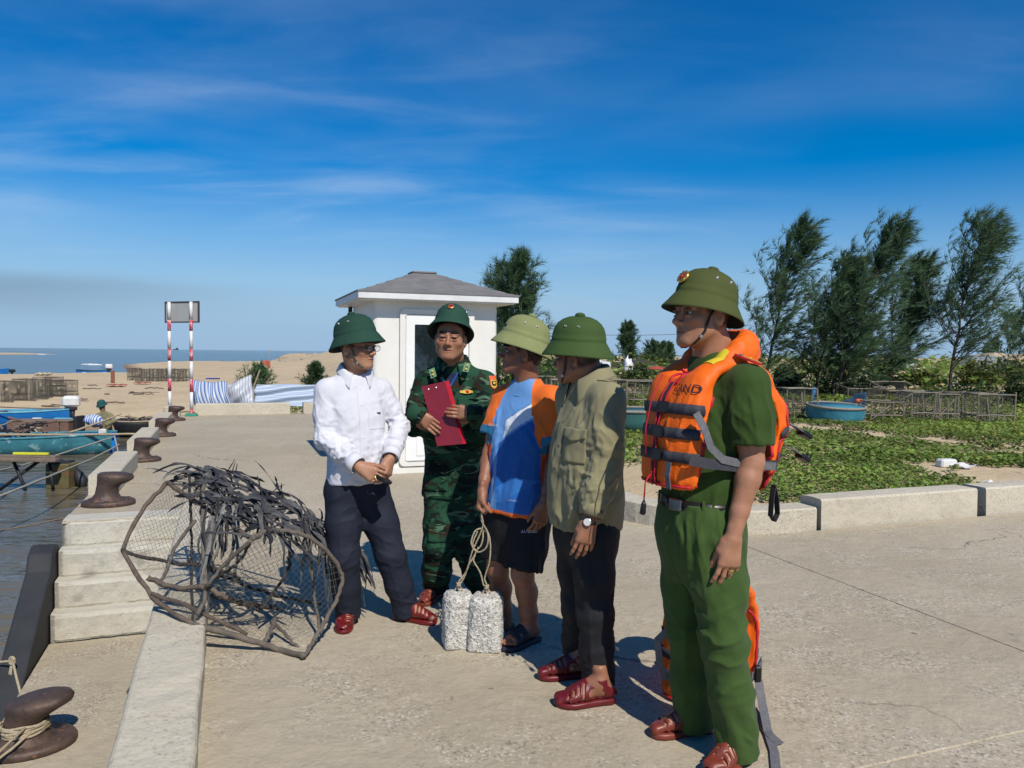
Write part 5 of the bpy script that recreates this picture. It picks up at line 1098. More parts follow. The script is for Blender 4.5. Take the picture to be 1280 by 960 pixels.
def man_soldier():
    SKC = (0.34, 0.162, 0.092); r = person('soldier in green camouflage uniform and helmet facing the camera', gnd(570, 757)); sk = Skin(); M = camo_material()
    P = at(568, 608, 4.75); N = at(566, 450, 4.71); SR = at(534, 479, 4.70); SL = at(606, 480, 4.70); T = torso(P, N, SR, SL)
    ER = at(519, 530, 4.66); WR = at(521, 516, 4.43); EL = at(610, 543, 4.64); WL = at(594, 517, 4.41)
    hR = at(552, 628, 4.72); hL = at(584, 628, 4.76); kR = at(548, 682, 4.66); aR = at(545, 738, 4.77); kL = at(589, 690, 4.70); aL = at(603, 742, 4.80)
    H = at(563, 424, 4.62); R = frame((-0.04, -1, 0.03), (0.05, 0, 1)); S = 1.13
    head_piece(sk, H, R, S, SKC, [H.lerp(N, 0.72) + Vector((0, .015, 0)), N - T['up'] * .03], brow=1.15, jaw=1.02, fat=1.10, look=.0)
    fR, fL = Vector((-.38, -.92, 0)), Vector((.3, -.95, 0)); AR = Vector((aR.x, 4.80, .09)); AL = Vector((aL.x, 4.83, .09))
    limb_piece(sk, [ER, WR], [.042, .028], SKC, dict(wr=WR, d=(.74, -.05, -.56), n=(.05, 1, 0), side=-1, curl=[(.0, .10, .1), (.0, .10, .1), (.0, .10, .1), (.0, .12, .1)], thumb=(.9, .8), spread=.03, s=1.0))
    limb_piece(sk, [EL, WL], [.042, .028], SKC, dict(wr=WL, d=(-.97, -.02, .10), n=(-.05, 1, 0), side=1, curl=[(.0, .25, .2), (.0, .25, .2), (.0, .25, .2), (.0, .25, .2)], thumb=(.9, .8), spread=.0, s=1.0))
    foot_piece(sk, AR, fR, -1, SKC, [aR + Vector((0, 0, .05))], [.034, .042]); foot_piece(sk, AL, fL, 1, SKC, [aL + Vector((0, 0, .05))], [.034, .042])
    core(sk, T, [[SR, ER, WR], [SL, EL, WL]], [[hR, kR, aR], [hL, kL, aL]], SKC); sk.build('body', [SKIN['b'], M_eye, M_brow], r)
    tab = [(-.05, .205, .150, .0), (.02, .198, .145, .0), (.12, .180, .132, .003), (.20, .178, .130, .005), (.36, .190, .132, .006), (.50, .193, .125, .0), (.61, .180, .108, -.008), (.68, .135, .088, -.01), (.735, .09, .07, -.008), (.77, .068, .064, -.006)]
    armR = [SR, SR.lerp(ER, .5), ER, ER.lerp(WR, .5), WR, WR + Vector((.74, -.05, -.56)) * .05]; armL = [SL, SL.lerp(EL, .5), EL, EL.lerp(WL, .5), WL, WL + Vector((-.97, 0, .1)) * .05]; ra = [.082, .078, .072, .062, .052, .046]
    def b(f):
        f.stack(P, T['up'], T['right'], tab, -.05, .77); trap(f, T, SR, SL); tube_into(f, armR, ra, .04); tube_into(f, armL, ra, .04)
        f.cone(N - T['up'] * .06, N + T['up'] * .2, .055, .085, .01, 's'); f.cone(loc(T, 0, .17, .74), loc(T, 0, .13, .63), .05, .008, .02, 's')
        f.stack(P, T['up'], T['right'], [(-.2, .19, .138, 0), (.0, .188, .136, 0)], -.2, -.01, 0, 's')
    z = [(ER, .12, (ER - SR).cross(T['fwd']), .012, 24), (EL, .12, (EL - SL).cross(T['fwd']), .012, 24), (ER.lerp(WR, .6), .08, (0, .3, 1), .010, 30), (EL.lerp(WL, .5), .10, (.2, 0, 1), .011, 26), (loc(T, 0, .13, .12), .2, (1, 0, .3), .009, 16), (loc(T, 0, .13, .35), .2, (.4, 0, 1), .006, 15), (SR.lerp(ER, .5), .1, (.5, 0, 1), .008, 20), (SL.lerp(EL, .5), .1, (-.5, 0, 1), .008, 20)]
    ja = garment(r, 'jacket', M, .0068, b, z, [(loc(T, .15, .08, .5), loc(T, .05, .13, .25), .014, .008), (loc(T, -.15, .08, .5), loc(T, -.06, .13, .28), .014, .008)], seed=12, pts=armR + armL + [P, N], pad=.24); bv = bvh_of(ja)
    collar(r, N - T['up'] * .012, T['R'] @ Matrix.Rotation(-.1, 3, 'X'), .076, .078, .040, .060, .045, .38, M, flare=.036)
    d = -T['fwd']
    M_under = cloth_mat('undershirt_blue', (.018, .03, .07)); mb = patch(bv, loc(T, -.03, .3, .66), T['right'] * .06, T['up'] * .05, d, 8, 8, .001); mb.build('undershirt', M_under, r, True, world=True, fix=False)
    patch(bv, loc(T, -.022, .3, -.03), T['right'] * .044, T['up'] * .62, d, 3, 44, .0035).build('placket', M, r, True, world=True, fix=False)
    for sx in (-1, 1):
        po = patch(bv, loc(T, sx * .10 - .062, .3, .42), T['right'] * .124, T['up'] * .13, d, 12, 10, .005).build('chest_pocket', M, r, True, world=True, solid=.003, fix=False)
        patch(bv, loc(T, sx * .10 - .066, .3, .515), T['right'] * .132, T['up'] * .05, d, 12, 5, .009).build('pocket_flap', M, r, True, world=True, solid=.003, fix=False)
        patch(bv, loc(T, sx * .11 - .08, .3, .0), T['right'] * .15, T['up'] * .10, d, 12, 8, .005).build('hip_pocket', M, r, True, world=True, solid=.003, fix=False)
    my = mat('insignia_yellow', (.72, .50, .06), (.6, .4, .05), rough=.4, scale=60); mr_ = mat('insignia_red', (.62, .05, .035), rough=.5); mgi = mat('insignia_green', (.10, .22, .12), (.14, .27, .15), rough=.6); mbk = mat('insignia_black', (.015, .015, .02), rough=.5); morg = mat('badge_orange', (.72, .12, .03), rough=.6)
    for sx, (px_, py_) in ((1, (541, 466)), (-1, (583.5, 459))):
        q = at(px_, py_, 4.585); Rt = frame((0, -1, .15), (-.25 * sx, 0, 1)) if sx > 0 else frame((0.1, -1, .15), (.32, 0, 1)); tabm = MB(); tabm.prism([(-.018, -.026), (.018, -.032), (.020, .024), (-.016, .03)], 0, .004, Rt @ RX, q); tb = tabm.build('collar_tab', mgi, r, world=True)
        for k in range(2): s_ = MB(); s_.lathe([(.007, 0), (.007, .003), (.002, .005)], 5, q + Rt @ Vector((0, .006, -.012 + .022 * k)), Rt @ Matrix.Rotation(-math.pi / 2, 3, 'X')); s_.build('star', my, r, world=True)
    c = loc(T, -.090, .3, .600); bd = patch(bv, c - T['right'] * .042 - T['up'] * .012, T['right'] * .084, T['up'] * .024, d, 10, 3, .012, fn=lambda u, v: (u, .5 + (v - .5) * (0.5 + 0.5 * abs(math.sin(math.pi * (u * 1.0))) ** 2))); bdo = bd.build('breast_badge', my, r, True, world=True, fix=False)
    q = drop(bv, c, d, .012); MB().lathe([(.011, 0), (.011, .003), (.006, .005)], 12, q, (-d).to_track_quat('Z', 'Y').to_matrix()).build('badge_star', mr_, r, world=True)
    c = at(614.5, 478, 4.66); dd = Vector((-.45, .9, .0)); ev = Vector((-.06, -.03, 1)).normalized(); eu = Vector((.9, .45, 0)).normalized()
    def shield(off, m_, sc, nm, v0=0., v1=1.):
        o = patch(bv, c - eu * .024 * sc - ev * .038 * sc, eu * .048 * sc, ev * .076 * sc, dd, 8, 10, off, fn=lambda u, v: (.5 + (u - .5) * (1 if v > .35 else math.sqrt(max(0.02, 1 - ((.35 - v) / .36) ** 2))), v0 + (v1 - v0) * v)); o.build(nm, m_, r, True, world=True, fix=False)
    shield(.005, morg, 1.0, 'sleeve_badge'); shield(.0065, my, .82, 'sleeve_badge_field', 0, .72); shield(.008, mbk, .62, 'sleeve_badge_ring', .05, .68); shield(.0095, my, .34, 'sleeve_badge_center', .1, .62)
    mblue = mat('cord_blue', (.02, .10, .45), rough=.6)
    for a_, b_ in (((549.5, 462), (553, 483)), ((573, 462), (560, 486))):
        pts = [drop(bv, at(a_[0] + (b_[0] - a_[0]) * k / 8, a_[1] + (b_[1] - a_[1]) * k / 8, 4.5), Vector((0, 1, 0)), .008) for k in range(9)]; pts = [p for p in pts if p is not None]
        if len(pts) > 2: MB().tube(pts, .0055, 6, flat=.35, upv=(0, -1, 0)).build('neck_cord', mblue, r, True, world=True)
    tt = [(-.20, .09, .08, 0), (-.13, .15, .115, 0), (-.07, .172, .124, 0), (.0, .172, .125, 0), (.06, .165, .12, 0)]
    lR = [hR, hR.lerp(kR, .5), kR, kR.lerp(aR, .55), aR + Vector((0, 0, .03)), aR + Vector((0, 0, -.012))]; lL = [hL, hL.lerp(kL, .5), kL, kL.lerp(aL, .55), aL + Vector((0, 0, .03)), aL + Vector((0, 0, -.012))]; rl = [.100, .096, .089, .086, .072, .054]
    def b(f):
        f.stack(P, T['up'], T['right'], tt, -.20, .04); tube_into(f, lR, rl, .05, .03); tube_into(f, lL, rl, .05, .03)
    z = [(kR, .16, (1, 0, .3), .012, 15), (kL, .16, (1, 0, -.3), .012, 15), (aR + Vector((0, 0, .09)), .12, (1, 0, .1), .014, 17), (aL + Vector((0, 0, .09)), .12, (1, 0, -.1), .014, 17), (hR, .15, (.5, 0, 1), .008, 13), (hL, .15, (-.5, 0, 1), .008, 13)]
    tr = garment(r, 'trousers', M, .0072, b, z, seed=15, pts=lR + lL + [P], pad=.2); bt = bvh_of(tr)
    patch(bt, kR + Vector((-.055, -.3, .04)), Vector((.11, 0, 0)), Vector((0, 0, .14)), Vector((0, 1, 0)), 10, 10, .006).build('thigh_pocket', M, r, True, world=True, solid=.003, fix=False)
    sandal(r, AR, fR, -1, M_plastic_brown); sandal(r, AL, fL, 1, M_plastic_brown)
    def badge(par, q, Rb, S_):
        MB().lathe([(.0185, -.004), (.0185, .002), (.016, .004)], 20, q, Rb @ Matrix.Rotation(-math.pi / 2, 3, 'X')).build('badge', mat('badge_gilt', (.55, .30, .12), rough=.35, metal=.6), par, True, world=True)
        MB().lathe([(.0145, .004), (.0145, .0052)], 20, q, Rb @ Matrix.Rotation(-math.pi / 2, 3, 'X')).build('badge_field', mr_, par, world=True)
        for a0 in (0.5, -0.2): MB().box(q + Rb @ Vector((0, .0075, 0)), (.022, .004, .0045), Rb @ Matrix.Rotation(a0, 3, 'Y')).build('badge_bar', mbk, par, world=True)
    helmet(r, H, R, S, rad(24), mat('helmet_army_green', (0.010, 0.050, 0.028), (0.013, 0.058, 0.034), scale=8, rough=.8, bump=.3, bscale=500), lift=.030, cs=.875, badge=badge, strap=False)
    A, B, C_, D = at(527, 483, 4.475), at(555.6, 476.7, 4.475), at(578, 555, 4.43), at(546.5, 557.6, 4.43); ctr = (A + B + C_ + D) / 4
    fo = empty('folder', ctr, 0, 'red clip folder held by the soldier in camouflage', 'folder'); nrm = (B - A).cross(D - A).normalized(); nrm = nrm if nrm.y < 0 else -nrm
    mf = mat('folder_red', (.20, .008, .020), (.165, .006, .017), scale=6, rough=.38, spec=.5); mfe = mat('folder_edge', (.46, .010, .022), rough=.35)
    mb = MB(); mb.add([A, B, C_, D] + [p - nrm * .006 for p in (A, B, C_, D)], [(0,1,2,3), (7,6,5,4), (0,1,5,4), (1,2,6,5), (2,3,7,6), (3,0,4,7)]); mb.build('front_cover', mf, fo, world=True)
    off = -nrm * .022; B2, C2 = B + (B - A).normalized() * .024, C_ + (C_ - D).normalized() * .020
    mb = MB(); mb.add([A + off, B2 + off, C2 + off, D + off] + [p - nrm * .004 + off for p in (A, B2, C2, D)], [(0,1,2,3), (7,6,5,4), (0,1,5,4), (1,2,6,5), (2,3,7,6), (3,0,4,7)]); mb.build('back_cover', mfe, fo, world=True)
    mb = MB(); mb.add([B - nrm * .007, C_ - nrm * .007, C2 + off * .98, B2 + off * .98], [(0, 1, 2, 3)]); mb.build('spine', mfe, fo, world=True, solid=.002)
    mp_ = mat('paper', (.75, .74, .70)); i1 = lambda p: p + (ctr - p).normalized() * .012
    mb = MB(); Q4 = [i1(A), B, C_, i1(D)]; mb.add([p - nrm * .008 for p in Q4] + [p - nrm * .020 for p in Q4], [(0,1,2,3), (7,6,5,4), (0,1,5,4), (1,2,6,5), (2,3,7,6), (3,0,4,7)]); mb.build('papers', mp_, fo, world=True)
    for u in (.25, .58): mb = MB(); q = A.lerp(B, u) + (D - A).normalized() * .026 + nrm * .001; mb.lathe([(.005, 0), (.005, .001), (.002, .002)], 10, q, nrm.to_track_quat('Z', 'Y').to_matrix()); mb.build('rivet', M_steel, fo, world=True)
# ------------------------------------------------------------------ 3: sports shirt and shorts
def man_blue():
    SKC = (0.28, 0.122, 0.068); r = person('man in blue and orange sports shirt and black shorts holding weights on a rope', gnd(645, 812)); sk = Skin()
    P = at(646, 632, 4.12); N = at(660, 475, 4.13); SR = at(632, 499, 4.22); SL = at(690, 501, 4.02); T = torso(P, N, SR, SL)
    ER = at(612, 566, 4.17); WR = at(603, 613, 4.03); EL = at(694, 566, 4.02); WL = at(680, 630, 3.93)
    hR = at(630, 650, 4.18); hL = at(663, 650, 4.06); kR = at(622, 712, 4.15); aR = at(629, 786, 4.24); kL = at(653, 718, 4.00); aL = at(661, 790, 4.05)
    H = at(652, 441, 4.1); R = frame((-0.985, -0.10, 0.10), (0.16, 0, 1)); S = 1.02
    head_piece(sk, H, R, S, SKC, [H.lerp(N, .7) + Vector((.005, 0, 0)), N - T['up'] * .05], mouth=.011, fat=.96, jaw=.95)
    fR, fL = Vector((-.6, -.8, 0)), Vector((-.72, -.69, 0)); AR = Vector((aR.x, 4.24, .09)); AL = Vector((aL.x, 4.05, .09))
    mus = lambda a, b, k, rr, fw: None
    limb_piece(sk, [SR.lerp(ER, .3), SR.lerp(ER, .7), ER, ER.lerp(WR, .25), ER.lerp(WR, .7), WR], [.048, .044, .038, .040, .030, .0255], SKC, dict(wr=WR, d=(-.08, -.12, -1), n=(.92, -.25, .0), side=1, curl=[(.9, 1.3, .9), (.95, 1.35, .9), (1.0, 1.35, .9), (1.05, 1.4, .9)], thumb=(.35, .6), spread=.02))
    limb_piece(sk, [SL.lerp(EL, .3), SL.lerp(EL, .7), EL, EL.lerp(WL, .25), EL.lerp(WL, .7), WL], [.048, .044, .038, .040, .030, .0255], SKC, dict(wr=WL, d=(-.22, -.06, -1), n=(-.45, .88, 0), side=-1, curl=[(.25, .4, .3), (.3, .45, .3), (.35, .5, .3), (.4, .55, .3)], thumb=(.35, .25)))
    for A, k, a, F_, sd in ((AR, kR, aR, fR, -1), (AL, kL, aL, fL, 1)):
        b_ = -F_ * .018; foot_piece(sk, A, F_, sd, SKC, [a + Vector((0, 0, .03)), a.lerp(k, .35) + b_ * .6, a.lerp(k, .68) + b_, k, k + Vector((0, 0, .12))], [.034, .037, .046, .054, .056, .068])
    core(sk, T, [[SR, ER], [SL, EL]], [[hR, kR], [hL, kL]], SKC); sk.build('body', [SKIN['c'], M_eye, M_brow], r)
    hm = Fld(*hull_lo_hi([H], .17), .004); wq = lambda x, y, z: H + R @ Vector((x, y, z)) * S
    hm.ell(wq(0, -.018, .038), (.081 * S, .098 * S, .084 * S), np.array(R), 0); hm.ell(wq(0, -.072, -.02), (.055 * S, .036 * S, .045 * S), np.array(R), .03)
    hm.cut(wq(0, .030, 0), R @ Vector((0, 1, -.45))); hm.ell(wq(.085, .0, -.012), (.035 * S, .026 * S, .04 * S), np.array(R), .004, 's'); hm.ell(wq(-.085, .0, -.012), (.035 * S, .026 * S, .04 * S), np.array(R), .004, 's')
    Vt, F = hm.nets(); N_ = vnormals(Vt, F); Vt = Vt + N_ * (0.004 * fbm(Vt * np.array([90, 90, 30]), 4, 2))[:, None]; hs = Skin(); hs.add(Vt, F); hs.build('hair', mat('hair_black', (.010, .009, .009), (.02, .018, .016), scale=60, rough=.5, bump=.6, bscale=200, stretch=(1, 1, .3)), r)
    tab = [(-.03, .190, .150, .0), (.05, .185, .148, .004), (.18, .178, .140, .008), (.32, .182, .136, .010), (.44, .186, .126, .004), (.54, .170, .106, -.004), (.60, .12, .085, -.006), (.65, .075, .07, -.004), (.69, .06, .06, -.002)]
    armR = [SR, SR.lerp(ER, .35), SR.lerp(ER, .68)]; armL = [SL, SL.lerp(EL, .40), SL.lerp(EL, .80)]; ra = [.080, .080, .079]
    sky_, royal, orange, white, teal, cyan, red = [np.array(c, np.float32) for c in ((.13, .30, .60), (.012, .105, .36), (.80, .155, .018), (.66, .70, .75), (.018, .16, .30), (.16, .52, .72), (.55, .04, .02))]
    def col(Vt, N_):
        L = (Vt - npv(P)); x = L @ npv(T['right']); y = L @ npv(T['fwd']); z = L @ npv(T['up']); C = np.tile(royal, (len(Vt), 1))
        diag = z - .445 - (-x) * .80                                   # rises towards his left side
        front_ = y > -.03
        C[(diag > -.07)] = sky_; C[(diag > -.055) & (diag < .035) & (-x > -.025) & front_] = white; C[(diag >= .035) & (diag < .045) & (-x > -.02)] = sky_ * .7
        C[(z < .17) & (z > .03) & (diag > -.43) & (diag < -.32)] = np.array((.030, .16, .47)); C[(z < .14) & (np.abs(x - .0) < .18) & (diag < -.43)] = np.array((.018, .125, .42))
        streak = np.abs(x - .055 - .1 * (z - .2)) < .018; C[streak & (diag < -.07) & (z < .40)] = np.array((.10, .27, .58))
        for Sx, Ex, q in ((SR, ER, 1), (SL, EL, -1)):
            ax = npv((Ex - Sx).normalized()); ln = (Ex - Sx).length; e = (Vt - npv(Sx)) @ ax; w_ = np.linalg.norm((Vt - npv(Sx)) - e[:, None] * ax, axis=1); cut_ = .095 if q < 0 else .10
            rag = (x * q > .095 + np.clip(.60 - z, 0, .4) * .32) | ((z > .50) & (x * q > .068 + (.69 - z) * .25)); arm = (e > .035) & (w_ < .098) & (x * q > .10); top = rag & (z > .33)
            C[top] = orange; end = (.68 if q > 0 else .80) * ln + .02; C[arm] = orange; lowc = arm & (e > end - .060); C[lowc] = teal; C[arm & (e > end + .035)] = orange * np.array([.85, .6, 1.])
        C[(z < -.012)] = orange * .9
        return C
    def b(f):
        f.stack(P, T['up'], T['right'], tab, -.03, .69); trap(f, T, SR, SL, .056, .056); tube_into(f, armR, ra, .04); tube_into(f, armL, ra, .04)
        f.cone(N - T['up'] * .07, N + T['up'] * .2, .052, .085, .012, 's'); f.cone(loc(T, 0, .16, .66), loc(T, 0, .12, .57), .045, .006, .02, 's')
        f.stack(P, T['up'], T['right'], [(-.2, .174, .134, 0), (.0, .172, .132, 0)], -.2, .02, 0, 's')
    z = [(loc(T, 0, .1, .15), .25, (.2, 0, 1), .010, 13, .15), (loc(T, -.12, .08, .40), .14, (-.5, 0, 1), .008, 18), (loc(T, .1, .1, .38), .14, (.6, 0, 1), .007, 18), (SL.lerp(EL, .6), .12, (.3, 0, 1), .009, 18), (SR.lerp(ER, .6), .12, (-.3, 0, 1), .009, 18), (loc(T, .05, .12, .0), .2, (.3, 0, 1), .010, 14, .15)]
    sh = garment(r, 'sports_shirt', cloth_mat('sports_shirt', (1, 1, 1), (.9, .9, .92), attr='Col', rough=.6, bump=.12), .0056, b, z, [(loc(T, .1, .1, .5), loc(T, .02, .16, .1), .014, .008), (loc(T, -.1, .1, .45), loc(T, -.08, .14, .05), .016, .009)], col, seed=22, pts=armR + armL + [P, N], pad=.22); bv = bvh_of(sh); d = -T['fwd']
    m_c = mat('shirt_collar_cyan', (.16, .50, .70), rough=.6); pts = []
    for k in range(25):
        a = 2 * math.pi * k / 24; q = N + T['R'] @ Vector((.070 * math.sin(a), .072 * math.cos(a) + .006, -.012 - .075 * max(0, math.cos(a)) ** 1.5)); pts.append(q)
    MB().tube(pts, .011, 6, cap=False, flat=.3, upv=T['up']).build('neckband', m_c, r, True, world=True)
    m_w = mat('print_white', (.62, .66, .70), rough=.5)
    letters(bv, 'LI-NING', .020, loc(T, .105, .3, .425), -T['right'], T['up'], d, .004, shear=.3).build('lettering', m_w, r, world=True, fix=False)
    letters(bv, 'LI-NING', .018, loc(T, -.085, .3, .055), -T['right'], T['up'], d, .004, shear=.3).build('lettering', mat('print_pale', (.30, .42, .62), rough=.5), r, world=True, fix=False)
    ms = cloth_mat('black_shorts', (.012, .012, .014), (.015, .015, .018), rough=.7, sheen=0.0); tt = [(-.22, .10, .09, 0), (-.14, .16, .12, 0), (-.07, .178, .128, 0), (.06, .168, .122, 0)]
    lR = [hR, hR.lerp(kR, .5), hR.lerp(kR, .80)]; lL = [hL, hL.lerp(kL, .5), hL.lerp(kL, .92)]; rl = [.105, .104, .103]
    def b(f):
        f.stack(P, T['up'], T['right'], tt, -.22, .04); tube_into(f, lR, rl, .05, .03); tube_into(f, lL, rl, .05, .03)
    so = garment(r, 'shorts', ms, .0068, b, [(hR, .18, (0, 0, 1), .010, 12), (hL.lerp(kL, .6), .18, (.2, 0, 1), .012, 13)], seed=25, pts=lR + lL + [P], pad=.2); bs = bvh_of(so)
    letters(bs, 'LI-NING', .022, hL.lerp(kL, .12) + Vector((-.005, -.3, 0)), Vector((1, 0, 0)), Vector((0, 0, 1)), Vector((0, 1, 0)), .004, shear=.3).build('lettering', m_w, r, world=True, fix=False)
    sandal(r, AR, fR, -1, M_slide, 'slide'); sandal(r, AL, fL, 1, M_slide, 'slide')
    helmet(r, H, R, S, rad(12), mat('helmet_pale_olive', (.20, .22, .085), (.23, .25, .10), scale=9, rough=.85, bump=.3, bscale=500), lift=.018, cs=.99, strap=False, ribbon_m=mat('ribbon_navy', (.012, .018, .045)), roll=0)
    return dict(WR=WR)

# ------------------------------------------------------------------ 4: khaki jacket
def man_jacket():
    SKC = (0.31, 0.142, 0.082); r = person('man in khaki jacket, black trousers and bright green helmet turned away', gnd(728, 862)); sk = Skin()
    P = at(733, 645, 3.56); N = at(737, 473, 3.56); SR = at(715, 497, 3.71); SL = at(760, 500, 3.42); T = torso(P, N, SR, SL)
    EL = at(757, 584, 3.36); WL = at(737, 650, 3.30); ER = at(726, 585, 3.84); WR = at(728, 655, 3.82)
    hR = at(720, 668, 3.64); hL = at(743, 670, 3.46); kR = at(724, 756, 3.63); aR = at(722, 828, 3.70); kL = at(744, 766, 3.41); aL = at(748, 856, 3.43)
    H = at(723, 447, 3.56); R = frame((-0.90, 0.42, -0.03), (0.03, 0, 1)); S = 1.06
    head_piece(sk, H, R, S, SKC, [H.lerp(N, .7) + Vector((.01, 0, 0)), N - T['up'] * .04], fat=1.05)
    fR, fL = Vector((-.98, -.12, 0)), Vector((-.97, -.22, 0)); AR = gnd(722, 846); AR.z = .09; AL = gnd(747, 879); AL.z = .09
    limb_piece(sk, [EL, WL], [.040, .027], SKC, dict(wr=WL, d=(-.20, -.02, -1), n=(-.15, .98, 0), side=-1, curl=[(.12, .25, .2), (.15, .3, .2), (.2, .35, .25), (.25, .4, .3)], thumb=(.18, .05), s=1.05))
    limb_piece(sk, [ER, WR], [.040, .027], SKC, dict(wr=WR, d=(-.2, -.1, -1), n=(.8, .5, 0), side=1, curl=.3))
    foot_piece(sk, AR, fR, -1, SKC, [aR + Vector((0, 0, .05))], [.034, .042]); foot_piece(sk, AL, fL, 1, SKC, [aL + Vector((0, 0, .05))], [.034, .042])
    core(sk, T, [[SR, ER, WR], [SL, EL, WL]], [[hR, kR, aR], [hL, kL, aL]], SKC); sk.build('body', [SKIN['d'], M_eye, M_brow], r)
    m = cloth_mat('khaki_jacket', (.26, .235, .135), (.23, .207, .116), rough=.9)
    tab = [(-.04, .178, .150, .004), (.02, .188, .158, .008), (.12, .192, .160, .012), (.28, .190, .150, .012), (.40, .186, .138, .006), (.50, .172, .112, -.004), (.57, .125, .090, -.008), (.62, .085, .075, -.008), (.66, .066, .066, -.004)]
    armL = [SL, SL.lerp(EL, .5), EL, EL.lerp(WL, .5), WL - (WL - EL).normalized() * .03]; armR = [SR, SR.lerp(ER, .5), ER, ER.lerp(WR, .5), WR - (WR - ER).normalized() * .03]; ra = [.083, .079, .071, .063, .048]
    def b(f):
        f.stack(P, T['up'], T['right'], tab, -.045, .66); trap(f, T, SR, SL); tube_into(f, armL, ra, .035); tube_into(f, armR, ra, .035)
        f.cone(N - T['up'] * .06, N + T['up'] * .2, .052, .085, .01, 's'); 
        f.stack(P, T['up'], T['right'], [(-.2, .162, .134, 0), (.0, .162, .134, 0)], -.2, -.015, 0, 's')
    z = [(EL, .13, (EL - SL).cross(Vector((0, 1, 0))), .011, 20), (SL.lerp(EL, .5), .14, (-.35, 0, 1), .010, 16), (EL.lerp(WL, .5), .11, (.9, 0, .5), .010, 22), (loc(T, -.05, .13, .12), .22, (-.35, 0, 1), .011, 13), (loc(T, 0, .13, .38), .18, (.5, 0, 1), .008, 15), (loc(T, -.1, .12, .0), .16, (.3, 0, 1), .010, 18), (loc(T, -.1, -.1, .2), .25, (0, 0, 1), .010, 12)]
    cr = [(SL + Vector((-.07, -.05, -.04)), loc(T, -.12, .12, .12), .012, .012), (SL + Vector((-.05, -.06, .02)), loc(T, -.05, .16, .30), .012, .009), (SL + Vector((0, -.08, -.10)), EL + Vector((-.03, -.07, .02)), .012, .008), (EL + Vector((.03, -.06, 0)), WL + Vector((-.02, -.05, .05)), .010, .009)]
    ja = garment(r, 'jacket', m, .0058, b, z, cr, seed=32, pts=armR + armL + [P, N], pad=.24); bv = bvh_of(ja); d = -T['fwd']
    collar(r, N + T['up'] * .010, T['R'] @ Matrix.Rotation(-.22, 3, 'X'), .078, .082, .042, .062, .050, .36, m, flare=.034)
    patch(bv, loc(T, -.021, .3, -.03), T['right'] * .042, T['up'] * .56, d, 3, 44, .0035).build('placket', m, r, True, world=True, fix=False)
    mbn = mat('khaki_button', (.10, .09, .05), rough=.4)
    for k in range(5): button(r, bv, loc(T, 0, .3, .02 + .105 * k), d, mbn, .008)
    patch(bv, loc(T, -.165, .3, .27), T['right'] * .13, T['up'] * .135, d, 14, 12, .005).build('chest_pocket', m, r, True, world=True, solid=.003, fix=False)
    patch(bv, loc(T, -.170, .3, .365), T['right'] * .14, T['up'] * .058, d, 14, 6, .010, fn=lambda u, v: (u, v + .35 * (1 - v) * abs(u - .5) * 2 * .9)).build('pocket_flap', m, r, True, world=True, solid=.003, fix=False)
    button(r, bv, loc(T, -.10, .3, .385), d, mbn, .008)
    hb = []
    for k in range(49):
        a = 2 * math.pi * k / 48; hb.append(loc(T, .176 * math.sin(a), .148 * math.cos(a) + .005, -.022))
    mb = MB(); n = len(hb); P_ = [p + T['up'] * q for p in hb for q in (-.024, .024)]; mb.add(P_, [(2*i, 2*i+2, 2*i+3, 2*i+1) for i in range(n - 1)]); mb.build('waistband', m, r, True, world=True, solid=.008, fix=False)
    pts = [N + T['R'] @ Vector((-.075, .005, -.012)), N.lerp(SL, .6) + Vector((0, -.01, .055)), SL + Vector((.012, -.012, .085))]; ribbon(bv, [p + Vector((0, 0, .1)) for p in pts], .042, T['fwd'], Vector((0, 0, -1)), .005, 16).build('shoulder_strap', m, r, True, world=True, solid=.003, fix=False)
    button(r, bv, pts[0] + Vector((.02, -.02, .05)), Vector((0, 0, -1)), mbn, .008)
    for A_ in (armL, armR):
        dd = (A_[-1] - A_[-2]).normalized(); MB().tube([A_[-1] - dd * .05, A_[-1] - dd * .02, A_[-1] + dd * .014], [.055, .0545, .051], 20, cap=False).build('cuff', m, r, True, world=True, solid=.003, fix=False)
    dd = (armL[-1] - armL[-2]).normalized(); q = armL[-1] - dd * .015 + Vector((.035, -.044, 0)); MB().lathe([(.008, 0), (.008, .003), (.004, .004)], 10, q, Vector((.6, -.8, 0)).to_track_quat('Z', 'Y').to_matrix()).build('button', mbn, r, world=True)
    w = empty('watch'); w.parent = r; w.location = WL - world_matrix(r).translation; hd = Vector((-.20, -.10, -1)).normalized(); wc = WL + hd * .008; nb = Vector((.75, -.62, 0)); nb = Vector((-.35, -.9, .1)); nb = (nb - hd * nb.dot(hd)).normalized()
    MB().tube([wc + (nb * math.cos(a) + hd.cross(nb) * math.sin(a) * 1.15) * .0275 for a in [2 * math.pi * k / 24 for k in range(25)]], .009, 6, flat=.2, upv=hd.cross(nb), cap=False).build('watch_band', M_strap, w, True, world=True)
    MB().lathe([(.017, -.002), (.0185, .004), (.017, .007)], 20, wc + nb * .029, nb.to_track_quat('Z', 'Y').to_matrix()).build('watch_case', M_steel, w, True, world=True); MB().lathe([(.0155, .0072), (.0155, .0078)], 20, wc + nb * .029, nb.to_track_quat('Z', 'Y').to_matrix()).build('watch_dial', mat('dial', (.7, .7, .68), rough=.2), w, world=True)
    mt = cloth_mat('black_trousers', (.014, .0145, .017), (.018, .0185, .021), rough=.7, sheen=0.0); tt = [(-.22, .09, .08, 0), (-.14, .15, .118, 0), (-.07, .174, .130, 0), (.05, .165, .126, 0)]
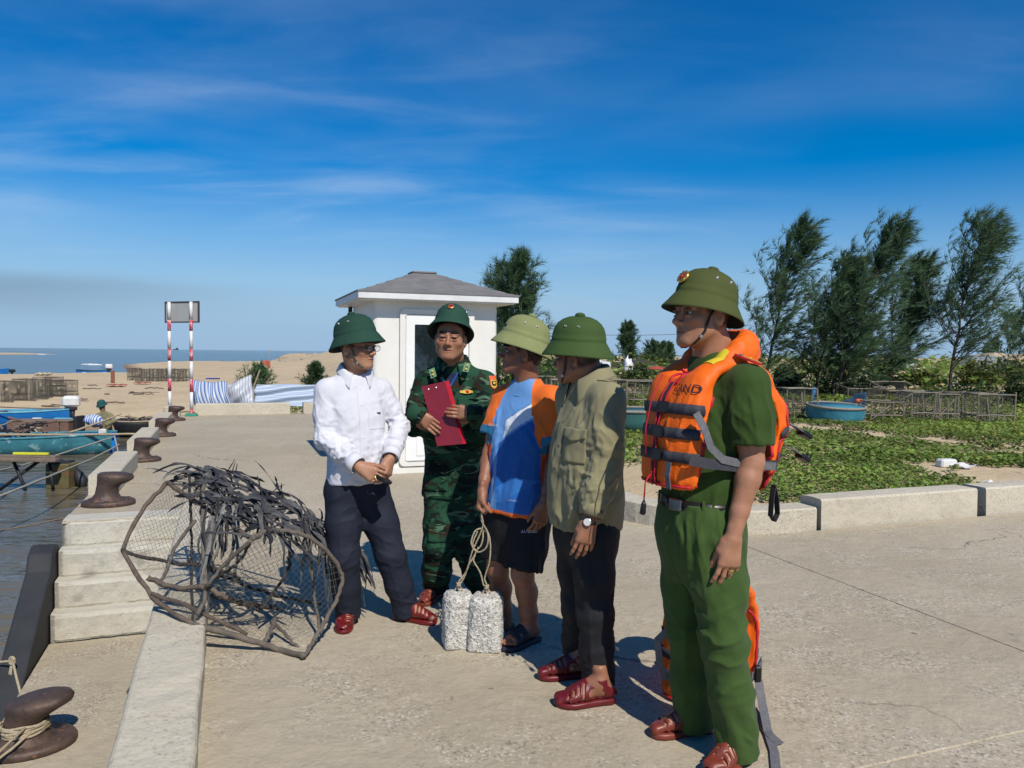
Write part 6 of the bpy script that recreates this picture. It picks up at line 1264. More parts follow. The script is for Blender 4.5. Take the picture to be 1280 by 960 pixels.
    lR = [hR, hR.lerp(kR, .5), kR, kR.lerp(aR, .5), aR + Vector((0, 0, -.015))]; lL = [hL, hL.lerp(kL, .5), kL, kL.lerp(aL, .5), aL + Vector((0, 0, -.015))]; rl = [.100, .092, .079, .075, .071]
    def b(f):
        f.stack(P, T['up'], T['right'], tt, -.22, .03); tube_into(f, lR, rl, .05, .03); tube_into(f, lL, rl, .05, .03)
    z = [(kR, .16, (1, 0, .2), .006, 15), (kL, .18, (1, 0, .3), .008, 14), (aL + Vector((0, 0, .08)), .12, (1, 0, .25), .011, 17), (aR + Vector((0, 0, .08)), .12, (1, 0, .2), .011, 17), (hL.lerp(kL, .4), .2, (-.1, 0, 1), .007, 12)]
    garment(r, 'trousers', mt, .0068, b, z, [(hL + Vector((-.04, -.09, 0)), kL + Vector((-.035, -.08, 0)), .010, .006), (kL + Vector((-.035, -.08, 0)), aL + Vector((-.03, -.07, .02)), .010, .006)], seed=35, pts=lR + lL + [P], pad=.2)
    sandal(r, AR, fR, -1, M_plastic_wine); sandal(r, AL, fL, 1, M_plastic_wine)
    helmet(r, H, R, S, rad(5), mat('helmet_leaf_green', (.038, .075, .013), (.044, .085, .016), scale=8, rough=.8, bump=.3, bscale=500), lift=.010, cs=.945, roll=rad(-3))

# ------------------------------------------------------------------ 5: policeman with life vest
def man_police():
    SKC = (0.40, 0.195, 0.112); r = person('policeman in green uniform wearing an orange life vest', gnd(880, 940)); sk = Skin()
    P = at(876, 640, 3.0); N = at(890, 447, 3.02); SL = at(935, 482, 2.86); SR = at(858, 478, 3.20); T = torso(P, N, SR, SL)
    EL = at(940, 578, 2.83); WL = at(916, 672, 2.79); ER = at(838, 575, 3.22); WR = at(836, 650, 3.14)
    hL = at(894, 668, 2.92); hR = at(857, 668, 3.09); kL = at(905, 800, 2.86); aL = at(923, 936, 2.88); kR = at(860, 790, 3.08); aR = at(867, 902, 3.10)
    H = at(879, 393, 3.0); R = frame((-0.93, -0.37, 0.02), (0.0, 0, 1)); S = 1.14
    head_piece(sk, H, R, S, SKC, [H.lerp(N, .72) + Vector((.015, 0, 0)), N - T['up'] * .05], fat=1.08, jaw=1.05)
    fL, fR = Vector((-.75, -.66, 0)), Vector((-.97, -.2, 0)); AL = Vector((at(925, 950, 2.88).x, 2.885, .09)); AR = Vector((at(868, 915, 3.1).x, 3.10, .09))
    limb_piece(sk, [SL.lerp(EL, .3), SL.lerp(EL, .75), EL, EL.lerp(WL, .22), EL.lerp(WL, .65), WL], [.055, .050, .044, .046, .034, .028], SKC, dict(wr=WL, d=(-.13, -.02, -1), n=(-.28, .95, 0), side=-1, curl=[(.12, .25, .2), (.15, .28, .2), (.2, .3, .25), (.25, .35, .3)], thumb=(.18, .05), s=1.1), h=.0038)
    limb_piece(sk, [SR.lerp(ER, .3), ER, WR], [.052, .042, .027], SKC, dict(wr=WR, d=(-.1, -.1, -1), n=(.8, .5, 0), side=1, curl=.35))
    foot_piece(sk, AR, fR, -1, SKC, [aR + Vector((0, 0, .05))], [.034, .042]); foot_piece(sk, AL, fL, 1, SKC, [aL + Vector((0, 0, .05))], [.034, .042])
    core(sk, T, [[SR, ER, WR], [SL, EL]], [[hR, kR, aR], [hL, kL, aL]], SKC); sk.build('body', [SKIN['e'], M_eye, M_brow], r)
    m = cloth_mat('police_green', (.035, .068, .012), (.030, .059, .010), rough=.85, scale=7)
    tab = [(-.03, .160, .125, .0), (.06, .160, .128, .006), (.18, .162, .126, .008), (.32, .172, .126, .006), (.42, .174, .118, .0), (.50, .162, .100, -.006), (.56, .115, .085, -.008), (.61, .075, .072, -.006), (.65, .064, .066, -.004)]
    armL = [SL, SL.lerp(EL, .40), SL.lerp(EL, .78)]; armR = [SR, SR.lerp(ER, .40), SR.lerp(ER, .78)]; ra = [.082, .085, .080]
    def b(f):
        f.stack(P, T['up'], T['right'], tab, -.03, .65); trap(f, T, SR, SL); tube_into(f, armL, ra, .035); tube_into(f, armR, ra, .035)
        f.cone(N - T['up'] * .06, N + T['up'] * .2, .055, .085, .01, 's'); 
    z = [(SL.lerp(EL, .45), .14, (-.15, 0, 1), .009, 15, .12), (loc(T, -.14, .04, .36), .12, (-.5, 0, 1), .012, 17), (loc(T, -.12, .0, .1), .18, (.3, 0, 1), .012, 14), (loc(T, 0, .1, .0), .2, (.2, 0, 1), .010, 15)]
    sh = garment(r, 'shirt', m, .0056, b, z, [(SL + Vector((-.02, -.085, -.02)), SL.lerp(EL, .7) + Vector((.0, -.088, 0)), .006, .005)], seed=42, pts=armR + armL + [P, N], pad=.22); bv = bvh_of(sh)
    c = at(930, 464, 2.87); ex = Vector((.80, -.5, -.36)).normalized(); ey = (Vector((.2, -.3, .9)) - ex * Vector((.2, -.3, .9)).dot(ex)); ey = Vector((.56, .82, .05)); ey = (ey - ex * ey.dot(ex)).normalized(); nz = ex.cross(ey); nz = nz if nz.z > 0 else -nz; Rb = Matrix((ex, ey, nz)).transposed()
    c = (drop(bv, c + nz * .05, -nz, .004) or c) - nz * .020; sb = empty('shoulder_board'); sb.parent = r; sb.location = c - world_matrix(r).translation; mr_ = mat('board_red', (.52, .018, .030), rough=.6); my = mat('insignia_yellow', (.72, .50, .06))
    MB().prism([(-.05, -.021), (.035, -.025), (.05, -.02), (.05, .02), (.035, .025), (-.05, .021)], 0, .006, Rb, c + nz * .028).build('board', mr_, sb, world=True)
    MB().box(c + nz * .0355, (.10, .007, .002), Rb).build('gold_stripe', my, sb, world=True); MB().box(c + nz * .0375 + ex * .005, (.007, .040, .002), Rb).build('gold_bar', my, sb, world=True)
    for q in (-.012, .012): MB().lathe([(.007, 0), (.007, .003), (.002, .005)], 5, c + nz * .036 + ex * -.03 + ey * q, Rb).build('star', M_steel, sb, world=True)
    mt = cloth_mat('police_trousers', (.048, .090, .020), (.040, .076, .016), rough=.85, scale=7); tt = [(-.26, .09, .09, 0), (-.17, .15, .135, 0), (-.08, .180, .156, .002), (.0, .175, .150, .004), (.06, .162, .134, .004)]
    lR = [hR, hR.lerp(kR, .5), kR, kR.lerp(aR, .5), aR + Vector((.002, 0, -.022))]; lL = [hL, hL.lerp(kL, .5), kL, kL.lerp(aL, .5), aL + Vector((0, 0, -.022))]; rl = [.106, .097, .083, .078, .076]
    def b(f):
        f.stack(P, T['up'], T['right'], tt, -.26, .045); tube_into(f, lR, rl, .05, .03); tube_into(f, lL, rl, .05, .03)
    z = [(kR, .2, (.1, 0, 1), .008, 12), (kL, .22, (1, 0, .4), .010, 12), (aL + Vector((0, 0, .10)), .14, (.5, 0, -1), .014, 13), (aR + Vector((0, 0, .1)), .14, (.2, 0, 1), .012, 13), (loc(T, -.12, .10, -.08), .15, (0, 0, 1), .010, 22, .10), (hL.lerp(kL, .4), .2, (-.5, 0, 1), .010, 12)]
    cr = [(loc(T, -.11, .13, -.0), hL.lerp(kL, .5) + Vector((-.07, -.07, 0)), .010, .007), (hL.lerp(kL, .5) + Vector((-.07, -.07, 0)), aL + Vector((-.05, -.06, .05)), .010, .007), (hL + Vector((-.10, -.03, -.1)), kL + Vector((.02, -.08, -.02)), .014, .009), (kL + Vector((.04, -.07, -.14)), kL + Vector((-.06, -.06, -.2)), .010, .008), (aL + Vector((-.05, -.06, .13)), aL + Vector((.04, -.07, .05)), .010, .012), (loc(T, -.07, .16, .0), hR.lerp(kR, .5) + Vector((-.09, -.02, 0)), .01, .007)]
    tr = garment(r, 'trousers', mt, .0064, b, z, cr, seed=45, pts=lR + lL + [P], pad=.2); bt = bvh_of(tr)
    mk = mat('black_leather', (.012, .012, .012), rough=.35); ring = [loc(T, .171 * math.sin(a), .150 * math.cos(a) + .004, .038) for a in [2 * math.pi * k / 48 for k in range(49)]]
    be = empty('belt'); be.parent = r; be.location = loc(T, 0, 0, .038) - world_matrix(r).translation; mb = MB(); P_ = [p + T['up'] * q for p in ring for q in (-.020, .020)]; mb.add(P_, [(2*i, 2*i+2, 2*i+3, 2*i+1) for i in range(48)]); mb.build('belt_strap', mk, be, True, world=True, solid=.006, fix=False)
    mb = MB(); mb.box(loc(T, -.045, .158, .038), (.058, .012, .046), T['R'] @ Matrix.Rotation(.28, 3, 'Z'), .004); mb.build('belt_buckle', mat('buckle_dark_steel', (.25, .24, .22), rough=.3, metal=.9), be, world=True)
    for a in (.9, 1.7, 2.5, -.9): mb = MB(); q = loc(T, -.178 * math.sin(a), .156 * math.cos(a) + .004, .038); mb.box(q, (.012, .01, .055), T['R'] @ Matrix.Rotation(a, 3, 'Z'), .002); mb.build('belt_loop', mt, r, world=True)
    sandal(r, AR, fR, -1, M_plastic_brown); sandal(r, AL, fL, 1, M_plastic_brown)
    def badge(par, q, Rb, S_):
        MB().lathe([(.026, -.004), (.026, .003), (.022, .006)], 16, q, Rb @ Matrix.Rotation(-math.pi / 2, 3, 'X'), sx=1.15).build('badge', M_gold, par, True, world=True); MB().lathe([(.014, .006), (.014, .009)], 16, q, Rb @ Matrix.Rotation(-math.pi / 2, 3, 'X')).build('badge_field', mr_, par, world=True)
        MB().lathe([(.006, .009), (.006, .011)], 5, q, Rb @ Matrix.Rotation(-math.pi / 2, 3, 'X')).build('badge_star', M_gold, par, world=True)
        for sx in (-1, 1):
            for k in range(4): a = rad(-40 + 35 * k); MB().lathe([(.007, 0), (.007, .007)], 6, q + Rb @ Vector((sx * .022 * math.cos(a), .001, .022 * math.sin(a))), Rb @ Matrix.Rotation(-math.pi / 2, 3, 'X')).build('badge_leaf', M_gold, par, world=True)
    helmet(r, H, R, S, rad(13), mat('helmet_olive_green', (.055, .068, .011), (.064, .078, .013), scale=8, rough=.8, bump=.3, bscale=500), lift=-.004, cs=.875, badge=badge)
    q = WL + Vector((-.14, -.08, -1)).normalized() * .118; MB().lathe([(.0105, -.003), (.0118, 0), (.0105, .003)], 14, q + Vector((.008, -.006, 0)), Matrix.Identity(3), close=False).build('ring', M_gold, r, True, world=True)
    vest(r, T, worn=True)
M_vest = mat('vest_orange', (.86, .145, .008), (.80, .125, .006), scale=6, rough=.55, bump=.2, bscale=120, spec=.3)
M_vtrim = mat('vest_piping_red', (.50, .012, .030), rough=.6)
M_vband = mat('vest_band_charcoal', (.034, .034, .042), (.045, .045, .055), scale=60, rough=.7, bump=.3, bscale=300)
M_vweb = mat('vest_webbing_grey', (.15, .15, .16), (.11, .11, .12), scale=60, rough=.7, bump=.4, bscale=300)
M_vyel = mat('vest_reflector_yellow', (.80, .62, .04), rough=.4)
M_vbuck = mat('vest_buckle_black', (.010, .010, .012), rough=.35)
def strap(pts, w, th, nrm):
    pts = [Vector(p) for p in pts]; m = MB(); n = len(pts); nrm = Vector(nrm).normalized(); P_ = []
    for i, p in enumerate(pts):
        dd = (pts[min(i + 1, n - 1)] - pts[max(i - 1, 0)]).normalized(); nn = nrm - dd * nrm.dot(dd)
        nn = nn.normalized() if nn.length > .2 else dd.orthogonal().normalized(); s_ = dd.cross(nn).normalized()
        P_ += [p - s_ * w / 2 - nn * th / 2, p + s_ * w / 2 - nn * th / 2, p + s_ * w / 2 + nn * th / 2, p - s_ * w / 2 + nn * th / 2]
    m.add(P_, [(i*4+k, i*4+(k+1) % 4, i*4+4+(k+1) % 4, i*4+4+k) for i in range(n - 1) for k in range(4)] + [(3, 2, 1, 0), (n*4-4, n*4-3, n*4-2, n*4-1)]); return m
def vest(parent, T, worn):
    v = empty('life_vest'); v.parent = parent
    if parent is not None: v.location = T['P'] - world_matrix(parent).translation
    else: v.location = T['P']
    N = T['N']; up, rt, fw = T['up'], T['right'], T['fwd']; Rm = T['R']; Lz = T['L']
    z0 = .105
    def l(x, y, z): return loc(T, x, y, z)
    def ccone(f, a, b, ra, rb, k, fl): f.cone(a, b, ra, rb, k, 'u', fl)
    outer = [(z0 - .02, .168, .205, .004), (z0 + .03, .190, .236, -.004), (.27, .200, .258, -.022), (.36, .200, .268, -.040), (.46, .190, .240, -.040), (.52, .160, .185, -.030)]
    def b(f):
        f.stack(T['P'], up, rt, outer, z0, .52, 0, ex=3.0)
        f.stack(T['P'], up, rt, [(z0 - .1, .34, .152, .006), (.28, .34, .170, -.020), (.38, .34, .168, -.034), (.46, .34, .140, -.024), (.56, .34, .10, 0)], z0 - .1, .60, .015, 's', ex=3.6)   # the hollow for the body, open at the sides
        for q in (-1, 1):   # straps over the shoulders
            pl = [l(q * .100, .165, .43), l(q * .098, .135, .505), l(q * .100, .06, .565), l(q * .104, -.03, .580), l(q * .104, -.13, .545), l(q * .10, -.215, .45)]; rr = [.060, .056, .050, .052, .056, .06]
            for i in range(5):
                nrm = (pl[i + 1] - pl[i]).cross(rt).normalized(); f.cone(pl[i], pl[i + 1], rr[i], rr[i + 1], .03, 'u', (nrm, 1.9))
        for zc, rc, tr in ((.000, .112, .046), (.045, .122, .044), (.085, .116, .034)):
            for k in range(10):
                a = rad(75 + 210 * k / 10); a2 = rad(75 + 210 * (k + 1) / 10); s1 = math.sin(math.pi * k / 10) ** .6; s2 = math.sin(math.pi * (k + 1) / 10) ** .6
                f.cone(N + Rm @ Vector((rc * math.sin(a), rc * math.cos(a) - .015, zc * s1)), N + Rm @ Vector((rc * math.sin(a2), rc * math.cos(a2) - .015, zc * s2)), tr * (.6 + .4 * s1), tr * (.6 + .4 * s2), .02)
        f.cone(N - up * .12, N + up * .18, .066, .092, .012, 's'); f.cone(l(0, .17, .60), l(0, .27, .44), .052, .006, .02, 's')
        f.cone(l(0, .262, z0 - .1), l(0, .262, .50), .022, .022, .02, 's')                                               # groove where the zip runs
    zz = [(l(-.1, .2, .25), .2, (.25, 0, 1), .007, 20, .15), (l(-.1, .2, .42), .10, (.4, 0, 1), .002, 22), (l(-.15, -.15, .35), .25, (0, 0, 1), .008, 14), (N + Rm @ Vector((-.05, -.1, .03)), .12, (1, 0, .3), .006, 20)]
    pts = [l(x, y, z) for x in (-.2, .2) for y in (-.24, .24) for z in (z0, .74)]
    pa = garment(v, 'panel', M_vest, .0058, b, zz, seed=52, pts=pts, pad=.09); bv = bvh_of(pa)
    d = -fw
    def band(zl, zr, w, nm='reflective_band', x0=-.185, x1=.185, off=.006, m=M_vband, dd=d, yy=.4):
        mb = MB(); n = 36; rows = []
        for k in range(n + 1):
            u = k / n; x = x0 + (x1 - x0) * u; zc = zl + (zr - zl) * u; r_ = []
            for s_ in (-.5, 0, .5):
                q = drop(bv, l(x, yy if dd == d else -yy, zc + w * s_), dd, off, .8); q = q if q is not None and (q - l(0, 0, 0)).dot(fw) * (1 if dd == d else -1) > .13 else None; r_.append(q)
            rows.append(r_)
        prev = None; ok = [all(q is not None for q in r_) for r_ in rows]; first = None; last = None
        best = [i for i in range(n + 1) if ok[i]]
        if len(best) < 2: return
        lo_, hi_ = best[0], best[-1]
        for i in range(lo_, hi_ + 1):
            if not ok[i]:
                a = max(j for j in best if j < i); b2 = min(j for j in best if j > i); t = (i - a) / (b2 - a); rows[i] = [rows[a][c].lerp(rows[b2][c], t) for c in range(3)]
        for i in range(lo_, hi_ + 1): mb.v += [tuple(q) for q in rows[i]]
        for i in range(hi_ - lo_):
            for j in range(2): mb.f.append((i*3+j, i*3+3+j, i*3+4+j, i*3+1+j)); mb.m.append(0)
        mb.build(nm, m, v, True, world=True, solid=.0025, fix=False)
    BZ = (.225, .312, .402)
    for zc in BZ:
        for a, b_ in ((-.192, -.006), (.006, .192)): band(zc, zc, .040, x0=a, x1=b_)
    for zc in (.24, .34): band(zc, zc, .040, dd=fw)
    for zc in BZ:
        q = drop(bv, l(-.02, .4, zc), d, .012)
        if q is not None: MB().box(q, (.055, .018, .046), Rm, .005).build('buckle', M_vbuck, v, world=True)
    def laid(xs_, zs_, off=.008):
        out = []
        for x, z in zip(xs_, zs_):
            h = drop(bv, l(x, .45, z), d, off, .8)
            if h is not None and (h - l(0, 0, 0)).dot(fw) > .12: out.append(h)
        return out
    zs_ = np.linspace(z0 + .005, .50, 26); P_ = laid(np.zeros(26), zs_, .004)
    if len(P_) > 4: strap(P_, .022, .004, fw).build('zip_tape', M_vband, v, world=True)
    for x0_, sw_ in ((-.012, .006), (.010, -.005)):
        P_ = laid(x0_ + sw_ * np.sin(np.linspace(0, 5, 26)), zs_, .009)
        if len(P_) > 4: MB().tube(P_, .0032, 6).build('zip_cord', M_vtrim, v, True, world=True)
    if worn: letters(bv, 'CAND', .045, l(-.097, .4, .478), -rt * 1.0, up, d, .0055, sx=1.0).build('lettering', mat('print_navy', (.010, .012, .03), rough=.6), v, world=True, fix=False)
    def edge(pl, nm='piping', r_=.0055, m=M_vtrim, dd=d, off=.003, yy=.4):
        P_ = []
        for i in range(len(pl) - 1):
            for k in range(8): x = pl[i][0] + (pl[i+1][0] - pl[i][0]) * k / 8; z = pl[i][1] + (pl[i+1][1] - pl[i][1]) * k / 8; P_.append(drop(bv, l(x, yy if dd == d else -yy, z), dd, off, .8))
        P_ = [p for p in P_ if p is not None]
        if len(P_) > 3: MB().tube(P_, r_, 6).build(nm, m, v, True, world=True)
    for q in (-1, 1):
        edge([(q * .050, .56), (q * .034, .53), (q * .018, .49)])
        edge([(q * .010, z0 + .012), (q * .09, z0 + .012), (q * .172, z0 + .014)])
        edge([(q * .165, z0 + .02), (q * .172, .25), (q * .160, .40), (q * .13, .46)], dd=fw)
    for q in (-1, 1):
        for sgn in (1, -1):
            P_ = []
            for k in range(22):
                z = z0 + .015 + (.44 - z0) * k / 21; best = None
                for yy in np.linspace(.09, .24, 26):
                    h = bv.ray_cast(l(q * .5, sgn * yy, z), -rt * q, .45)
                    if h[0] is not None and (h[0] - l(q * .19, sgn * yy, z)).length < .09: best = h[0] + rt * q * .002; break
                if best is not None: P_.append(best)
            if len(P_) > 6:
                P2 = [P_[0]] + [(P_[i-1] + P_[i] + P_[i+1]) / 3 for i in range(1, len(P_) - 1)] + [P_[-1]]; MB().tube(P2, .007, 6).build('piping', M_vtrim, v, True, world=True)
    for q in (-1,):
        pp = [l(q * .190, .205, .395), l(q * .206, .175, .34), l(q * .210, .145, .275), l(q * .208, .085, .232), l(q * .206, -.02, .215), l(q * .205, -.17, .21)]; strap(pp, .030, .003, rt * q).build('side_webbing', M_vweb, v, world=True)
        pp = [l(q * .185, .215, .225), l(q * .203, .15, .215), l(q * .203, .0, .205), l(q * .20, -.18, .215)]; strap(pp, .038, .003, rt * q).build('side_webbing', M_vband, v, world=True)
        P_ = patch(bv, N + Rm @ Vector((q * .105 - .03, .03, .2)), rt * .06, fw * .07, -up, 6, 6, .003)
        if P_.f: P_.build('reflector_patch', M_vyel, v, True, world=True, fix=False)
    if worn:
        q = drop(bv, l(-.085, .4, .205), d, .012)
        if q is None: q = l(-.085, .24, .205)
        strap([q, q - up * .05 + fw * .004, q - up * .10 - fw * .006], .030, .003, fw).build('pull_tab', M_vweb, v, world=True)
        for zc in (.345, .255):
            strap([l(-.15, -.255, zc + .03), l(-.165, -.29, zc + .018), l(-.17, -.32, zc)], .036, .004, up).build('strap_end', M_vweb, v, world=True); mb = MB(); mb.box(l(-.172, -.337, zc - .012), (.050, .050, .020), Rm @ Matrix.Rotation(.45, 3, 'X'), .006); mb.build('buckle', M_vbuck, v, world=True)
        a = l(-.17, -.20, z0 + .03); strap([a, a - up * .05 - fw * .02, a - up * .11 - fw * .03, a - up * .14 - fw * .015, a - up * .12 + fw * .004, a - up * .05 + fw * .004, a - up * .01], .026, .003, fw).build('hanging_loop', M_vband, v, world=True)
        a = l(.008, .245, z0 + .04); MB().tube([a, a + fw * .02 - up * .03, a + fw * .02 - up * .10], .003, 5).build('whistle_cord', M_vtrim, v, True, world=True); MB().tube([a + fw * .02 - up * .10, a + fw * .02 - up * .115, a + fw * .022 - up * .15, a + fw * .022 - up * .155], [.004, .010, .012, .006], 8).build('whistle', M_vbuck, v, True, world=True)
        MB().tube([l(.03, .205, .53), l(.03, .25, .42), l(.035, .262, .32), l(.022, .262, .22)], .0028, 5).build('neck_cord', M_vtrim, v, True, world=True)
    return v
# ================================================================== FISH TRAP, WEIGHTS, SECOND VEST
def bent(pts, n=5, wob=0.006, seed=0):             # a crooked pole through the given points
    r_ = random.Random(seed); pts = [Vector(p) for p in pts]; out = []
    for i in range(len(pts) - 1):
        p0 = pts[max(i - 1, 0)]; p1 = pts[i]; p2 = pts[i + 1]; p3 = pts[min(i + 2, len(pts) - 1)]
        for k in range(n):
            t = k / n; q = 0.5 * ((2 * p1) + (p2 - p0) * t + (2 * p0 - 5 * p1 + 4 * p2 - p3) * t * t + (3 * p1 - p0 - 3 * p2 + p3) * t ** 3)
            out.append(q + Vector((r_.uniform(-wob, wob), r_.uniform(-wob, wob), r_.uniform(-wob, wob))))
    return out + [pts[-1]]
def net_patch(mb, a, b, c, d, cell=0.034, r=0.0009, sag=0.03, seed=0):
    a, b, c, d = [Vector(q) for q in (a, b, c, d)]; nu = max(4, int(((b - a).length + (c - d).length) / 2 / cell)); nv = max(4, int(((d - a).length + (c - b).length) / 2 / cell)); nrm = (b - a).cross(d - a).normalized()
    def p(u, v): return (a * (1-u) + b * u) * (1-v) + (d * (1-u) + c * u) * v + nrm * sag * math.sin(math.pi * u) * math.sin(math.pi * v) * (1 + .3 * math.sin(9 * u + seed)) + nrm * .006 * math.sin(23 * u + 17 * v + seed)
    for i in range(nu):
        for j in range(nv):
            for (x0, y0, x1, y1) in ((i, j, i + 1, j + 1), (i + 1, j, i, j + 1)): mb.tube([p(x0 / nu, y0 / nv), p(x1 / nu, y1 / nv)], r, 3, cap=False)
def fish_trap():
    A = at(208.5, 604, 4.62); B = at(153, 688, 4.30); D = at(241, 780, 3.86); C = at(236, 594, 4.92); E = gnd(380, 821, .02); R4 = at(315, 674, 3.94); R1 = at(350, 663, 3.98); R2a = at(402, 682, 4.05); R2 = at(426, 714, 4.12); R5 = at(411, 770, 4.02)
    VT = at(255, 606, 4.40); VB = at(257, 735, 4.00); TR = at(395, 655, 4.55); BK = at(330, 740, 4.60)
    c = gnd(300, 800); r = empty('fish_trap', (c.x, c.y, 0), 0, 'large drum shaped fish trap of sticks and netting heaped with dark palm strips', 'fish trap')
    m1 = mat('trap_wood', (.085, .062, .048), (.14, .105, .08), scale=18, rough=.85, bump=.8, bscale=60, stretch=(1, 1, .5)); m2 = mat('trap_wood_grey', (.15, .125, .10), (.095, .08, .066), scale=18, rough=.85, bump=.8, bscale=60); m3 = mat('trap_wood_dark', (.030, .024, .020), (.05, .04, .034), scale=18, rough=.8, bump=.6, bscale=60)
    k = [0]
    def pole(pts, rr, m, name='stick', wob=.005):
        rr = rr * .84
        k[0] += 1; q = bent(pts, 6, wob, k[0]); n = len(q); R_ = [rr * (1.06 - .16 * i / n + .08 * math.sin(i * 1.7 + k[0])) for i in range(n)]; MB().tube(q, R_, 8).build(name, m, r, True, world=True)
    pole([A, at(176, 640, 4.45), B], .0150, m1); pole([B, at(190, 745, 4.05), D], .0155, m1); pole([D, at(300, 797, 3.88), at(345, 811, 3.90), E], .0195, m2); pole([A, at(226, 597, 4.77), C], .012, m1)
    pole([A, at(252, 631, 4.40), at(285, 652, 4.2), R4], .0165, m1); pole([VT, at(253, 660, 4.22), VB, at(247, 770, 3.90)], .0135, m2); pole([B, at(205, 702, 4.26), at(265, 709, 4.2), at(300, 724, 4.25)], .0125, m3)
    pole([at(244, 650, 4.3), at(222, 680, 4.26), at(208, 712, 4.18), at(199, 731, 4.10)], .0125, m2); pole([R4, at(283, 703, 3.98), at(262, 728, 3.96), VB], .0125, m2); pole([R4, at(300, 700, 4.1), at(280, 716, 4.2), at(272, 722, 4.22)], .010, m3)
    pole([R4, at(333, 665, 4.05), R1], .0185, m2); pole([R1, at(376, 667, 4.0), R2a, R2, at(426, 735, 4.10), R5, at(392, 800, 3.92), E], .0140, m2); pole([at(363, 668, 4.25), at(362, 700, 4.25), at(355, 722, 4.2), at(327, 762, 4.1)], .0115, m3); pole([at(388, 690, 4.4), at(391, 723, 4.3), at(399, 792, 4.05)], .0110, m2)
    pole([at(184, 722, 4.12), at(220, 735, 4.05), VB, at(285, 748, 4.0)], .0165, m1); pole([at(190, 742, 4.05), at(240, 760, 4.0), at(309, 793, 4.0)], .0140, m1); pole([at(344, 774, 4.05), at(336, 794, 3.96), at(331, 802, 3.93)], .0150, m2); pole([at(345, 780, 4.1), at(360, 797, 4.0), at(376, 813, 3.95)], .0105, m2)
    pole([C, at(300, 606, 4.85), TR], .012, m3); pole([TR, at(410, 690, 4.5), R2], .011, m3); pole([at(235, 700, 4.6), BK, at(400, 755, 4.4)], .012, m3); pole([C, at(238, 650, 4.75), at(240, 720, 4.5), D], .010, m3)
    for i in range(9):
        u = i / 8; pole([at(262 + 30 * u, 744 + 6 * u, 4.05 + .05 * u), at(300 + 25 * u, 752 + 8 * u, 4.2), at(335 + 20 * u, 756 + 6 * u, 4.35)], .006, m3, wob=.012)
    net = MB()
    net_patch(net, A, VT, VB, B, seed=1); net_patch(net, B, VB, at(247, 770, 3.90), D, seed=2); net_patch(net, A, C, VT, VT.lerp(A, .5), .034, seed=3); net_patch(net, R1, R2a, R5, at(335, 800, 3.95), seed=4); net_patch(net, R2a, R2, R5, R5.lerp(R2a, .5), seed=5); net_patch(net, VB, at(300, 724, 4.25), at(335, 800, 3.95), D, seed=6); net_patch(net, C, TR, BK, at(235, 720, 4.5), .045, seed=7); net_patch(net, R4, R1, at(345, 770, 4.05), VB, seed=8)
    o = net.build('netting', mat('trap_net', (.10, .095, .08), rough=.8), r, False, world=True, fix=False); o['kind'] = 'stuff'
    ms = [mat('palm_strip_%d' % i, c1, c2, scale=14, rough=.62, bump=.5, bscale=90, stretch=(1, 1, .3)) for i, (c1, c2) in enumerate([((.018, .018, .020), (.032, .032, .035)), ((.034, .034, .038), (.058, .058, .060)), ((.060, .060, .062), (.10, .10, .10)), ((.16, .16, .15), (.23, .225, .205))])]
    rg = random.Random(5); ridge = [at(232, 592, 4.72), at(270, 590, 4.62), at(310, 604, 4.50), at(350, 622, 4.38), at(388, 648, 4.30), at(418, 682, 4.32)]
    def rp(u): x = min(max(u, 0), .999) * 5; i = int(x); return ridge[i].lerp(ridge[i + 1], x - i)
    def strip(p, d0, ln, w, fall, m, twist=0.0, n=9):
        pts = []; d = Vector(d0).normalized(); q = Vector(p); tw = rg.uniform(0, 3)
        for i in range(n + 1):
            pts.append(q.copy()); d = (d + Vector((rg.uniform(-.28, .28), rg.uniform(-.28, .28), -fall * (.5 + i / n) + rg.uniform(-.12, .12)))).normalized(); q = q + d * ln / n
            q.z = max(q.z, .03)
        mb = MB(); P = []
        for i, q in enumerate(pts):
            dd = (pts[min(i + 1, n)] - pts[max(i - 1, 0)]).normalized(); s_ = dd.cross(Vector((math.sin(tw), -.6, 1))).normalized(); nn = s_.cross(dd); a = twist * i / n + .5 * math.sin(tw + i); s_ = s_ * math.cos(a) + nn * math.sin(a); ww = w * (.55 + .45 * math.sin(math.pi * (.15 + .8 * i / n))) * (1 if i < n else .25)
            P += [q - s_ * ww, q + nn * ww * .22 * math.sin(tw * 3 + i), q + s_ * ww * rg.uniform(.5, 1.1)]
        mb.add(P, [(i*3+j, i*3+3+j, i*3+4+j, i*3+1+j) for i in range(n) for j in range(2)]); mb.build('palm_strip', m, r, False, world=True, solid=.0012, fix=False)
    along = (ridge[4] - ridge[0]).normalized()
    for i in range(185):
        u = .06 + .86 * rg.random(); v_ = rg.random() ** 1.3; p = rp(u).lerp(A.lerp(R4, min(u * 1.15, 1)).lerp(R1, max(0, u - .7)), v_ * (1 if u > .3 else .5)) + Vector((rg.uniform(-.04, .04), rg.uniform(-.03, .03), rg.uniform(.0, .05))); side = rg.choice((-1, 1, 1)); d = along * side * rg.uniform(.5, 1) + Vector((rg.uniform(-.3, .3), rg.uniform(-.5, .3), rg.uniform(-.05, .12)))
        strip(p, d, rg.uniform(.12, .32), rg.uniform(.007, .018), rg.uniform(.04, .18), ms[rg.choice((0, 0, 1, 1, 2))], rg.uniform(-1.5, 1.5))
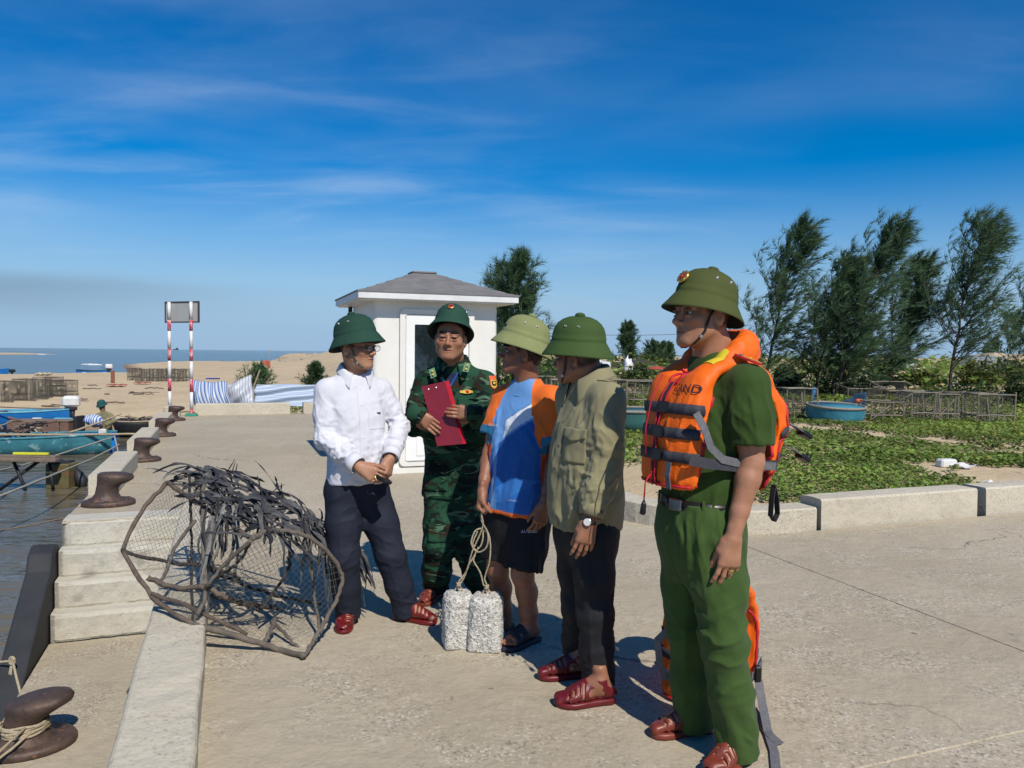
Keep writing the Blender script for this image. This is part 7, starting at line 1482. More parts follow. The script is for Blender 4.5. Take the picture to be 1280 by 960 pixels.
    for i in range(20):    # hanging at the near left
        p = at(rg.uniform(252, 300), rg.uniform(628, 655), rg.uniform(4.05, 4.25)); strip(p, (rg.uniform(-.2, .2), -.25, -.5), rg.uniform(.2, .42), rg.uniform(.006, .015), rg.uniform(.2, .4), ms[rg.choice((2, 3, 3, 2, 1))], rg.uniform(-1, 1))
    for i in range(34):    # hanging over the right end
        p = rp(rg.uniform(.72, 1)) + Vector((rg.uniform(-.06, .06), rg.uniform(-.02, .12), rg.uniform(-.02, .02))); strip(p, (rg.uniform(.1, .9), rg.uniform(-.5, .1), rg.uniform(-.3, .1)), rg.uniform(.2, .46), rg.uniform(.007, .016), rg.uniform(.2, .5), ms[rg.choice((0, 1, 2, 2, 3))], rg.uniform(-1, 1))
    for i in range(8):    # stalks that stick up
        p = rp(rg.uniform(.12, .85)); strip(p, (rg.uniform(-.5, .6), 0, 1), rg.uniform(.08, .2), rg.uniform(.003, .008), rg.uniform(-.02, .05), ms[0])
fish_trap_o = fish_trap
def weights(WR):
    m, nt, b = nodes('weight_concrete'); N = nt.nodes.new; L = nt.links.new; tc = N('ShaderNodeTexCoord'); vo = N('ShaderNodeTexVoronoi'); vo.inputs['Scale'].default_value = 115; L(tc.outputs['Object'], vo.inputs['Vector']); sp = N('ShaderNodeSeparateColor'); L(vo.outputs['Color'], sp.inputs[0]); cr = N('ShaderNodeValToRGB'); L(sp.outputs[0], cr.inputs[0])
    e = cr.color_ramp; e.interpolation = 'CONSTANT'; e.elements[0].color = (.30, .285, .255, 1); e.elements[1].position = .12; e.elements[1].color = (.47, .45, .40, 1)
    for pos, c in ((.4, (.54, .52, .47)), (.68, (.61, .59, .54)), (.93, (.38, .36, .33))): x = e.elements.new(pos); x.color = (*c, 1)
    L(cr.outputs[0], b.inputs['Base Color']); b.inputs['Roughness'].default_value = .95; bp = N('ShaderNodeBump'); bp.inputs['Strength'].default_value = .8; bp.inputs['Distance'].default_value = .006; L(vo.outputs['Distance'], bp.inputs['Height']); L(bp.outputs[0], b.inputs['Normal'])
    tops = []
    for (px, py, w, h, rz, lab) in ((572.5, 806, .160, .285, .25, 'white concrete weight on a rope, the left and rear one of two'), (607.5, 809, .176, .282, -.12, 'white concrete weight on a rope, the right and front one of two')):
        c = gnd(px, py); R_ = Matrix.Rotation(rz, 3, 'Z'); f = Fld(c + Vector((-.16, -.16, -.02)), c + Vector((.16, .16, h + .05)), .0055)
        fld_box(f, c + Vector((0, 0, h / 2)), R_, (w / 2, w / 2, h / 2), .012, 0, 'u')
        for k in range(4):     # chamfered corners and top
            a = rz + math.pi / 4 + k * math.pi / 2; n = Vector((math.cos(a), math.sin(a), 0.10)); f.cut(c + Vector((math.cos(a), math.sin(a), 0)) * w * .585 + Vector((0, 0, h * .5)), n, .01)
            a2 = rz + k * math.pi / 2; f.cut(c + Vector((math.cos(a2), math.sin(a2), 0)) * w * .40 + Vector((0, 0, h * .97)), Vector((math.cos(a2), math.sin(a2), .9)), .01)
        Vt, F = f.nets(); Nn = vnormals(Vt, F); Vt = Vt + Nn * (.0035 * fbm(Vt * 70, 9, 3))[:, None]; r = empty('concrete_weight', c, 0, lab, 'weight', 'concrete weights on a rope'); sk = Skin(); sk.add(Vt, F); sk.build('block', m, r)
        t = c + Vector((0, 0, h)); MB().tube([t + Vector((.022 * math.cos(a), .006 * math.sin(a), -.012 + .03 * math.sin(a) ** 2 + .012)) for a in [math.pi * k / 10 for k in range(11)]], .004, 6).build('eye_loop', M_rope, r, True, world=True); tops.append(t)
    K = WR + Vector((.0, -.035, -.075)); ro = empty('weight_rope', K, 0, 'pale knotted rope from the hand down to the two weights', 'rope')
    a, b_ = tops; mid = at(597, 680, 4.0)
    def rp(pts, name='strand', rr=.0042): MB().tube(bent(pts, 7, .001, 3), rr, 7).build(name, M_rope, ro, True, world=True)
    rp([K, K + Vector((0, -.01, -.05)), at(603, 660, 3.99), at(590, 690, 4.0), at(584, 712, 4.02), a + Vector((0, 0, .05)), a + Vector((0, 0, .012))]); rp([K + Vector((.006, 0, 0)), at(602, 650, 3.99), at(612, 672, 3.98), at(612, 700, 3.98), at(606, 722, 4.0), b_ + Vector((0, 0, .05)), b_ + Vector((0, 0, .012))])
    rp([at(603, 660, 4.0), at(594, 664, 3.99), at(589, 678, 3.99), at(594, 688, 4.0), at(602, 680, 4.0), at(604, 664, 4.0)]); rp([at(604, 662, 4.0), at(610, 668, 3.98), at(608, 684, 3.98), at(598, 690, 4.0), at(591, 680, 4.0), at(597, 664, 4.0)]); rp([at(598, 684, 4.0), at(592, 700, 4.0), at(600, 715, 4.0), at(604, 730, 4.0), b_ + Vector((0, 0, .03))]); rp([at(594, 694, 4.0), at(586, 706, 4.0), at(580, 722, 4.02), a + Vector((0, 0, .03))])
    for t in (a, b_): MB().tube([t + Vector((.010 * math.cos(q), .010 * math.sin(q), .030 + .006 * k / 6)) for k, q in enumerate([k * 1.05 for k in range(20)])], .0045, 6).build('knot', M_rope, ro, True, world=True)
def spare_vest():
    Y = 3.50; x = at(886, 800, Y).x; F = Vector((-.5, -.866, 0)).normalized(); rt = F.cross(Vector((0, 0, 1))); up = Vector((0, 0, 1)); P = Vector((x, Y, -.098)); T = dict(P=P, N=P + up * .60, up=up, right=rt, fwd=F, L=.60, R=Matrix((rt, F, up)).transposed())
    v = vest(None, T, False); v.name = 'spare_life_vest'; v.location = P
    tag(v, 'orange life vest standing on the ground behind the policeman', 'life vest')
    def l(px, py, z): q = gnd(px, py, z); return q
    strap([at(948, 850, 3.30), at(953, 880, 3.22), l(960, 915, .012), l(968, 940, .008), l(972, 985, .006)], .036, .003, (0, -.5, 1)).build('loose_strap', M_vweb, v, world=True)
    strap([at(941, 885, 3.28), at(950, 900, 3.2), l(962, 918, .016), l(975, 930, .010)], .036, .003, (0, -.5, 1)).build('loose_strap', M_vweb, v, world=True)
    strap([at(838, 785, 3.22), at(822, 800, 3.24), at(824, 825, 3.25), at(832, 850, 3.28)], .032, .003, (-.6, -.8, 0)).build('loose_strap', M_vweb, v, world=True)
    mb = MB(); mb.box(at(947, 842, 3.30), (.03, .03, .07), None, .006); mb.build('buckle', M_vbuck, v, world=True)
# ================================================================== PLANTS
def tri_mesh(name, V, m, n=3, cols=None):
    V = np.asarray(V, np.float32).reshape(-1, 3); k = len(V) // n; me = bpy.data.meshes.new(name); me.vertices.add(len(V)); me.vertices.foreach_set('co', V.ravel()); me.loops.add(k * n); me.loops.foreach_set('vertex_index', np.arange(k * n, dtype=np.int32)); me.polygons.add(k); me.polygons.foreach_set('loop_start', np.arange(0, k * n, n, dtype=np.int32))
    if cols is not None: ca = me.color_attributes.new('Col', 'FLOAT_COLOR', 'POINT'); ca.data.foreach_set('color', np.column_stack([np.repeat(cols, n, 0), np.ones(len(V))]).astype(np.float32).ravel())
    me.update(calc_edges=True); me.materials.append(m); return me
def leaf_material(name, rough=.55, tr=.25):
    m, nt, b = nodes(name); N = nt.nodes.new; L = nt.links.new; a = N('ShaderNodeAttribute'); a.attribute_name = 'Col'; L(a.outputs['Color'], b.inputs['Base Color']); b.inputs['Roughness'].default_value = rough; b.inputs['Specular IOR Level'].default_value = .3
    t = N('ShaderNodeBsdfTranslucent'); L(a.outputs['Color'], t.inputs[0]); mx = N('ShaderNodeMixShader'); mx.inputs[0].default_value = tr; L(b.outputs[0], mx.inputs[1]); L(t.outputs[0], mx.inputs[2]); L(mx.outputs[0], nt.nodes['Material Output'].inputs[0]); return m
M_leaf = leaf_material('creeper_leaf'); M_needle = leaf_material('casuarina_needle', .7, .15)
M_bark = mat('casuarina_bark', (.055, .042, .034), (.085, .068, .055), scale=14, rough=.9, bump=.8, bscale=40, stretch=(1, 1, .25))
def casuarina(px, pbase, ptop, Y, label, lean, seed, spread=1.0, nb=46, dens=1.0, wind=.55, low=.12, tone=1.0, group='casuarina trees beyond the field'):
    g = np.random.default_rng(seed); B = at(px, pbase, Y); bz = height_at(B.x, B.y); B = Vector((B.x, B.y, bz - .05)); Tp = at(ptop[0], ptop[1], Y); H = Tp.z - B.z
    r = empty('casuarina_tree', B, 0, label, 'tree', group); n = 12; tr = []
    for k in range(n + 1):
        u = k / n; tr.append(np.array([(Tp.x - B.x) * (u ** 1.6), .05 * math.sin(u * 5 + seed), H * u]) + g.normal(0, .012, 3) * H * .25 * (0 < k < n))
    tr = np.array(tr); MB().tube([Vector(p) for p in tr], [max(.008, .055 * H / 5 * (1 - .93 * k / n)) for k in range(n + 1)], 7).build('trunk', M_bark, r, True)
    V = []; C = []; limbs = MB(); W_ = np.array([1.0, .1, .12])
    def needles(p, d, num, ln, wd):
        dd = d[None] + g.normal(0, .34, (num, 3)) + W_[None] * wind * .5; dd /= np.linalg.norm(dd, axis=1, keepdims=True); L_ = ln * g.uniform(.5, 1.3, (num, 1)); s_ = np.cross(dd, g.normal(0, 1, (num, 3))); s_ /= np.linalg.norm(s_, axis=1, keepdims=True); q = p[None] + g.normal(0, .018, (num, 3)); tip = q + dd * L_ + np.array([[0.0, 0, -.12]]) * L_ + W_[None] * .25 * L_ * wind
        V.append(np.stack([q - s_ * wd, q + s_ * wd, tip], 1)); sh = g.uniform(.5, 1.4, (num, 1)); C.append(np.array([[.056, .108, .046]]) * tone * sh + np.array([[.014, .010, 0]]) * (g.random((num, 1)) < .12))
    wd = .0075 * (Y / 22); nl = .34 * (H / 5.5) ** .5
    for k in range(nb):
        u = low + (1 - low) * ((k + g.random()) / nb) ** .92; x = u * n; i = min(int(x), n - 1); p0 = tr[i] + (tr[i + 1] - tr[i]) * (x - i); az = g.uniform(0, 2 * math.pi); ln = H * (.30 * (1 - u) ** .6 + .06) * spread * g.uniform(.5, 1.3); d = np.array([math.cos(az) + wind * .5, math.sin(az) * .8, .35 + .75 * u + g.normal(0, .2)]); d /= np.linalg.norm(d)
        q = p0.copy(); pts = [q.copy()]; m = 6
        for j in range(m):
            d = d + W_ * wind * .16 + np.array([0, 0, .09]) + g.normal(0, .09, 3); d /= np.linalg.norm(d); q = q + d * ln / m; pts.append(q.copy())
            needles(q, d, int(9 * dens), nl, wd)
            for _ in range(2):   # twigs
                e = d * .6 + g.normal(0, .55, 3) + np.array([.25 * wind, 0, .30]); e /= np.linalg.norm(e); w = q.copy(); tl = ln * .26 * g.uniform(.5, 1.2)
                for __ in range(2): w = w + e * tl / 2; e = e + W_ * wind * .18 + np.array([0, 0, .05]); e /= np.linalg.norm(e); needles(w, e, int(8 * dens), nl * .9, wd)
        limbs.tube([Vector(p) for p in pts], [.012 * H / 5 * (1 - .85 * j / m) + .003 for j in range(m + 1)], 4)
    for q_ in (-1, -2): needles(tr[q_], np.array([.35 * wind, 0, 1.0]), int(50 * dens), nl * 1.25, wd)
    limbs.build('limbs', M_bark, r, True); Vn = np.concatenate(V).reshape(-1, 3); o = link('crown', tri_mesh('crown', Vn, M_needle, 3, np.concatenate(C)), None, r); o['kind'] = 'stuff'; return r
def trees():
    casuarina(957, 498, (1003, 292), 23, 'slim casuarina tree leaning right, nearest the policeman', 0, 1, 1.1, 60, 1.15, low=.08)
    casuarina(1047, 500, (1120, 296), 22, 'tallest double topped casuarina in the middle of the dense clump', 0, 2, 1.2, 76, 1.2, low=.05)
    casuarina(1020, 500, (1062, 334), 22.6, 'shorter casuarina filling the left side of the dense clump', 0, 7, 1.25, 72, 1.25, low=.04)
    casuarina(1105, 500, (1156, 334), 24, 'casuarina with feathery top on the right side of the dense clump', 0, 3, 1.2, 64, 1.15, low=.05)
    casuarina(1184, 505, (1230, 286), 21.5, 'tall casuarina with bare lower trunk over the right racks', 0, 4, 1.2, 62, 1.1, low=.2)
    casuarina(1284, 480, (1300, 345), 23, 'casuarina cut off by the right edge of the picture', 0, 5, 1.3, 44, 1.0, low=.12)
    casuarina(640, 470, (650, 330), 20, 'bushy casuarina standing behind the guard kiosk', 0, 6, 1.0, 84, 1.2, wind=.15, low=.05)
    casuarina(622, 470, (628, 336), 21.5, 'thin pale casuarina top just over the kiosk roof corner', 0, 8, .8, 26, .5, wind=-.1, low=.3)
    casuarina(783, 448, (785, 407), 46, 'small round casuarina on the skyline between the helmets', 0, 9, 1.1, 60, .8, wind=.05, low=.05)
    for i, (px, w) in enumerate(((812, 430), (824, 431), (835, 432), (900, 420), (1262, 398), (1240, 425))):
        casuarina(px, 452, (px + 3, w), 50 + 3 * i, ['tiny shrubby tree on the skyline, left of three', 'tiny shrubby tree on the skyline, middle of three', 'tiny shrubby tree on the skyline beside the policeman', 'small tree hidden behind the policeman', 'low feathery tree behind the right edge racks', 'low dark tree behind the tall right casuarina'][i], 0, 20 + i, 1.6, 40, .7, wind=.1, low=.02)
    casuarina(392, 478, (395, 457), 33, 'small dark bush tree beside the man in white shirt', 0, 31, 1.5, 50, .8, wind=.1, low=.02, group=None)
    casuarina(320, 474, (322, 463), 27, 'low grey green bush behind the striped tent', 0, 32, 1.5, 40, .7, wind=.1, low=.02, group=None, tone=1.3)
def mirrored_trees():   # stand behind the viewer and show in the kiosk door
    src = [o for o in bpy.data.objects if o.name.startswith('casuarina_tree')]
    for o, p, lab in ((src[1], (11.5, -8.5), 'casuarina behind the viewer, mirrored in the kiosk door'), (src[4], (15.5, -12.5), 'farther casuarina behind the viewer, mirrored in the kiosk door')):
        c = copy_tree(o); c.location = (p[0], p[1], 0); c.rotation_euler = (0, 0, 2.0); c['label'] = lab
def ground_leaves():
    g = np.random.default_rng(3); Vs = []; Cs = []
    def field(n, y0, y1, x0, x1, size, thr, zup, dens_seed=5, bare=0.0):
        t = g.random(n) ** .8; Y = y0 + (y1 - y0) * t; X = (x0 + (x1 - x0) * g.random(n)) * Y; P = np.stack([X, Y], 1)
        q = poly_sd(P, plz); nz = fbm(np.stack([X * .55, Y * .55, 0 * X], 1), dens_seed, 3) + .5 * fbm(np.stack([X * 2.4, Y * 2.4, 0 * X], 1), dens_seed + 9, 2)
        left_bare = np.exp(-((X / Y - .16) / .05) ** 2) * np.exp(-((Y - 8.5) / 2.2) ** 2) * .9 + .5 * np.exp(-((Y - 6.9) / .9) ** 2); keep = (q < -.25) & (nz - left_bare > thr); P = P[keep]; k = len(P)
        if not k: return
        z = land_h(P) + g.uniform(.01, zup, k) * (1 + .8 * np.clip(fbm(np.stack([P[:, 0] * .8, P[:, 1] * .8, 0 * P[:, 0]], 1), 31, 2), -.5, 1)); c = np.column_stack([P, z]); s = size * g.uniform(.6, 1.3, k)
        az = g.uniform(0, 2 * math.pi, k); tl = g.normal(.25, .35, k); d = np.stack([np.cos(az) * np.cos(tl), np.sin(az) * np.cos(tl), np.sin(tl)], 1); side = np.stack([-np.sin(az), np.cos(az), g.normal(0, .3, k)], 1); up = np.cross(d, side); S_ = s[:, None]
        a = c - d * S_ * .5; b = c + side * S_ * .48 + up * S_ * .14; e = c + d * S_ * .55; f = c - side * S_ * .48 + up * S_ * .14
        Vs.append(np.stack([a, b, e, f], 1)); sh = g.uniform(.6, 1.3, (k, 1)); tone = np.array([[.18, .265, .050]]) * sh; yel = (g.random((k, 1)) < .10); tone = np.where(yel, np.array([[.22, .22, .05]]) * sh, tone); dk = np.clip(.85 + .5 * nz[keep][:, None], .6, 1.2); Cs.append(tone * dk)
    field(30000, 6.3, 11, .12, .72, .045, -.36, .07); field(34000, 10, 17.5, .02, .72, .060, -.60, .09, 6); field(20000, 17, 26, -.02, .75, .10, -.70, .16, 7); field(9000, 24, 50, -.02, .8, .22, -.55, .5, 8)
    field(2600, 22, 34, -.34, -.22, .13, -.35, .18, 12)
    V = np.concatenate(Vs).reshape(-1, 3); o = link('beach_creeper', tri_mesh('beach_creeper', V, M_leaf, 4, np.concatenate(Cs))); tag(o, 'low green beach creeper spreading over the sandy field', 'ground cover', kind='stuff')
def bushes():
    g = np.random.default_rng(9); spots = [(1225, 470, 27, 1.5, .75, 'yellow green bush behind the middle racks'), (1262, 462, 28, 1.2, .8, 'olive bush behind the racks at the right edge'), (1150, 474, 28, 1.4, .6, 'yellow green bush left of the bare trunk'), (1040, 498, 22.5, 2.4, 1.1, 'dark undergrowth at the foot of the dense clump'), (1100, 496, 24, 2.0, .9, 'dark undergrowth under the right side of the clump'), (1270, 500, 21, .8, .9, 'green bush right of the last rack'), (735, 470, 27, 1.6, .9, 'green bush behind the khaki jacket man shoulder'), (800, 466, 28, 1.8, .8, 'green bush behind the mid racks'), (690, 470, 26, 1.2, .9, 'green bush between the two helmets'), (985, 470, 26, 1.3, 1.0, 'dark bush at the foot of the slim casuarina'), (822, 440, 46, 3.2, .8, 'grassy hump on the skyline beside the policeman')]
    for i, (px, py, Y, w, h, lab) in enumerate(spots):
        c = at(px, py, Y); z = height_at(c.x, c.y); c = Vector((c.x, c.y, z - .05)); r = empty('bush', c, 0, lab, 'bush', 'bushes beyond the field'); k = 1500; dr = g.normal(0, 1, (k, 3)); dr[:, 2] = np.abs(dr[:, 2]); dr /= np.linalg.norm(dr, axis=1, keepdims=True); rr = g.random((k, 1)) ** .45; lump = 1 + .35 * fbm(dr * 2.2 + i * 7, 3, 2)[:, None]; P = dr * rr * np.array([[w * .5, w * .4, h]]) * lump; s = .09 * (Y / 27) * g.uniform(.5, 1.3, (k, 1)); a = g.normal(0, 1, (k, 3)); a /= np.linalg.norm(a, axis=1, keepdims=True); b = np.cross(a, g.normal(0, 1, (k, 3))); b /= np.linalg.norm(b, axis=1, keepdims=True)
        V = np.stack([P - a * s, P + b * s * .4, P + a * s, P - b * s * .4], 1); tone = np.array([[.085, .105, .022]]) if i in (0, 1, 2) else np.array([[.050, .080, .024]]); o = link('foliage', tri_mesh('foliage', V.reshape(-1, 3), M_leaf, 4, tone * g.uniform(.5, 1.35, (k, 1))), None, r); o['kind'] = 'stuff'
        mb = MB()
        for j in range(9): q = P[g.integers(k)]; mb.tube([Vector((q[0] * .1, q[1] * .1, 0)), Vector(q * .55), Vector(q * .95)], [.012, .008, .003], 4)
        mb.build('stems', M_bark, r)
# ================================================================== BOATS, RACKS, TARPAULINS
M_bluehull = mat('hull_blue', (.010, .17, .48), (.008, .13, .40), scale=3, rough=.5, bump=.2, bscale=12); M_teal = mat('hull_teal', (.055, .235, .285), (.035, .16, .20), scale=4, rough=.55, bump=.3, bscale=14, c3=(.22, .38, .40), s3=5, t3=.58); M_paleblue = mat('hull_pale_blue', (.13, .38, .50), (.09, .28, .40), scale=4, rough=.55)
M_wood = mat('weathered_wood', (.22, .165, .12), (.14, .105, .08), scale=8, rough=.9, bump=.5, bscale=40, stretch=(1, 1, 4)); M_wood_red = mat('reddish_wood', (.20, .115, .085), (.15, .09, .065), scale=8, rough=.85, bump=.4, bscale=30); M_bamboo = mat('bamboo', (.42, .34, .22), (.30, .24, .15), scale=14, rough=.6, bump=.2, bscale=40); M_white = mat('motor_white', (.74, .73, .70), (.62, .61, .58), scale=6, rough=.4); M_black = mat('black_gear', (.015, .016, .018), (.025, .026, .03), scale=9, rough=.6)
def dirv(a, b): d = (b - a); d.z = 0; return d.normalized()
def hull(name, A, B, width, depth, m, m_in, label, group='boats by the beach', rake=.28, z0=WATER_Z, rim_m=None, flare=1.0):
    ctr = (A + B) / 2; r = empty(name, ctr, 0, label, 'boat', group); d = dirv(A, B); s = Vector((d.y, -d.x, 0)); L = (B - A).length; ns, nv = 26, 10
    def sec(u, v, inset=0.0):
        w = (math.sin(math.pi * min(max(.06 + .88 * u, 0), 1)) ** .55) * width / 2 - inset; a = (v - .5) * math.pi; sh = .14 * depth * (2 * u - 1) ** 2; x = (u - .5) * L * (1 + rake * .25 * abs(math.sin(a)) ) ; return ctr + d * x + s * w * math.sin(a) * flare + Vector((0, 0, (z0 - ctr.z) - .16 + (1 - math.cos(a) ** .75 if False else (1 - abs(math.cos(a)) ** .8)) * (depth + .16) + sh + inset * .6))
    MB().grid(lambda u, v: sec(u, v), ns, nv).build('hull', m, r, True, world=True, fix=False); MB().grid(lambda u, v: sec(u, v, .035), ns, nv).build('inside', m_in, r, True, world=True, fix=False)
    for e in (0, 1): MB().tube([sec(k / ns, e, .012) for k in range(ns + 1)], .035, 6).build('gunwale', rim_m or m, r, True, world=True)
    for u in (.25, .5, .75): a = sec(u, 0, .05); b = sec(u, 1, .05); mb = MB(); mb.box((a + b) / 2 - Vector((0, 0, .06)), ((a - b).length, .16, .03), frame(d, (0, 0, 1))); mb.build('thwart', M_wood, r, world=True)
    return r, sec, d, s
def motor(p, d, label, par=None, sc=1.0):
    r = empty('outboard_motor', p, 0, label, 'motor', 'outboard motors'); R_ = frame(d, (0, 0, 1)); MB().box(p + Vector((0, 0, .22 * sc)), (.34 * sc, .48 * sc, .34 * sc), R_, .07 * sc).build('cowl', M_white, r, world=True); MB().box(p + Vector((0, 0, .0)), (.2 * sc, .3 * sc, .12 * sc), R_, .03).build('mount', M_black, r, world=True); MB().tube([p - d * .05, p - Vector((0, 0, .6)) - d * .05], [.07 * sc, .045 * sc], 8).build('leg', M_black, r, True, world=True); MB().tube([p + Vector((0, 0, .1)), p + d * .55 * sc + Vector((0, 0, .16))], .02, 6).build('tiller', M_black, r, world=True)
def basket_boat(c, rad_, h, label, m, rz=0.0, tilt=0.0, group='round basket boats in the field'):
    r = empty('basket_boat', c, rz, label, 'boat', group); r.rotation_euler = (tilt, 0, rz); prof = [(.02, .0), (.55, .015), (.80, .10), (.93, .25), (1.0, .55), (1.0, .9), (1.02, 1.0)]; MB().lathe([(a * rad_, b * h) for a, b in prof], 40).build('hull', m, r, True); MB().lathe([(a * rad_ * .955, b * h + .02) for a, b in prof][::-1], 40, close=False).build('inside', mat('basket_inside', (.16, .15, .12), (.10, .09, .075), scale=20, rough=.9, bump=.6, bscale=50), r, True); MB().tube([(rad_ * 1.0 * math.cos(a), rad_ * 1.0 * math.sin(a), h) for a in [2 * math.pi * k / 40 for k in range(41)]], .028, 8).build('rim', mat('basket_rim', (.30, .27, .22), (.2, .18, .15), scale=20, rough=.8), r, True)
    for k in range(5): y = (-.6 + .3 * k) * rad_; w = math.sqrt(rad_ ** 2 - y * y) * .9; MB().tube([(-w, y, h * .45), (-w * .5, y, h * .2), (w * .5, y, h * .2), (w, y, h * .45)], .012, 5).build('rib', M_bamboo, r)
    return r
def rack(c, w, d, h, label, rz, seed, group, net=True, tilt=0.0, m=None, bars=4):
    g = random.Random(seed); r = empty('crab_rack', c, rz, label, 'rack', group); r.rotation_euler = (tilt, 0, rz); m = m or mat('rack_bamboo', (.25, .215, .165), (.16, .14, .11), scale=14, rough=.8, bump=.3, bscale=40); t = .016
    def st(a, b, rr=t, nm='bar'): j = lambda: g.uniform(-.02, .02); MB().tube([(a[0] + j(), a[1] + j(), a[2]), tuple((a[i] + b[i]) / 2 + j() * .7 for i in range(3)), (b[0] + j(), b[1] + j(), b[2])], rr * g.uniform(.8, 1.2), 5).build(nm, m, r)
    for x in (-w / 2, w / 2):
        for y in (-d / 2, d / 2): st((x, y, -.03), (x, y, h * g.uniform(.92, 1.06)), nm='post')
    for z in (h * .96, h * .30):
        for y in (-d / 2, d / 2): st((-w / 2, y, z), (w / 2, y, z))
        for x in (-w / 2, w / 2): st((x, -d / 2, z), (x, d / 2, z))
    for k in range(1, bars): x = -w / 2 + w * k / bars + g.uniform(-.04, .04); st((x, -d / 2, 0), (x + g.uniform(-.08, .08), -d / 2, h * g.uniform(.8, 1)), t * .8)
    if g.random() < .7: st((-w / 2, -d / 2, h * .1), (w * g.uniform(-.2, .4), -d / 2, h * .8), t * .8, 'brace')
    if net:
        ns_ = 1.0 if Vector(c).length < 26 else 2.6; mb = MB(); cell = .055 * (1.0 if ns_ == 1 else 1.7); nx_, nz_ = int(w / cell), int(h * .9 / cell)
        for y, sg in ((-d / 2 + .03, 1), (d / 2 - .03, -1)):
            for i in range(nx_):
                for k in range(nz_):
                    x0 = -w / 2 + w * i / nx_; x1 = x0 + w / nx_; z0_ = .02 + h * .9 * k / nz_; z1_ = z0_ + h * .9 / nz_; f = lambda x, z: (x, y + sg * .05 * math.sin(5 * x + seed) * math.sin(4 * z), z)
                    if g.random() < .9: mb.tube([f(x0, z0_), f(x1, z1_)], .0042 * ns_, 3, cap=False); mb.tube([f(x1, z0_), f(x0, z1_)], .0042 * ns_, 3, cap=False)
        o = mb.build('netting', mat('rack_net', (.075, .075, .065), (.05, .05, .045), rough=.85), r, fix=False); o['kind'] = 'stuff'
    return r
def striped(name, cols, period, axis='Z', wave=0.0, seed=0):
    m, nt, b = nodes(name); N = nt.nodes.new; L = nt.links.new; tc = N('ShaderNodeTexCoord'); sp = N('ShaderNodeSeparateXYZ'); L(tc.outputs['UV'], sp.inputs[0]); mu = N('ShaderNodeMath'); mu.operation = 'MULTIPLY'; mu.inputs[1].default_value = period; L(sp.outputs[{'X': 0, 'Y': 1}[axis]], mu.inputs[0]); fr = N('ShaderNodeMath'); fr.operation = 'FRACT'; L(mu.outputs[0], fr.inputs[0]); cr = N('ShaderNodeValToRGB'); cr.color_ramp.interpolation = 'CONSTANT'; L(fr.outputs[0], cr.inputs[0]); e = cr.color_ramp.elements; e[0].color = (*cols[0][1], 1); e[1].position = cols[1][0]; e[1].color = (*cols[1][1], 1)
    for p, c in cols[2:]: x = e.new(p); x.color = (*c, 1)
    L(cr.outputs[0], b.inputs['Base Color']); b.inputs['Roughness'].default_value = .45; return m
def sheet(name, fn, nu, nv, m, label, group='striped tarpaulins behind the end wall', cat='tarpaulin', parent=None):
    mb = MB(); mb.grid(fn, nu, nv); o0 = Vector(mb.v[0]); o0 = Vector((o0.x, o0.y, 0)); o = mb.build(name, m, parent, True, origin=o0 if parent is None else None, fix=False, world=parent is not None); uv = o.data.uv_layers.new(name='UVMap')
    for poly in o.data.polygons:
        for li in poly.loop_indices: vi = o.data.loops[li].vertex_index; uv.data[li].uv = (vi // (nv + 1) / nu, vi % (nv + 1) / nv)
    md = o.modifiers.new('thickness', 'SOLIDIFY'); md.thickness = .004
    if parent is None: tag(o, label, cat, group)
    return o
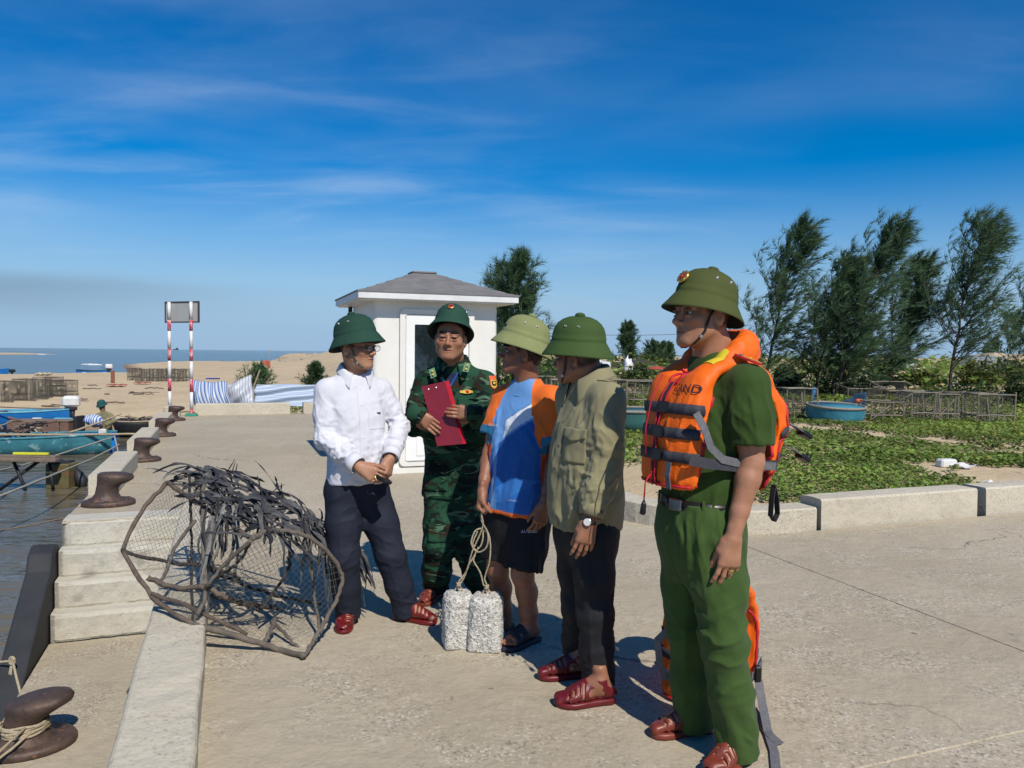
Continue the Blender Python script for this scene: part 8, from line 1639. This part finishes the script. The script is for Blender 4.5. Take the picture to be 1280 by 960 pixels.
def boats():
    A = gnd(-95, 536, WATER_Z); B = gnd(84, 534, WATER_Z); r, sec, d, s = hull('fishing_boat', A, B, 1.7, .62, M_bluehull, M_paleblue, 'bright blue open boat at the water edge with a white outboard', rim_m=M_paleblue)
    motor(B + d * .15 + Vector((0, 0, .72)), -d, 'white outboard motor on the stern of the bright blue boat', sc=1.25)
    for px, w, lab in ((46, 13, 'white plastic float lying along the bright blue boat'), (79, 24, 'pale green float lying along the bright blue boat')):
        p = at(px, 526, A.y - 1.0); r2 = empty('float', p, 0, lab, 'float', 'floats beside the boats'); MB().box(p, (w * .029, .3, .22), None, .07).build('foam_body', M_white if px < 60 else M_paleblue, r2, world=True); MB().tube([p + Vector((-w * .0145, 0, 0)), p + Vector((-w * .0145 - .12, -.05, -.08))], .012, 5).build('lanyard', M_rope, r2, world=True)
    A = gnd(-150, 571, WATER_Z); B = gnd(134, 566, WATER_Z); r, sec, d, s = hull('fishing_boat', A, B, 1.55, .52, M_teal, M_bluehull, 'weathered teal wooden boat with poles lashed across it', rim_m=M_teal)
    MB().box(at(128, 545, B.y - .2), (.22, .1, .42), None, .03).build('stern_plate', M_white, r, world=True); MB().box(at(136, 551, B.y - .1), (.08, .1, .25), None, .02).build('stern_post', mat('post_orange', (.45, .13, .07)), r, world=True)
    for i, (a, b, rr, lab) in enumerate((((-30, 543), (172, 542.5), .045, 'long bamboo pole lying level across the teal boat'), ((86, 541), (152, 517), .035, 'bamboo pole slanting up from the teal boat to the right'), ((8, 549), (53, 558), .03, 'short slanting stick at the bow of the teal boat'), ((-10, 508), (78, 511), .025, 'thin dark pole lying over the bright blue boat'))):
        YY = B.y - .6 if i != 3 else 28.0; p, q = at(*a, YY), at(*b, YY + (.4 if i == 1 else 0)); o = MB().tube(bent([p, p.lerp(q, .5) + Vector((0, 0, -.02)), q], 5, .006, i), [rr * (1 - .35 * k / 10) for k in range(11)], 7).build('bamboo_pole', M_bamboo if i != 3 else M_wood, None, True, origin=p); tag(o, lab, 'pole', 'poles on the boats')
    g = random.Random(3); r = empty('gear_heap', at(30, 540, B.y), 0, 'tangled heap of sticks and nets in the teal boat', 'fishing gear')
    for k in range(34):
        p = at(g.uniform(-10, 60), g.uniform(527, 545), B.y + g.uniform(-.4, .5)); q = p + Vector((g.uniform(-.7, .7), g.uniform(-.3, .3), g.uniform(-.25, .25))); MB().tube([p, (p + q) / 2 + Vector((0, 0, g.uniform(-.05, .1))), q], g.uniform(.012, .035), 5).build('stick', g.choice((M_wood, M_bamboo, M_black, M_wood_red)), r, world=True)
    p = at(60, 533, 24.5); r = empty('wooden_box', p, 0, 'reddish brown plywood box between the two boats', 'box')
    for (ox, oz, sx, sz) in ((-.85, 0, .5, .36), (-.3, 0, .56, .36), (.28, 0, .56, .36), (.72, 0, .28, .36)): MB().box(p + Vector((ox, 0, oz)), (sx - .015, .7, sz), None, .008).build('panel', M_wood_red, r, world=True)
    MB().box(p + Vector((-.08, 0, .20)), (1.9, .74, .03), None, .008).build('rim', M_wood, r, world=True); MB().box(p + Vector((1.0, 0, .05)), (.12, .5, .6), None, .02).build('engine_block', M_black, r, world=True)
    c = gnd(172, 545, WATER_Z); r = empty('basket_boat', Vector((c.x, c.y, WATER_Z - .05)), .2, 'dark woven basket boat full of sticks beside the quay', 'boat'); MB().lathe([(.1, 0), (.5, .03), (.68, .2), (.78, .5), (.80, .62)], 32).build('hull', M_black, r, True); MB().lathe([(.76, .62), (.7, .3), (.1, .1)], 32, close=False).build('inside', M_black, r, True); MB().tube([(.79 * math.cos(a), .79 * math.sin(a), .62) for a in [2 * math.pi * k / 32 for k in range(33)]], .03, 6).build('rim', M_bamboo, r, True)
    for k in range(22): a = g.uniform(0, 6.28); p = Vector((.6 * math.cos(a), .6 * math.sin(a), .5)); q = p * -1 + Vector((g.uniform(-.3, .3), g.uniform(-.3, .3), 1.2 + g.uniform(-.2, .1))); MB().tube([p, p.lerp(q, .5) + Vector((0, 0, .03)), q], g.uniform(.012, .022), 5).build('stick', g.choice((M_bamboo, M_wood, M_black)), r)
    A = gnd(97, 472.5, WATER_Z); B = gnd(134, 472.5, WATER_Z); hull('fishing_boat', A, B, 1.5, .75, M_bluehull, M_teal, 'small far blue boat at the edge of the sandbank', rim_m=M_black); motor(B + Vector((.2, 0, .9)), -d, 'white motor raised on the far blue boat', sc=1.4)
    for px in (105, 130.5): p = at(px, 468, A.y - 1.3); o = MB().box(p, (.42, .3, .44), None, .1).build('float', M_white, None, origin=p); tag(o, 'white float at the %s end of the far blue boat' % ('left' if px < 110 else 'right'), 'float', 'floats beside the boats')
    A = gnd(-60, 472, WATER_Z); B = gnd(9, 472, WATER_Z); hull('fishing_boat', A, B, 1.5, .8, M_bluehull, M_teal, 'far bright blue boat cut off by the left edge', rim_m=M_bluehull); p = at(15, 463.5, A.y); r = empty('outboard_motor', p, 0, 'small black motor silhouette behind the left racks', 'motor', 'outboard motors'); MB().box(p, (.55, .4, .32), None, .08).build('cowl', M_black, r, world=True); MB().tube([p, p - Vector((0, 0, 1.5))], .1, 6).build('leg', M_black, r, world=True)
    p = gnd(219.5, 437.6, WATER_Z); o = MB().add([(p.x - 9, p.y, -1), (p.x + 9, p.y, -1), (p.x + 11, p.y, 3), (p.x - 11, p.y, 3), (p.x - 9, p.y + 8, -1), (p.x + 9, p.y + 8, -1), (p.x + 11, p.y + 8, 3), (p.x - 11, p.y + 8, 3)], [(0,1,2,3), (7,6,5,4), (3,2,6,7), (1,5,6,2), (0,3,7,4)]).box((p.x + 4, p.y + 4, 6), (6, 5, 6)).build('ship', mat('far_ship', (.05, .07, .09)), None, origin=p); tag(o, 'tiny dark ship on the sea horizon', 'ship')
    Y = 16.4; r = empty('plank_staging', at(30, 572, Y), 0, 'grey plank staging on crossed poles over the water', 'staging')
    for k in range(2): a, b = at(-30, 570 + 4 * k, Y - .2 * k), at(72, 571.5 + 4 * k, Y - .2 * k); MB().box((a + b) / 2, ((b - a).length, .18, .07), None, .01).build('plank', M_wood, r, world=True)
    for a, b in (((16, 574), (32, 612)), ((52, 574), (0, 612)), ((-6, 560), (-3, 640)), ((62, 578), (66, 608))): MB().tube([at(*a, Y), at(*b, Y - .2)], .035, 6).build('pole', M_black, r, True, world=True)
    MB().box(at(39, 566.8, Y), (.75, .06, .045)).build('yellow_strip', mat('yellow_strip', (.72, .72, .04), rough=.5), r, world=True)
    p = at(77.5, 594, 16.8); r = empty('drum', p, 0, 'olive square drum hanging half in the water', 'drum'); MB().box(p, (.50, .42, .56), None, .03).build('body', mat('drum_olive', (.13, .11, .045), (.10, .08, .035), rough=.6, c3=(.2, .09, .04), s3=6), r, world=True); MB().tube([p + Vector((-.22, -.1, .28)), p + Vector((0, -.1, .40)), p + Vector((.22, -.1, .28))], .018, 6).build('handle', M_black, r, world=True); MB().box(p + Vector((0, 0, .295)), (.40, .34, .04), None, .01).build('lid', M_black, r, world=True)
    p = at(98, 598, 16.9); o = MB().tube([p + Vector((-.08, 0, .22)), p + Vector((.0, 0, .1)), p + Vector((.1, -.05, -.05)), p + Vector((.16, -.1, -.25))], [.05, .10, .13, .05], 8).build('black_sack', M_black, None, True, origin=p); tag(o, 'shiny black sack floating beside the olive drum', 'sack')
    for i, (pts, lab) in enumerate(((((-20, 592, 14), (30, 581, 17), (92, 562, 19.5), (142, 546, 21.3)), 'mooring rope running from lower left up to the lashed poles'), (((-10, 624, 12), (60, 596, 14), (118, 572, 18), (150, 555, 20.5)), 'second mooring rope slanting beside the drum'), (((-10, 664, 9.5), (30, 658, 9.8), (60, 652, 10), (82, 648, 10.2)), 'thin line drooping from the quay to the left edge'), (((143, 545, 21.3), (147, 562, 21.2), (149, 580, 21.1)), 'frayed rope hanging from the lashed poles'))):
        P = bent([at(*q) for q in pts], 6, .004, i); o = MB().tube(P, .019 if i != 2 else .010, 6).build('mooring_rope', M_rope_grey if i != 2 else M_wood, None, True, origin=P[0]); tag(o, lab, 'rope', 'ropes over the water')
    for q in range(7):
        pass
def small_man():
    r = person('man bending in the boats, wearing a teal helmet and khaki shirt', gnd(131, 560, WATER_Z)); r.location.z = WATER_Z; Y = 24.0; sk = Skin(); m = cloth_mat('boatman_khaki', (.20, .185, .10)); H = at(127.5, 507, Y); N = at(129, 514, Y); P = at(133, 541, Y + .1); SR = at(123.5, 519, Y - .05); SL = at(138, 519, Y + .1); ER = at(121, 529, Y - .2); WR = at(124, 530, Y - .45); EL = at(143, 526, Y); WL = at(131, 532, Y - .4); R = frame((-.6, -.75, -.25), (0, -.2, 1)); SKC = (.22, .10, .06)
    head_piece(sk, H, R, 1.05, SKC, [H.lerp(N, .7), N], h=.008); limb_piece(sk, [ER, WR], [.04, .028], SKC, dict(wr=WR, d=(-.3, -.8, -.3), n=(0, 0, -1), side=1, curl=.5), h=.007); limb_piece(sk, [EL, WL], [.04, .028], SKC, dict(wr=WL, d=(-.8, -.5, -.2), n=(0, 0, -1), side=-1, curl=.5), h=.007); sk.build('body', [SKIN['c'], M_eye, M_brow], r); T = torso(P, N, SR, SL); tab = [(-.05, .17, .13, 0), (.2, .17, .13, .01), (.45, .18, .12, 0), (.6, .12, .09, 0), (.68, .07, .07, 0)]
    def b(f): f.stack(P, T['up'], T['right'], tab, -.05, min(.68, T['L'])); trap(f, T, SR, SL); tube_into(f, [SR, ER, WR], [.075, .065, .05]); tube_into(f, [SL, EL, WL], [.075, .065, .05])
    garment(r, 'shirt', m, .012, b, [(P.lerp(N, .4), .4, (.3, 0, 1), .02, 10)], seed=72, pts=[P, N, SR, SL, ER, EL, WR, WL], pad=.2)
    lR, lL = [P + Vector((-.09, 0, .02)), P + Vector((-.12, -.05, -.45)), P + Vector((-.12, 0, -.95))], [P + Vector((.09, 0, .02)), P + Vector((.14, 0, -.45)), P + Vector((.16, .05, -.95))]
    def b(f): f.stack(P, T['up'], T['right'], [(-.1, .17, .13, 0), (.05, .165, .125, 0)], -.1, .04); tube_into(f, lR, [.10, .085, .07], .04); tube_into(f, lL, [.10, .085, .07], .04)
    garment(r, 'trousers', cloth_mat('boatman_trousers', (.05, .055, .055)), .013, b, [(P, .5, (0, 0, 1), .015, 10)], seed=75, pts=lR + lL + [P], pad=.2); helmet(r, H, R, 1.05, rad(-4), mat('helmet_teal', (.010, .075, .075), rough=.8), lift=.01, cs=.95, strap=False, eyelets=False)
    c = at(116, 525, Y - .55); f = Fld(c - Vector((.5, .4, .4)), c + Vector((.5, .4, .4)), .016); f.ell(c, (.26, .2, .17)); f.ell(c + Vector((.12, 0, -.06)), (.18, .18, .16), None, .1); Vt, F = f.nets(); Vt = Vt + vnormals(Vt, F) * (.02 * fbm(Vt * 9, 3, 2))[:, None]; me = np_mesh('sack', Vt - npv(c), F); o = link('striped_sack', me, band_mat('sack_stripes', 'X', 14, [(0, (.66, .68, .70)), (.5, (.06, .16, .42))]), None); o.location = c; tag(o, 'blue and white striped sack in the boatman arms', 'sack')
def band_mat(name, axis, n, cols):
    m, nt, b = nodes(name); N = nt.nodes.new; L = nt.links.new; tc = N('ShaderNodeTexCoord'); sp = N('ShaderNodeSeparateXYZ'); L(tc.outputs['Object'], sp.inputs[0]); mu = N('ShaderNodeMath'); mu.operation = 'MULTIPLY'; mu.inputs[1].default_value = n; L(sp.outputs['XYZ'.index(axis)], mu.inputs[0]); fr = N('ShaderNodeMath'); fr.operation = 'FRACT'; L(mu.outputs[0], fr.inputs[0]); cr = N('ShaderNodeValToRGB'); cr.color_ramp.interpolation = 'CONSTANT'; L(fr.outputs[0], cr.inputs[0]); e = cr.color_ramp.elements; e[0].color = (*cols[0][1], 1); e[1].position = cols[1][0]; e[1].color = (*cols[1][1], 1); L(cr.outputs[0], b.inputs['Base Color']); b.inputs['Roughness'].default_value = .5; return m
def field_things():
    def on(px, py, z=.15): p = gnd(px, py, z); return Vector((p.x, p.y, height_at(p.x, p.y)))
    c = on(1057, 531, .16); basket_boat(Vector((c.x, c.y + .55, c.z - .06)), .58, .40, 'round turquoise basket boat sitting in the green creeper', mat('basket_turquoise', (.055, .25, .33), (.035, .18, .25), scale=5, rough=.6, bump=.4, bscale=40), .3, rad(4)); c = on(800, 543, .14); basket_boat(Vector((c.x, c.y + .6, c.z - .03)), .62, .42, 'dull green basket boat half hidden behind the policeman', mat('basket_dull_green', (.035, .125, .115), (.05, .15, .14), scale=5, rough=.6, bump=.4, bscale=40), 1.0)
    G = 'crab racks at the far side of the field'
    rk = [(1000, 527, 40, .70, .6, 'tall bamboo rack left of the turquoise basket boat', .1, 0, 4), (1110, 527, 42, .45, .5, 'low bamboo rack right of the turquoise basket boat', .05, 0, 3), (1157, 528, 34, .68, .6, 'bamboo rack with a crossed brace, second right of the basket boat', -.05, 0, 4), (1182, 527, 30, .64, .6, 'dark netted rack at the foot of the bare trunk', .1, 0, 4), (1214, 525, 36, .66, .6, 'open bamboo rack just right of the bare trunk', .2, 0, 4), (1245, 529, 44, .68, .7, 'rightmost bamboo rack with thick posts', -.1, 0, 3), (1120, 512, 60, .6, .6, 'heap of leaning racks behind the low one', .4, .35, 5), (1075, 508, 50, .5, .6, 'dark rack behind the turquoise basket boat', .3, .2, 5)]
    for i, (px, py, w, h, dd, lab, rz, tl, br) in enumerate(rk):
        c = on(px, py); rack(c + Vector((0, .3, 0)), w * c.y / 960, dd, h, lab, rz, 100 + i, G, True, tl, bars=br)
    for i, (px, py, w, h, lab) in enumerate(((712, 512, 46, .72, 'bamboo rack seen between the khaki jacket and the sports shirt'), (762, 514, 40, .74, 'dark bamboo rack left of the dull green basket boat'), (800, 513, 42, .70, 'bamboo rack above the dull green basket boat'), (672, 505, 40, .7, 'bamboo rack behind the pale helmet'), (838, 512, 40, .7, 'bamboo rack mostly hidden by the policeman'))):
        c = on(px, py); rack(c + Vector((0, .3, 0)), w * c.y / 960, .6, h, lab, .05 * i, 130 + i, 'bamboo racks in the middle distance')
    c = on(1183, 583, .15); c.z += .05; o = MB().box(c, (.24, .15, .11), Matrix.Rotation(.15, 3, 'Z'), .02, .92).build('foam_block', M_white, None, origin=c); tag(o, 'white foam block lying in the creeper', 'foam block'); 
    for i, (px, py, s_, lab) in enumerate(((1232, 606, .10, 'scrap of white plastic by the right kerb block'), (1008, 553, .07, 'small scrap of white plastic left in the creeper'), (1203, 585, .16, 'pale stick beside the white foam block'), (1004, 628, .09, 'grey rag at the end of the curved kerb'))):
        c = on(px, py, .15) + Vector((0, 0, .05)); mb = MB(); mb.grid(lambda u, v: c + Vector(((u - .5) * s_ * 1.6, (v - .5) * s_, .03 * math.sin(5 * u + i) * math.cos(4 * v))), 6, 5); o = mb.build('litter', M_white if i != 3 else M_black, None, origin=c, solid=.006); tag(o, lab, 'litter')
    c = at(1068, 497, 19.5); mb = MB(); mb.grid(lambda u, v: c + Vector(((u - .5) * .55, .1 * math.sin(4 * u), -.22 + v * .40 * (.25 + .75 * u) + .03 * math.sin(12 * u))), 12, 8); o = mb.build('blue_net', mat('net_blue', (.02, .07, .14), (.012, .04, .09), scale=14), None, True, origin=c, solid=.01); tag(o, 'blue net hung up behind the turquoise basket boat', 'net')
    c = at(1074, 501, 19.3); o = MB().box(c, (.18, .1, .09), None, .03).build('orange_float', mat('float_orange', (.7, .12, .03)), None, origin=c); tag(o, 'orange float at the end of the blue net', 'float'); p, q = at(1092, 486, 21), at(1118, 485, 21); o = MB().tube([p, q], [.07, .06], 8).build('log', M_bamboo, None, True, origin=p); tag(o, 'short pale log lying behind the racks', 'log'); p = at(1017, 497, 18.6); o = MB().tube([p - Vector((0, 0, .5)), p + Vector((0, 0, .22))], [.02, .025], 6).box(p + Vector((0, 0, .16)), (.09, .06, .18)).build('blue_tipped_stake', mat('stake_blue', (.03, .16, .36)), None, origin=p); tag(o, 'stake with a blue wrap on the tall left rack', 'stake')
    mw = mat('tarp_white', (.66, .67, .68), (.5, .52, .55), scale=3, rough=.5); mg = mat('net_dark_heap', (.022, .024, .024), (.045, .046, .044), scale=8, rough=.9, bump=.8, bscale=20)
    def heap(px, py, Y, w, h, m, label, cat, seed, dep=1.0):
        c = at(px, py, Y); r_ = random.Random(seed); mb = MB(); n, k = 26, 9
        def f(u, v): a = 2 * math.pi * u; rr = 1 - v; e = .25 * fbm(np.array([[math.cos(a) * 1.5 + seed, math.sin(a) * 1.5, v * 3]]), 4)[0]; return c + Vector((w / 2 * math.cos(a) * (rr ** .6) * (1 + e), dep * w / 2 * math.sin(a) * (rr ** .6) * (1 + e), h * (v ** .7) * (1 + e) - .05))
        mb.grid(f, n, k); o = mb.build(cat.replace(' ', '_'), m, None, True, origin=c); return tag(o, label, cat)
    heap(748, 463, 34, 1.5, .45, mw, 'crumpled white sheet behind the khaki jacket shoulder', 'white sheet', 1); heap(792, 462, 40, 3.2, .55, mg, 'long dark heap of nets on the skyline', 'net heap', 2, .4); heap(822, 460, 36, 1.2, .12, mat('roof_red_sheet', (.42, .07, .05)), 'flat red sheet beside the dark net heap', 'red sheet', 3); heap(785, 462, 35, .5, .55, mw, 'white bundle standing against the dark net heap', 'white bundle', 4)
    heap(1142, 468, 40, 3.0, .55, mw, 'white tarpaulin heap glimpsed under the right casuarinas', 'white sheet', 5, .4); heap(1228, 466, 42, 4.0, 1.0, mat('shed_grey', (.20, .22, .24), (.12, .13, .15), scale=2), 'grey covered heap behind the right casuarina', 'covered heap', 6, .4); heap(1250, 450, 60, 5, .6, mat('sandm', (.5, .4, .27)), 'pale sand mound behind the right trees', 'sand mound', 7)
    c = at(1190, 470, 37); r = empty('low_fence', c, 0, 'long low dark fence running behind the right casuarinas', 'fence')
    for k in range(9): p = at(1125 + 17 * k, 471, 37); MB().box(p + Vector((0, 0, -.1)), (.62, .05, .5), None, .01).build('panel', mg, r, world=True)
    MB().box(at(1193, 463.5, 37), (6.2, .08, .07)).build('rail', M_wood, r, world=True)
    P = bent([at(640, 415, 60), at(800, 419, 60), at(1000, 412, 60), at(1280, 415, 60), at(1500, 405, 60)], 8, 0); o = MB().tube(P, .018, 5).build('overhead_wire', M_black, None, origin=P[0]); tag(o, 'thin overhead wire crossing the sky behind the trees', 'wire'); 
def left_things():
    def on(px, py, z=-.45):
        p = gnd(px, py, z)
        for _ in range(6): p = gnd(px, py, height_at(p.x, p.y))
        return Vector((p.x, p.y, height_at(p.x, p.y)))
    md = mat('rack_dark', (.075, .066, .055), (.12, .105, .085), scale=14, rough=.9)
    for i, (px, py, w, h, lab) in enumerate(((10, 492.5, 30, .95, 'dark crab rack on the sand, leftmost'), (38, 491.5, 30, 1.02, 'dark crab rack on the sand, second from the left'), (60, 490, 26, .98, 'dark crab rack with pale bundle on top'), (80, 489, 22, .80, 'pale crab rack at the right end of the left group'))):
        c = on(px, py); rack(c, w * c.y / 960, .8, h, lab, -.15, 160 + i, 'crab racks on the beach', True, 0, md, 6)
    c = on(56, 490) + Vector((0, -.1, 1.02)); f = Fld(c - Vector((.6, .4, .3)), c + Vector((.6, .4, .4)), .025)
    for k in range(6): f.ell(c + Vector((-.3 + .12 * k, 0, .06 + .03 * (k % 2))), (.1, .12, .07), None, .03)
    Vt, F = f.nets(); o = link('pale_bundle', np_mesh('pale_bundle', Vt - npv(c), F), mat('bundle_pale', (.5, .42, .27), (.36, .3, .2))); o.location = c; tag(o, 'pale bundle of floats on top of the left racks', 'bundle')
    for i in range(7):
        px = 168 + 10.5 * i; c = on(px, 476.5); rack(c, 10.5 * c.y / 960, .7, .78, 'grey slatted crab rack in the long row by the sign, %s' % ['leftmost', 'second from the left', 'third from the left', 'fourth from the left', 'fifth from the left', 'sixth from the left', 'rightmost'][i], 0, 180 + i, 'long row of grey racks near the sign', True, 0, md, 5)
    c = on(141, 479); o = MB().box(c + Vector((0, 0, .35)), (.18, .18, .8), None, .04).build('red_post', mat('post_rust', (.25, .09, .06)), None, origin=c); tag(o, 'short rust red post standing on the sand', 'post')
    g = random.Random(11); 
    for i in range(34):   # driftwood on the beach
        px, py = g.uniform(60, 240), g.uniform(481, 520); c = on(px, py); ln = g.uniform(.25, 1.1); a = g.uniform(-.5, .5); mb = MB(); d = Vector((math.cos(a), math.sin(a), 0)); mb.tube(bent([c - d * ln / 2 + Vector((0, 0, .03)), c + Vector((0, 0, .05)), c + d * ln / 2 + Vector((0, 0, .03))], 4, .02, i), g.uniform(.02, .05), 5); o = mb.build('driftwood', g.choice((M_wood, M_black, M_wood)), None, origin=c); tag(o, 'piece of driftwood scattered on the pale beach', 'driftwood', 'driftwood on the beach')
    for i, (px, py, w, lab) in enumerate(((146, 482.5, .9, 'red rag on the sand left of the sign'), (178, 479.5, .8, 'red rag on the sand just left of the striped posts'))):
        c = on(px, py); mb = MB(); mb.grid(lambda u, v: c + Vector(((u - .5) * w, (v - .5) * .5, .05 + .08 * abs(math.sin(7 * u + 3 * v)))), 8, 5); o = mb.build('red_rag', mat('rag_red', (.42, .06, .04)), None, True, origin=c, solid=.02); tag(o, lab, 'rag')
    c = Q(19.0, -1.2, 0); o = MB().box(c + Vector((0, 0, .13)), (.34, .5, .28), Matrix.Rotation(QA, 3, 'Z'), .02).build('corner_block', M_kerb, None, origin=c); tag(o, 'short concrete block at the far left corner of the quay', 'block')
    ts = striped('tarp_stripes_blue', [(0, (.52, .54, .57)), (.50, (.07, .13, .32)), (.78, (.22, .32, .50))], 13, 'X'); tr_ = striped('tarp_stripes_red', [(0, (.48, .50, .52)), (.62, (.36, .16, .15)), (.72, (.58, .60, .62)), (.80, (.14, .24, .36))], 9, 'X'); tl = striped('tarp_stripes_pale', [(0, (.42, .49, .57)), (.6, (.20, .29, .44))], 15, 'Y')
    a, b = at(240, 476, 19.9), at(284, 478, 20.3); c_, d_ = at(242, 507, 19.6), at(292, 506, 20.0)
    sheet('striped_tarpaulin', lambda u, v: (a.lerp(b, u)).lerp(c_.lerp(d_, u), v) + Vector((0, .06 * math.sin(16 * u + 2 * v) + (-.12 * math.sin(math.pi * v)), .02 * math.sin(9 * u))), 40, 14, ts, 'blue and white striped tarpaulin hanging beside the sign post')
    pk = at(314, 468, 20.6); l1 = at(284, 482, 20.3); l2 = at(288, 506, 20.2); l3 = at(318, 506, 20.2)
    sheet('peaked_tarpaulin', lambda u, v: (l1.lerp(pk, u)).lerp(l2.lerp(l3, u), v) + Vector((0, -.15 * math.sin(math.pi * v) * math.sin(math.pi * u) + .03 * math.sin(12 * v + 8 * u), 0)), 24, 18, tr_, 'tarpaulin pulled up to a peak on a slanting pole')
    e1, e2, e3, e4 = at(318, 480.5, 20.6), at(395, 480.5, 21.2), at(318, 508, 20.5), at(395, 508, 21.0)
    sheet('pale_tarpaulin', lambda u, v: (e1.lerp(e2, u)).lerp(e3.lerp(e4, u), v) + Vector((0, .04 * math.sin(14 * v + 5 * u), .012 * math.sin(9 * u + 3))), 36, 20, tl, 'long pale blue tarpaulin stretched low beside the man in white')
    p = at(317, 484, 20.5); q = at(325, 462, 20.5); o = MB().tube([at(316, 508, 20.4), p, q], .022, 6).build('tent_pole', M_bamboo, None, origin=p); tag(o, 'slanting bamboo pole holding up the tarpaulin peak', 'pole'); c = at(341, 516, 19.3); o = MB().box(c, (.28, .2, .12), None, .03).build('blue_tub', M_paleblue, None, origin=c); tag(o, 'small blue tub in the gap of the end wall', 'tub')
    for i, (px, py, m, w, lab) in enumerate(((266, 473, mat('tarp_navy', (.03, .05, .22)), .8, 'dark blue sheet lying on the beach behind the striped tarpaulin'), (272, 479, mat('float_orange', (.7, .12, .03)), .14, 'orange float behind the striped tarpaulin'), (278, 478, M_paleblue, .3, 'pale blue can behind the striped tarpaulin'), (382, 453, mat('tarp_green', (.05, .30, .24)), 1.2, 'bit of green sheet on the far stone bank'))):
        c = on(px, py + 1); o = MB().box(c, (w, w * .6, w * .2), None, w * .05).build('sheet_bundle' if i in (0, 3) else 'float', m, None, origin=c); tag(o, lab, 'bundle' if i in (0, 3) else 'float')
    a, b = at(333, 457, 45), at(338, 436, 45); r = empty('marker_flag', a, 0, 'red rag flag on a thin leaning pole on the beach', 'flag'); MB().tube([a - Vector((0, 0, .8)), b], .02, 5).build('pole', M_bamboo, r, world=True); mb = MB(); f0 = a + Vector((0, 0, .1)); mb.grid(lambda u, v: f0 + Vector((u * .5 - .25, .05 * math.sin(5 * u), -.2 * v + .2 - .25 * u * v)), 6, 5); mb.build('rag', mat('rag_red2', (.5, .12, .08)), r, world=True, solid=.01)
    mst = concrete('bank_stone', (.34, .30, .24), (.26, .23, .185), (.42, .38, .3)); g = random.Random(21)
    for i in range(60):
        u = g.random(); px = 345 + 60 * u; py = 448 + g.uniform(-6, 10) - 6 * u; c = on(px, min(max(py, 442.5), 462)); s_ = g.uniform(.5, 1.1); f = [Vector((g.uniform(-.5, .5), g.uniform(-.5, .5), g.uniform(-.3, .4))) * s_ for _ in range(14)]; bm = bmesh.new(); [bm.verts.new(q) for q in f]; bmesh.ops.convex_hull(bm, input=bm.verts); me = bpy.data.meshes.new('bank_stone'); bm.to_mesh(me); bm.free(); o = link('bank_stone', me, mst); o.location = c; tag(o, 'grey stone of the bank behind the tarpaulins', 'stone', 'stones of the far bank')
import time
def run(*fs):
    out = []
    for f in fs:
        t0 = time.time(); out.append(f()); print('BUILT', f.__name__, round(time.time() - t0, 1), flush=True)
    return out
run(man_white, man_soldier); blue = run(man_blue)[0]; run(man_jacket, man_police); weights(blue['WR']); run(spare_vest, fish_trap, boats, small_man, field_things, left_things, trees, mirrored_trees, ground_leaves, bushes)
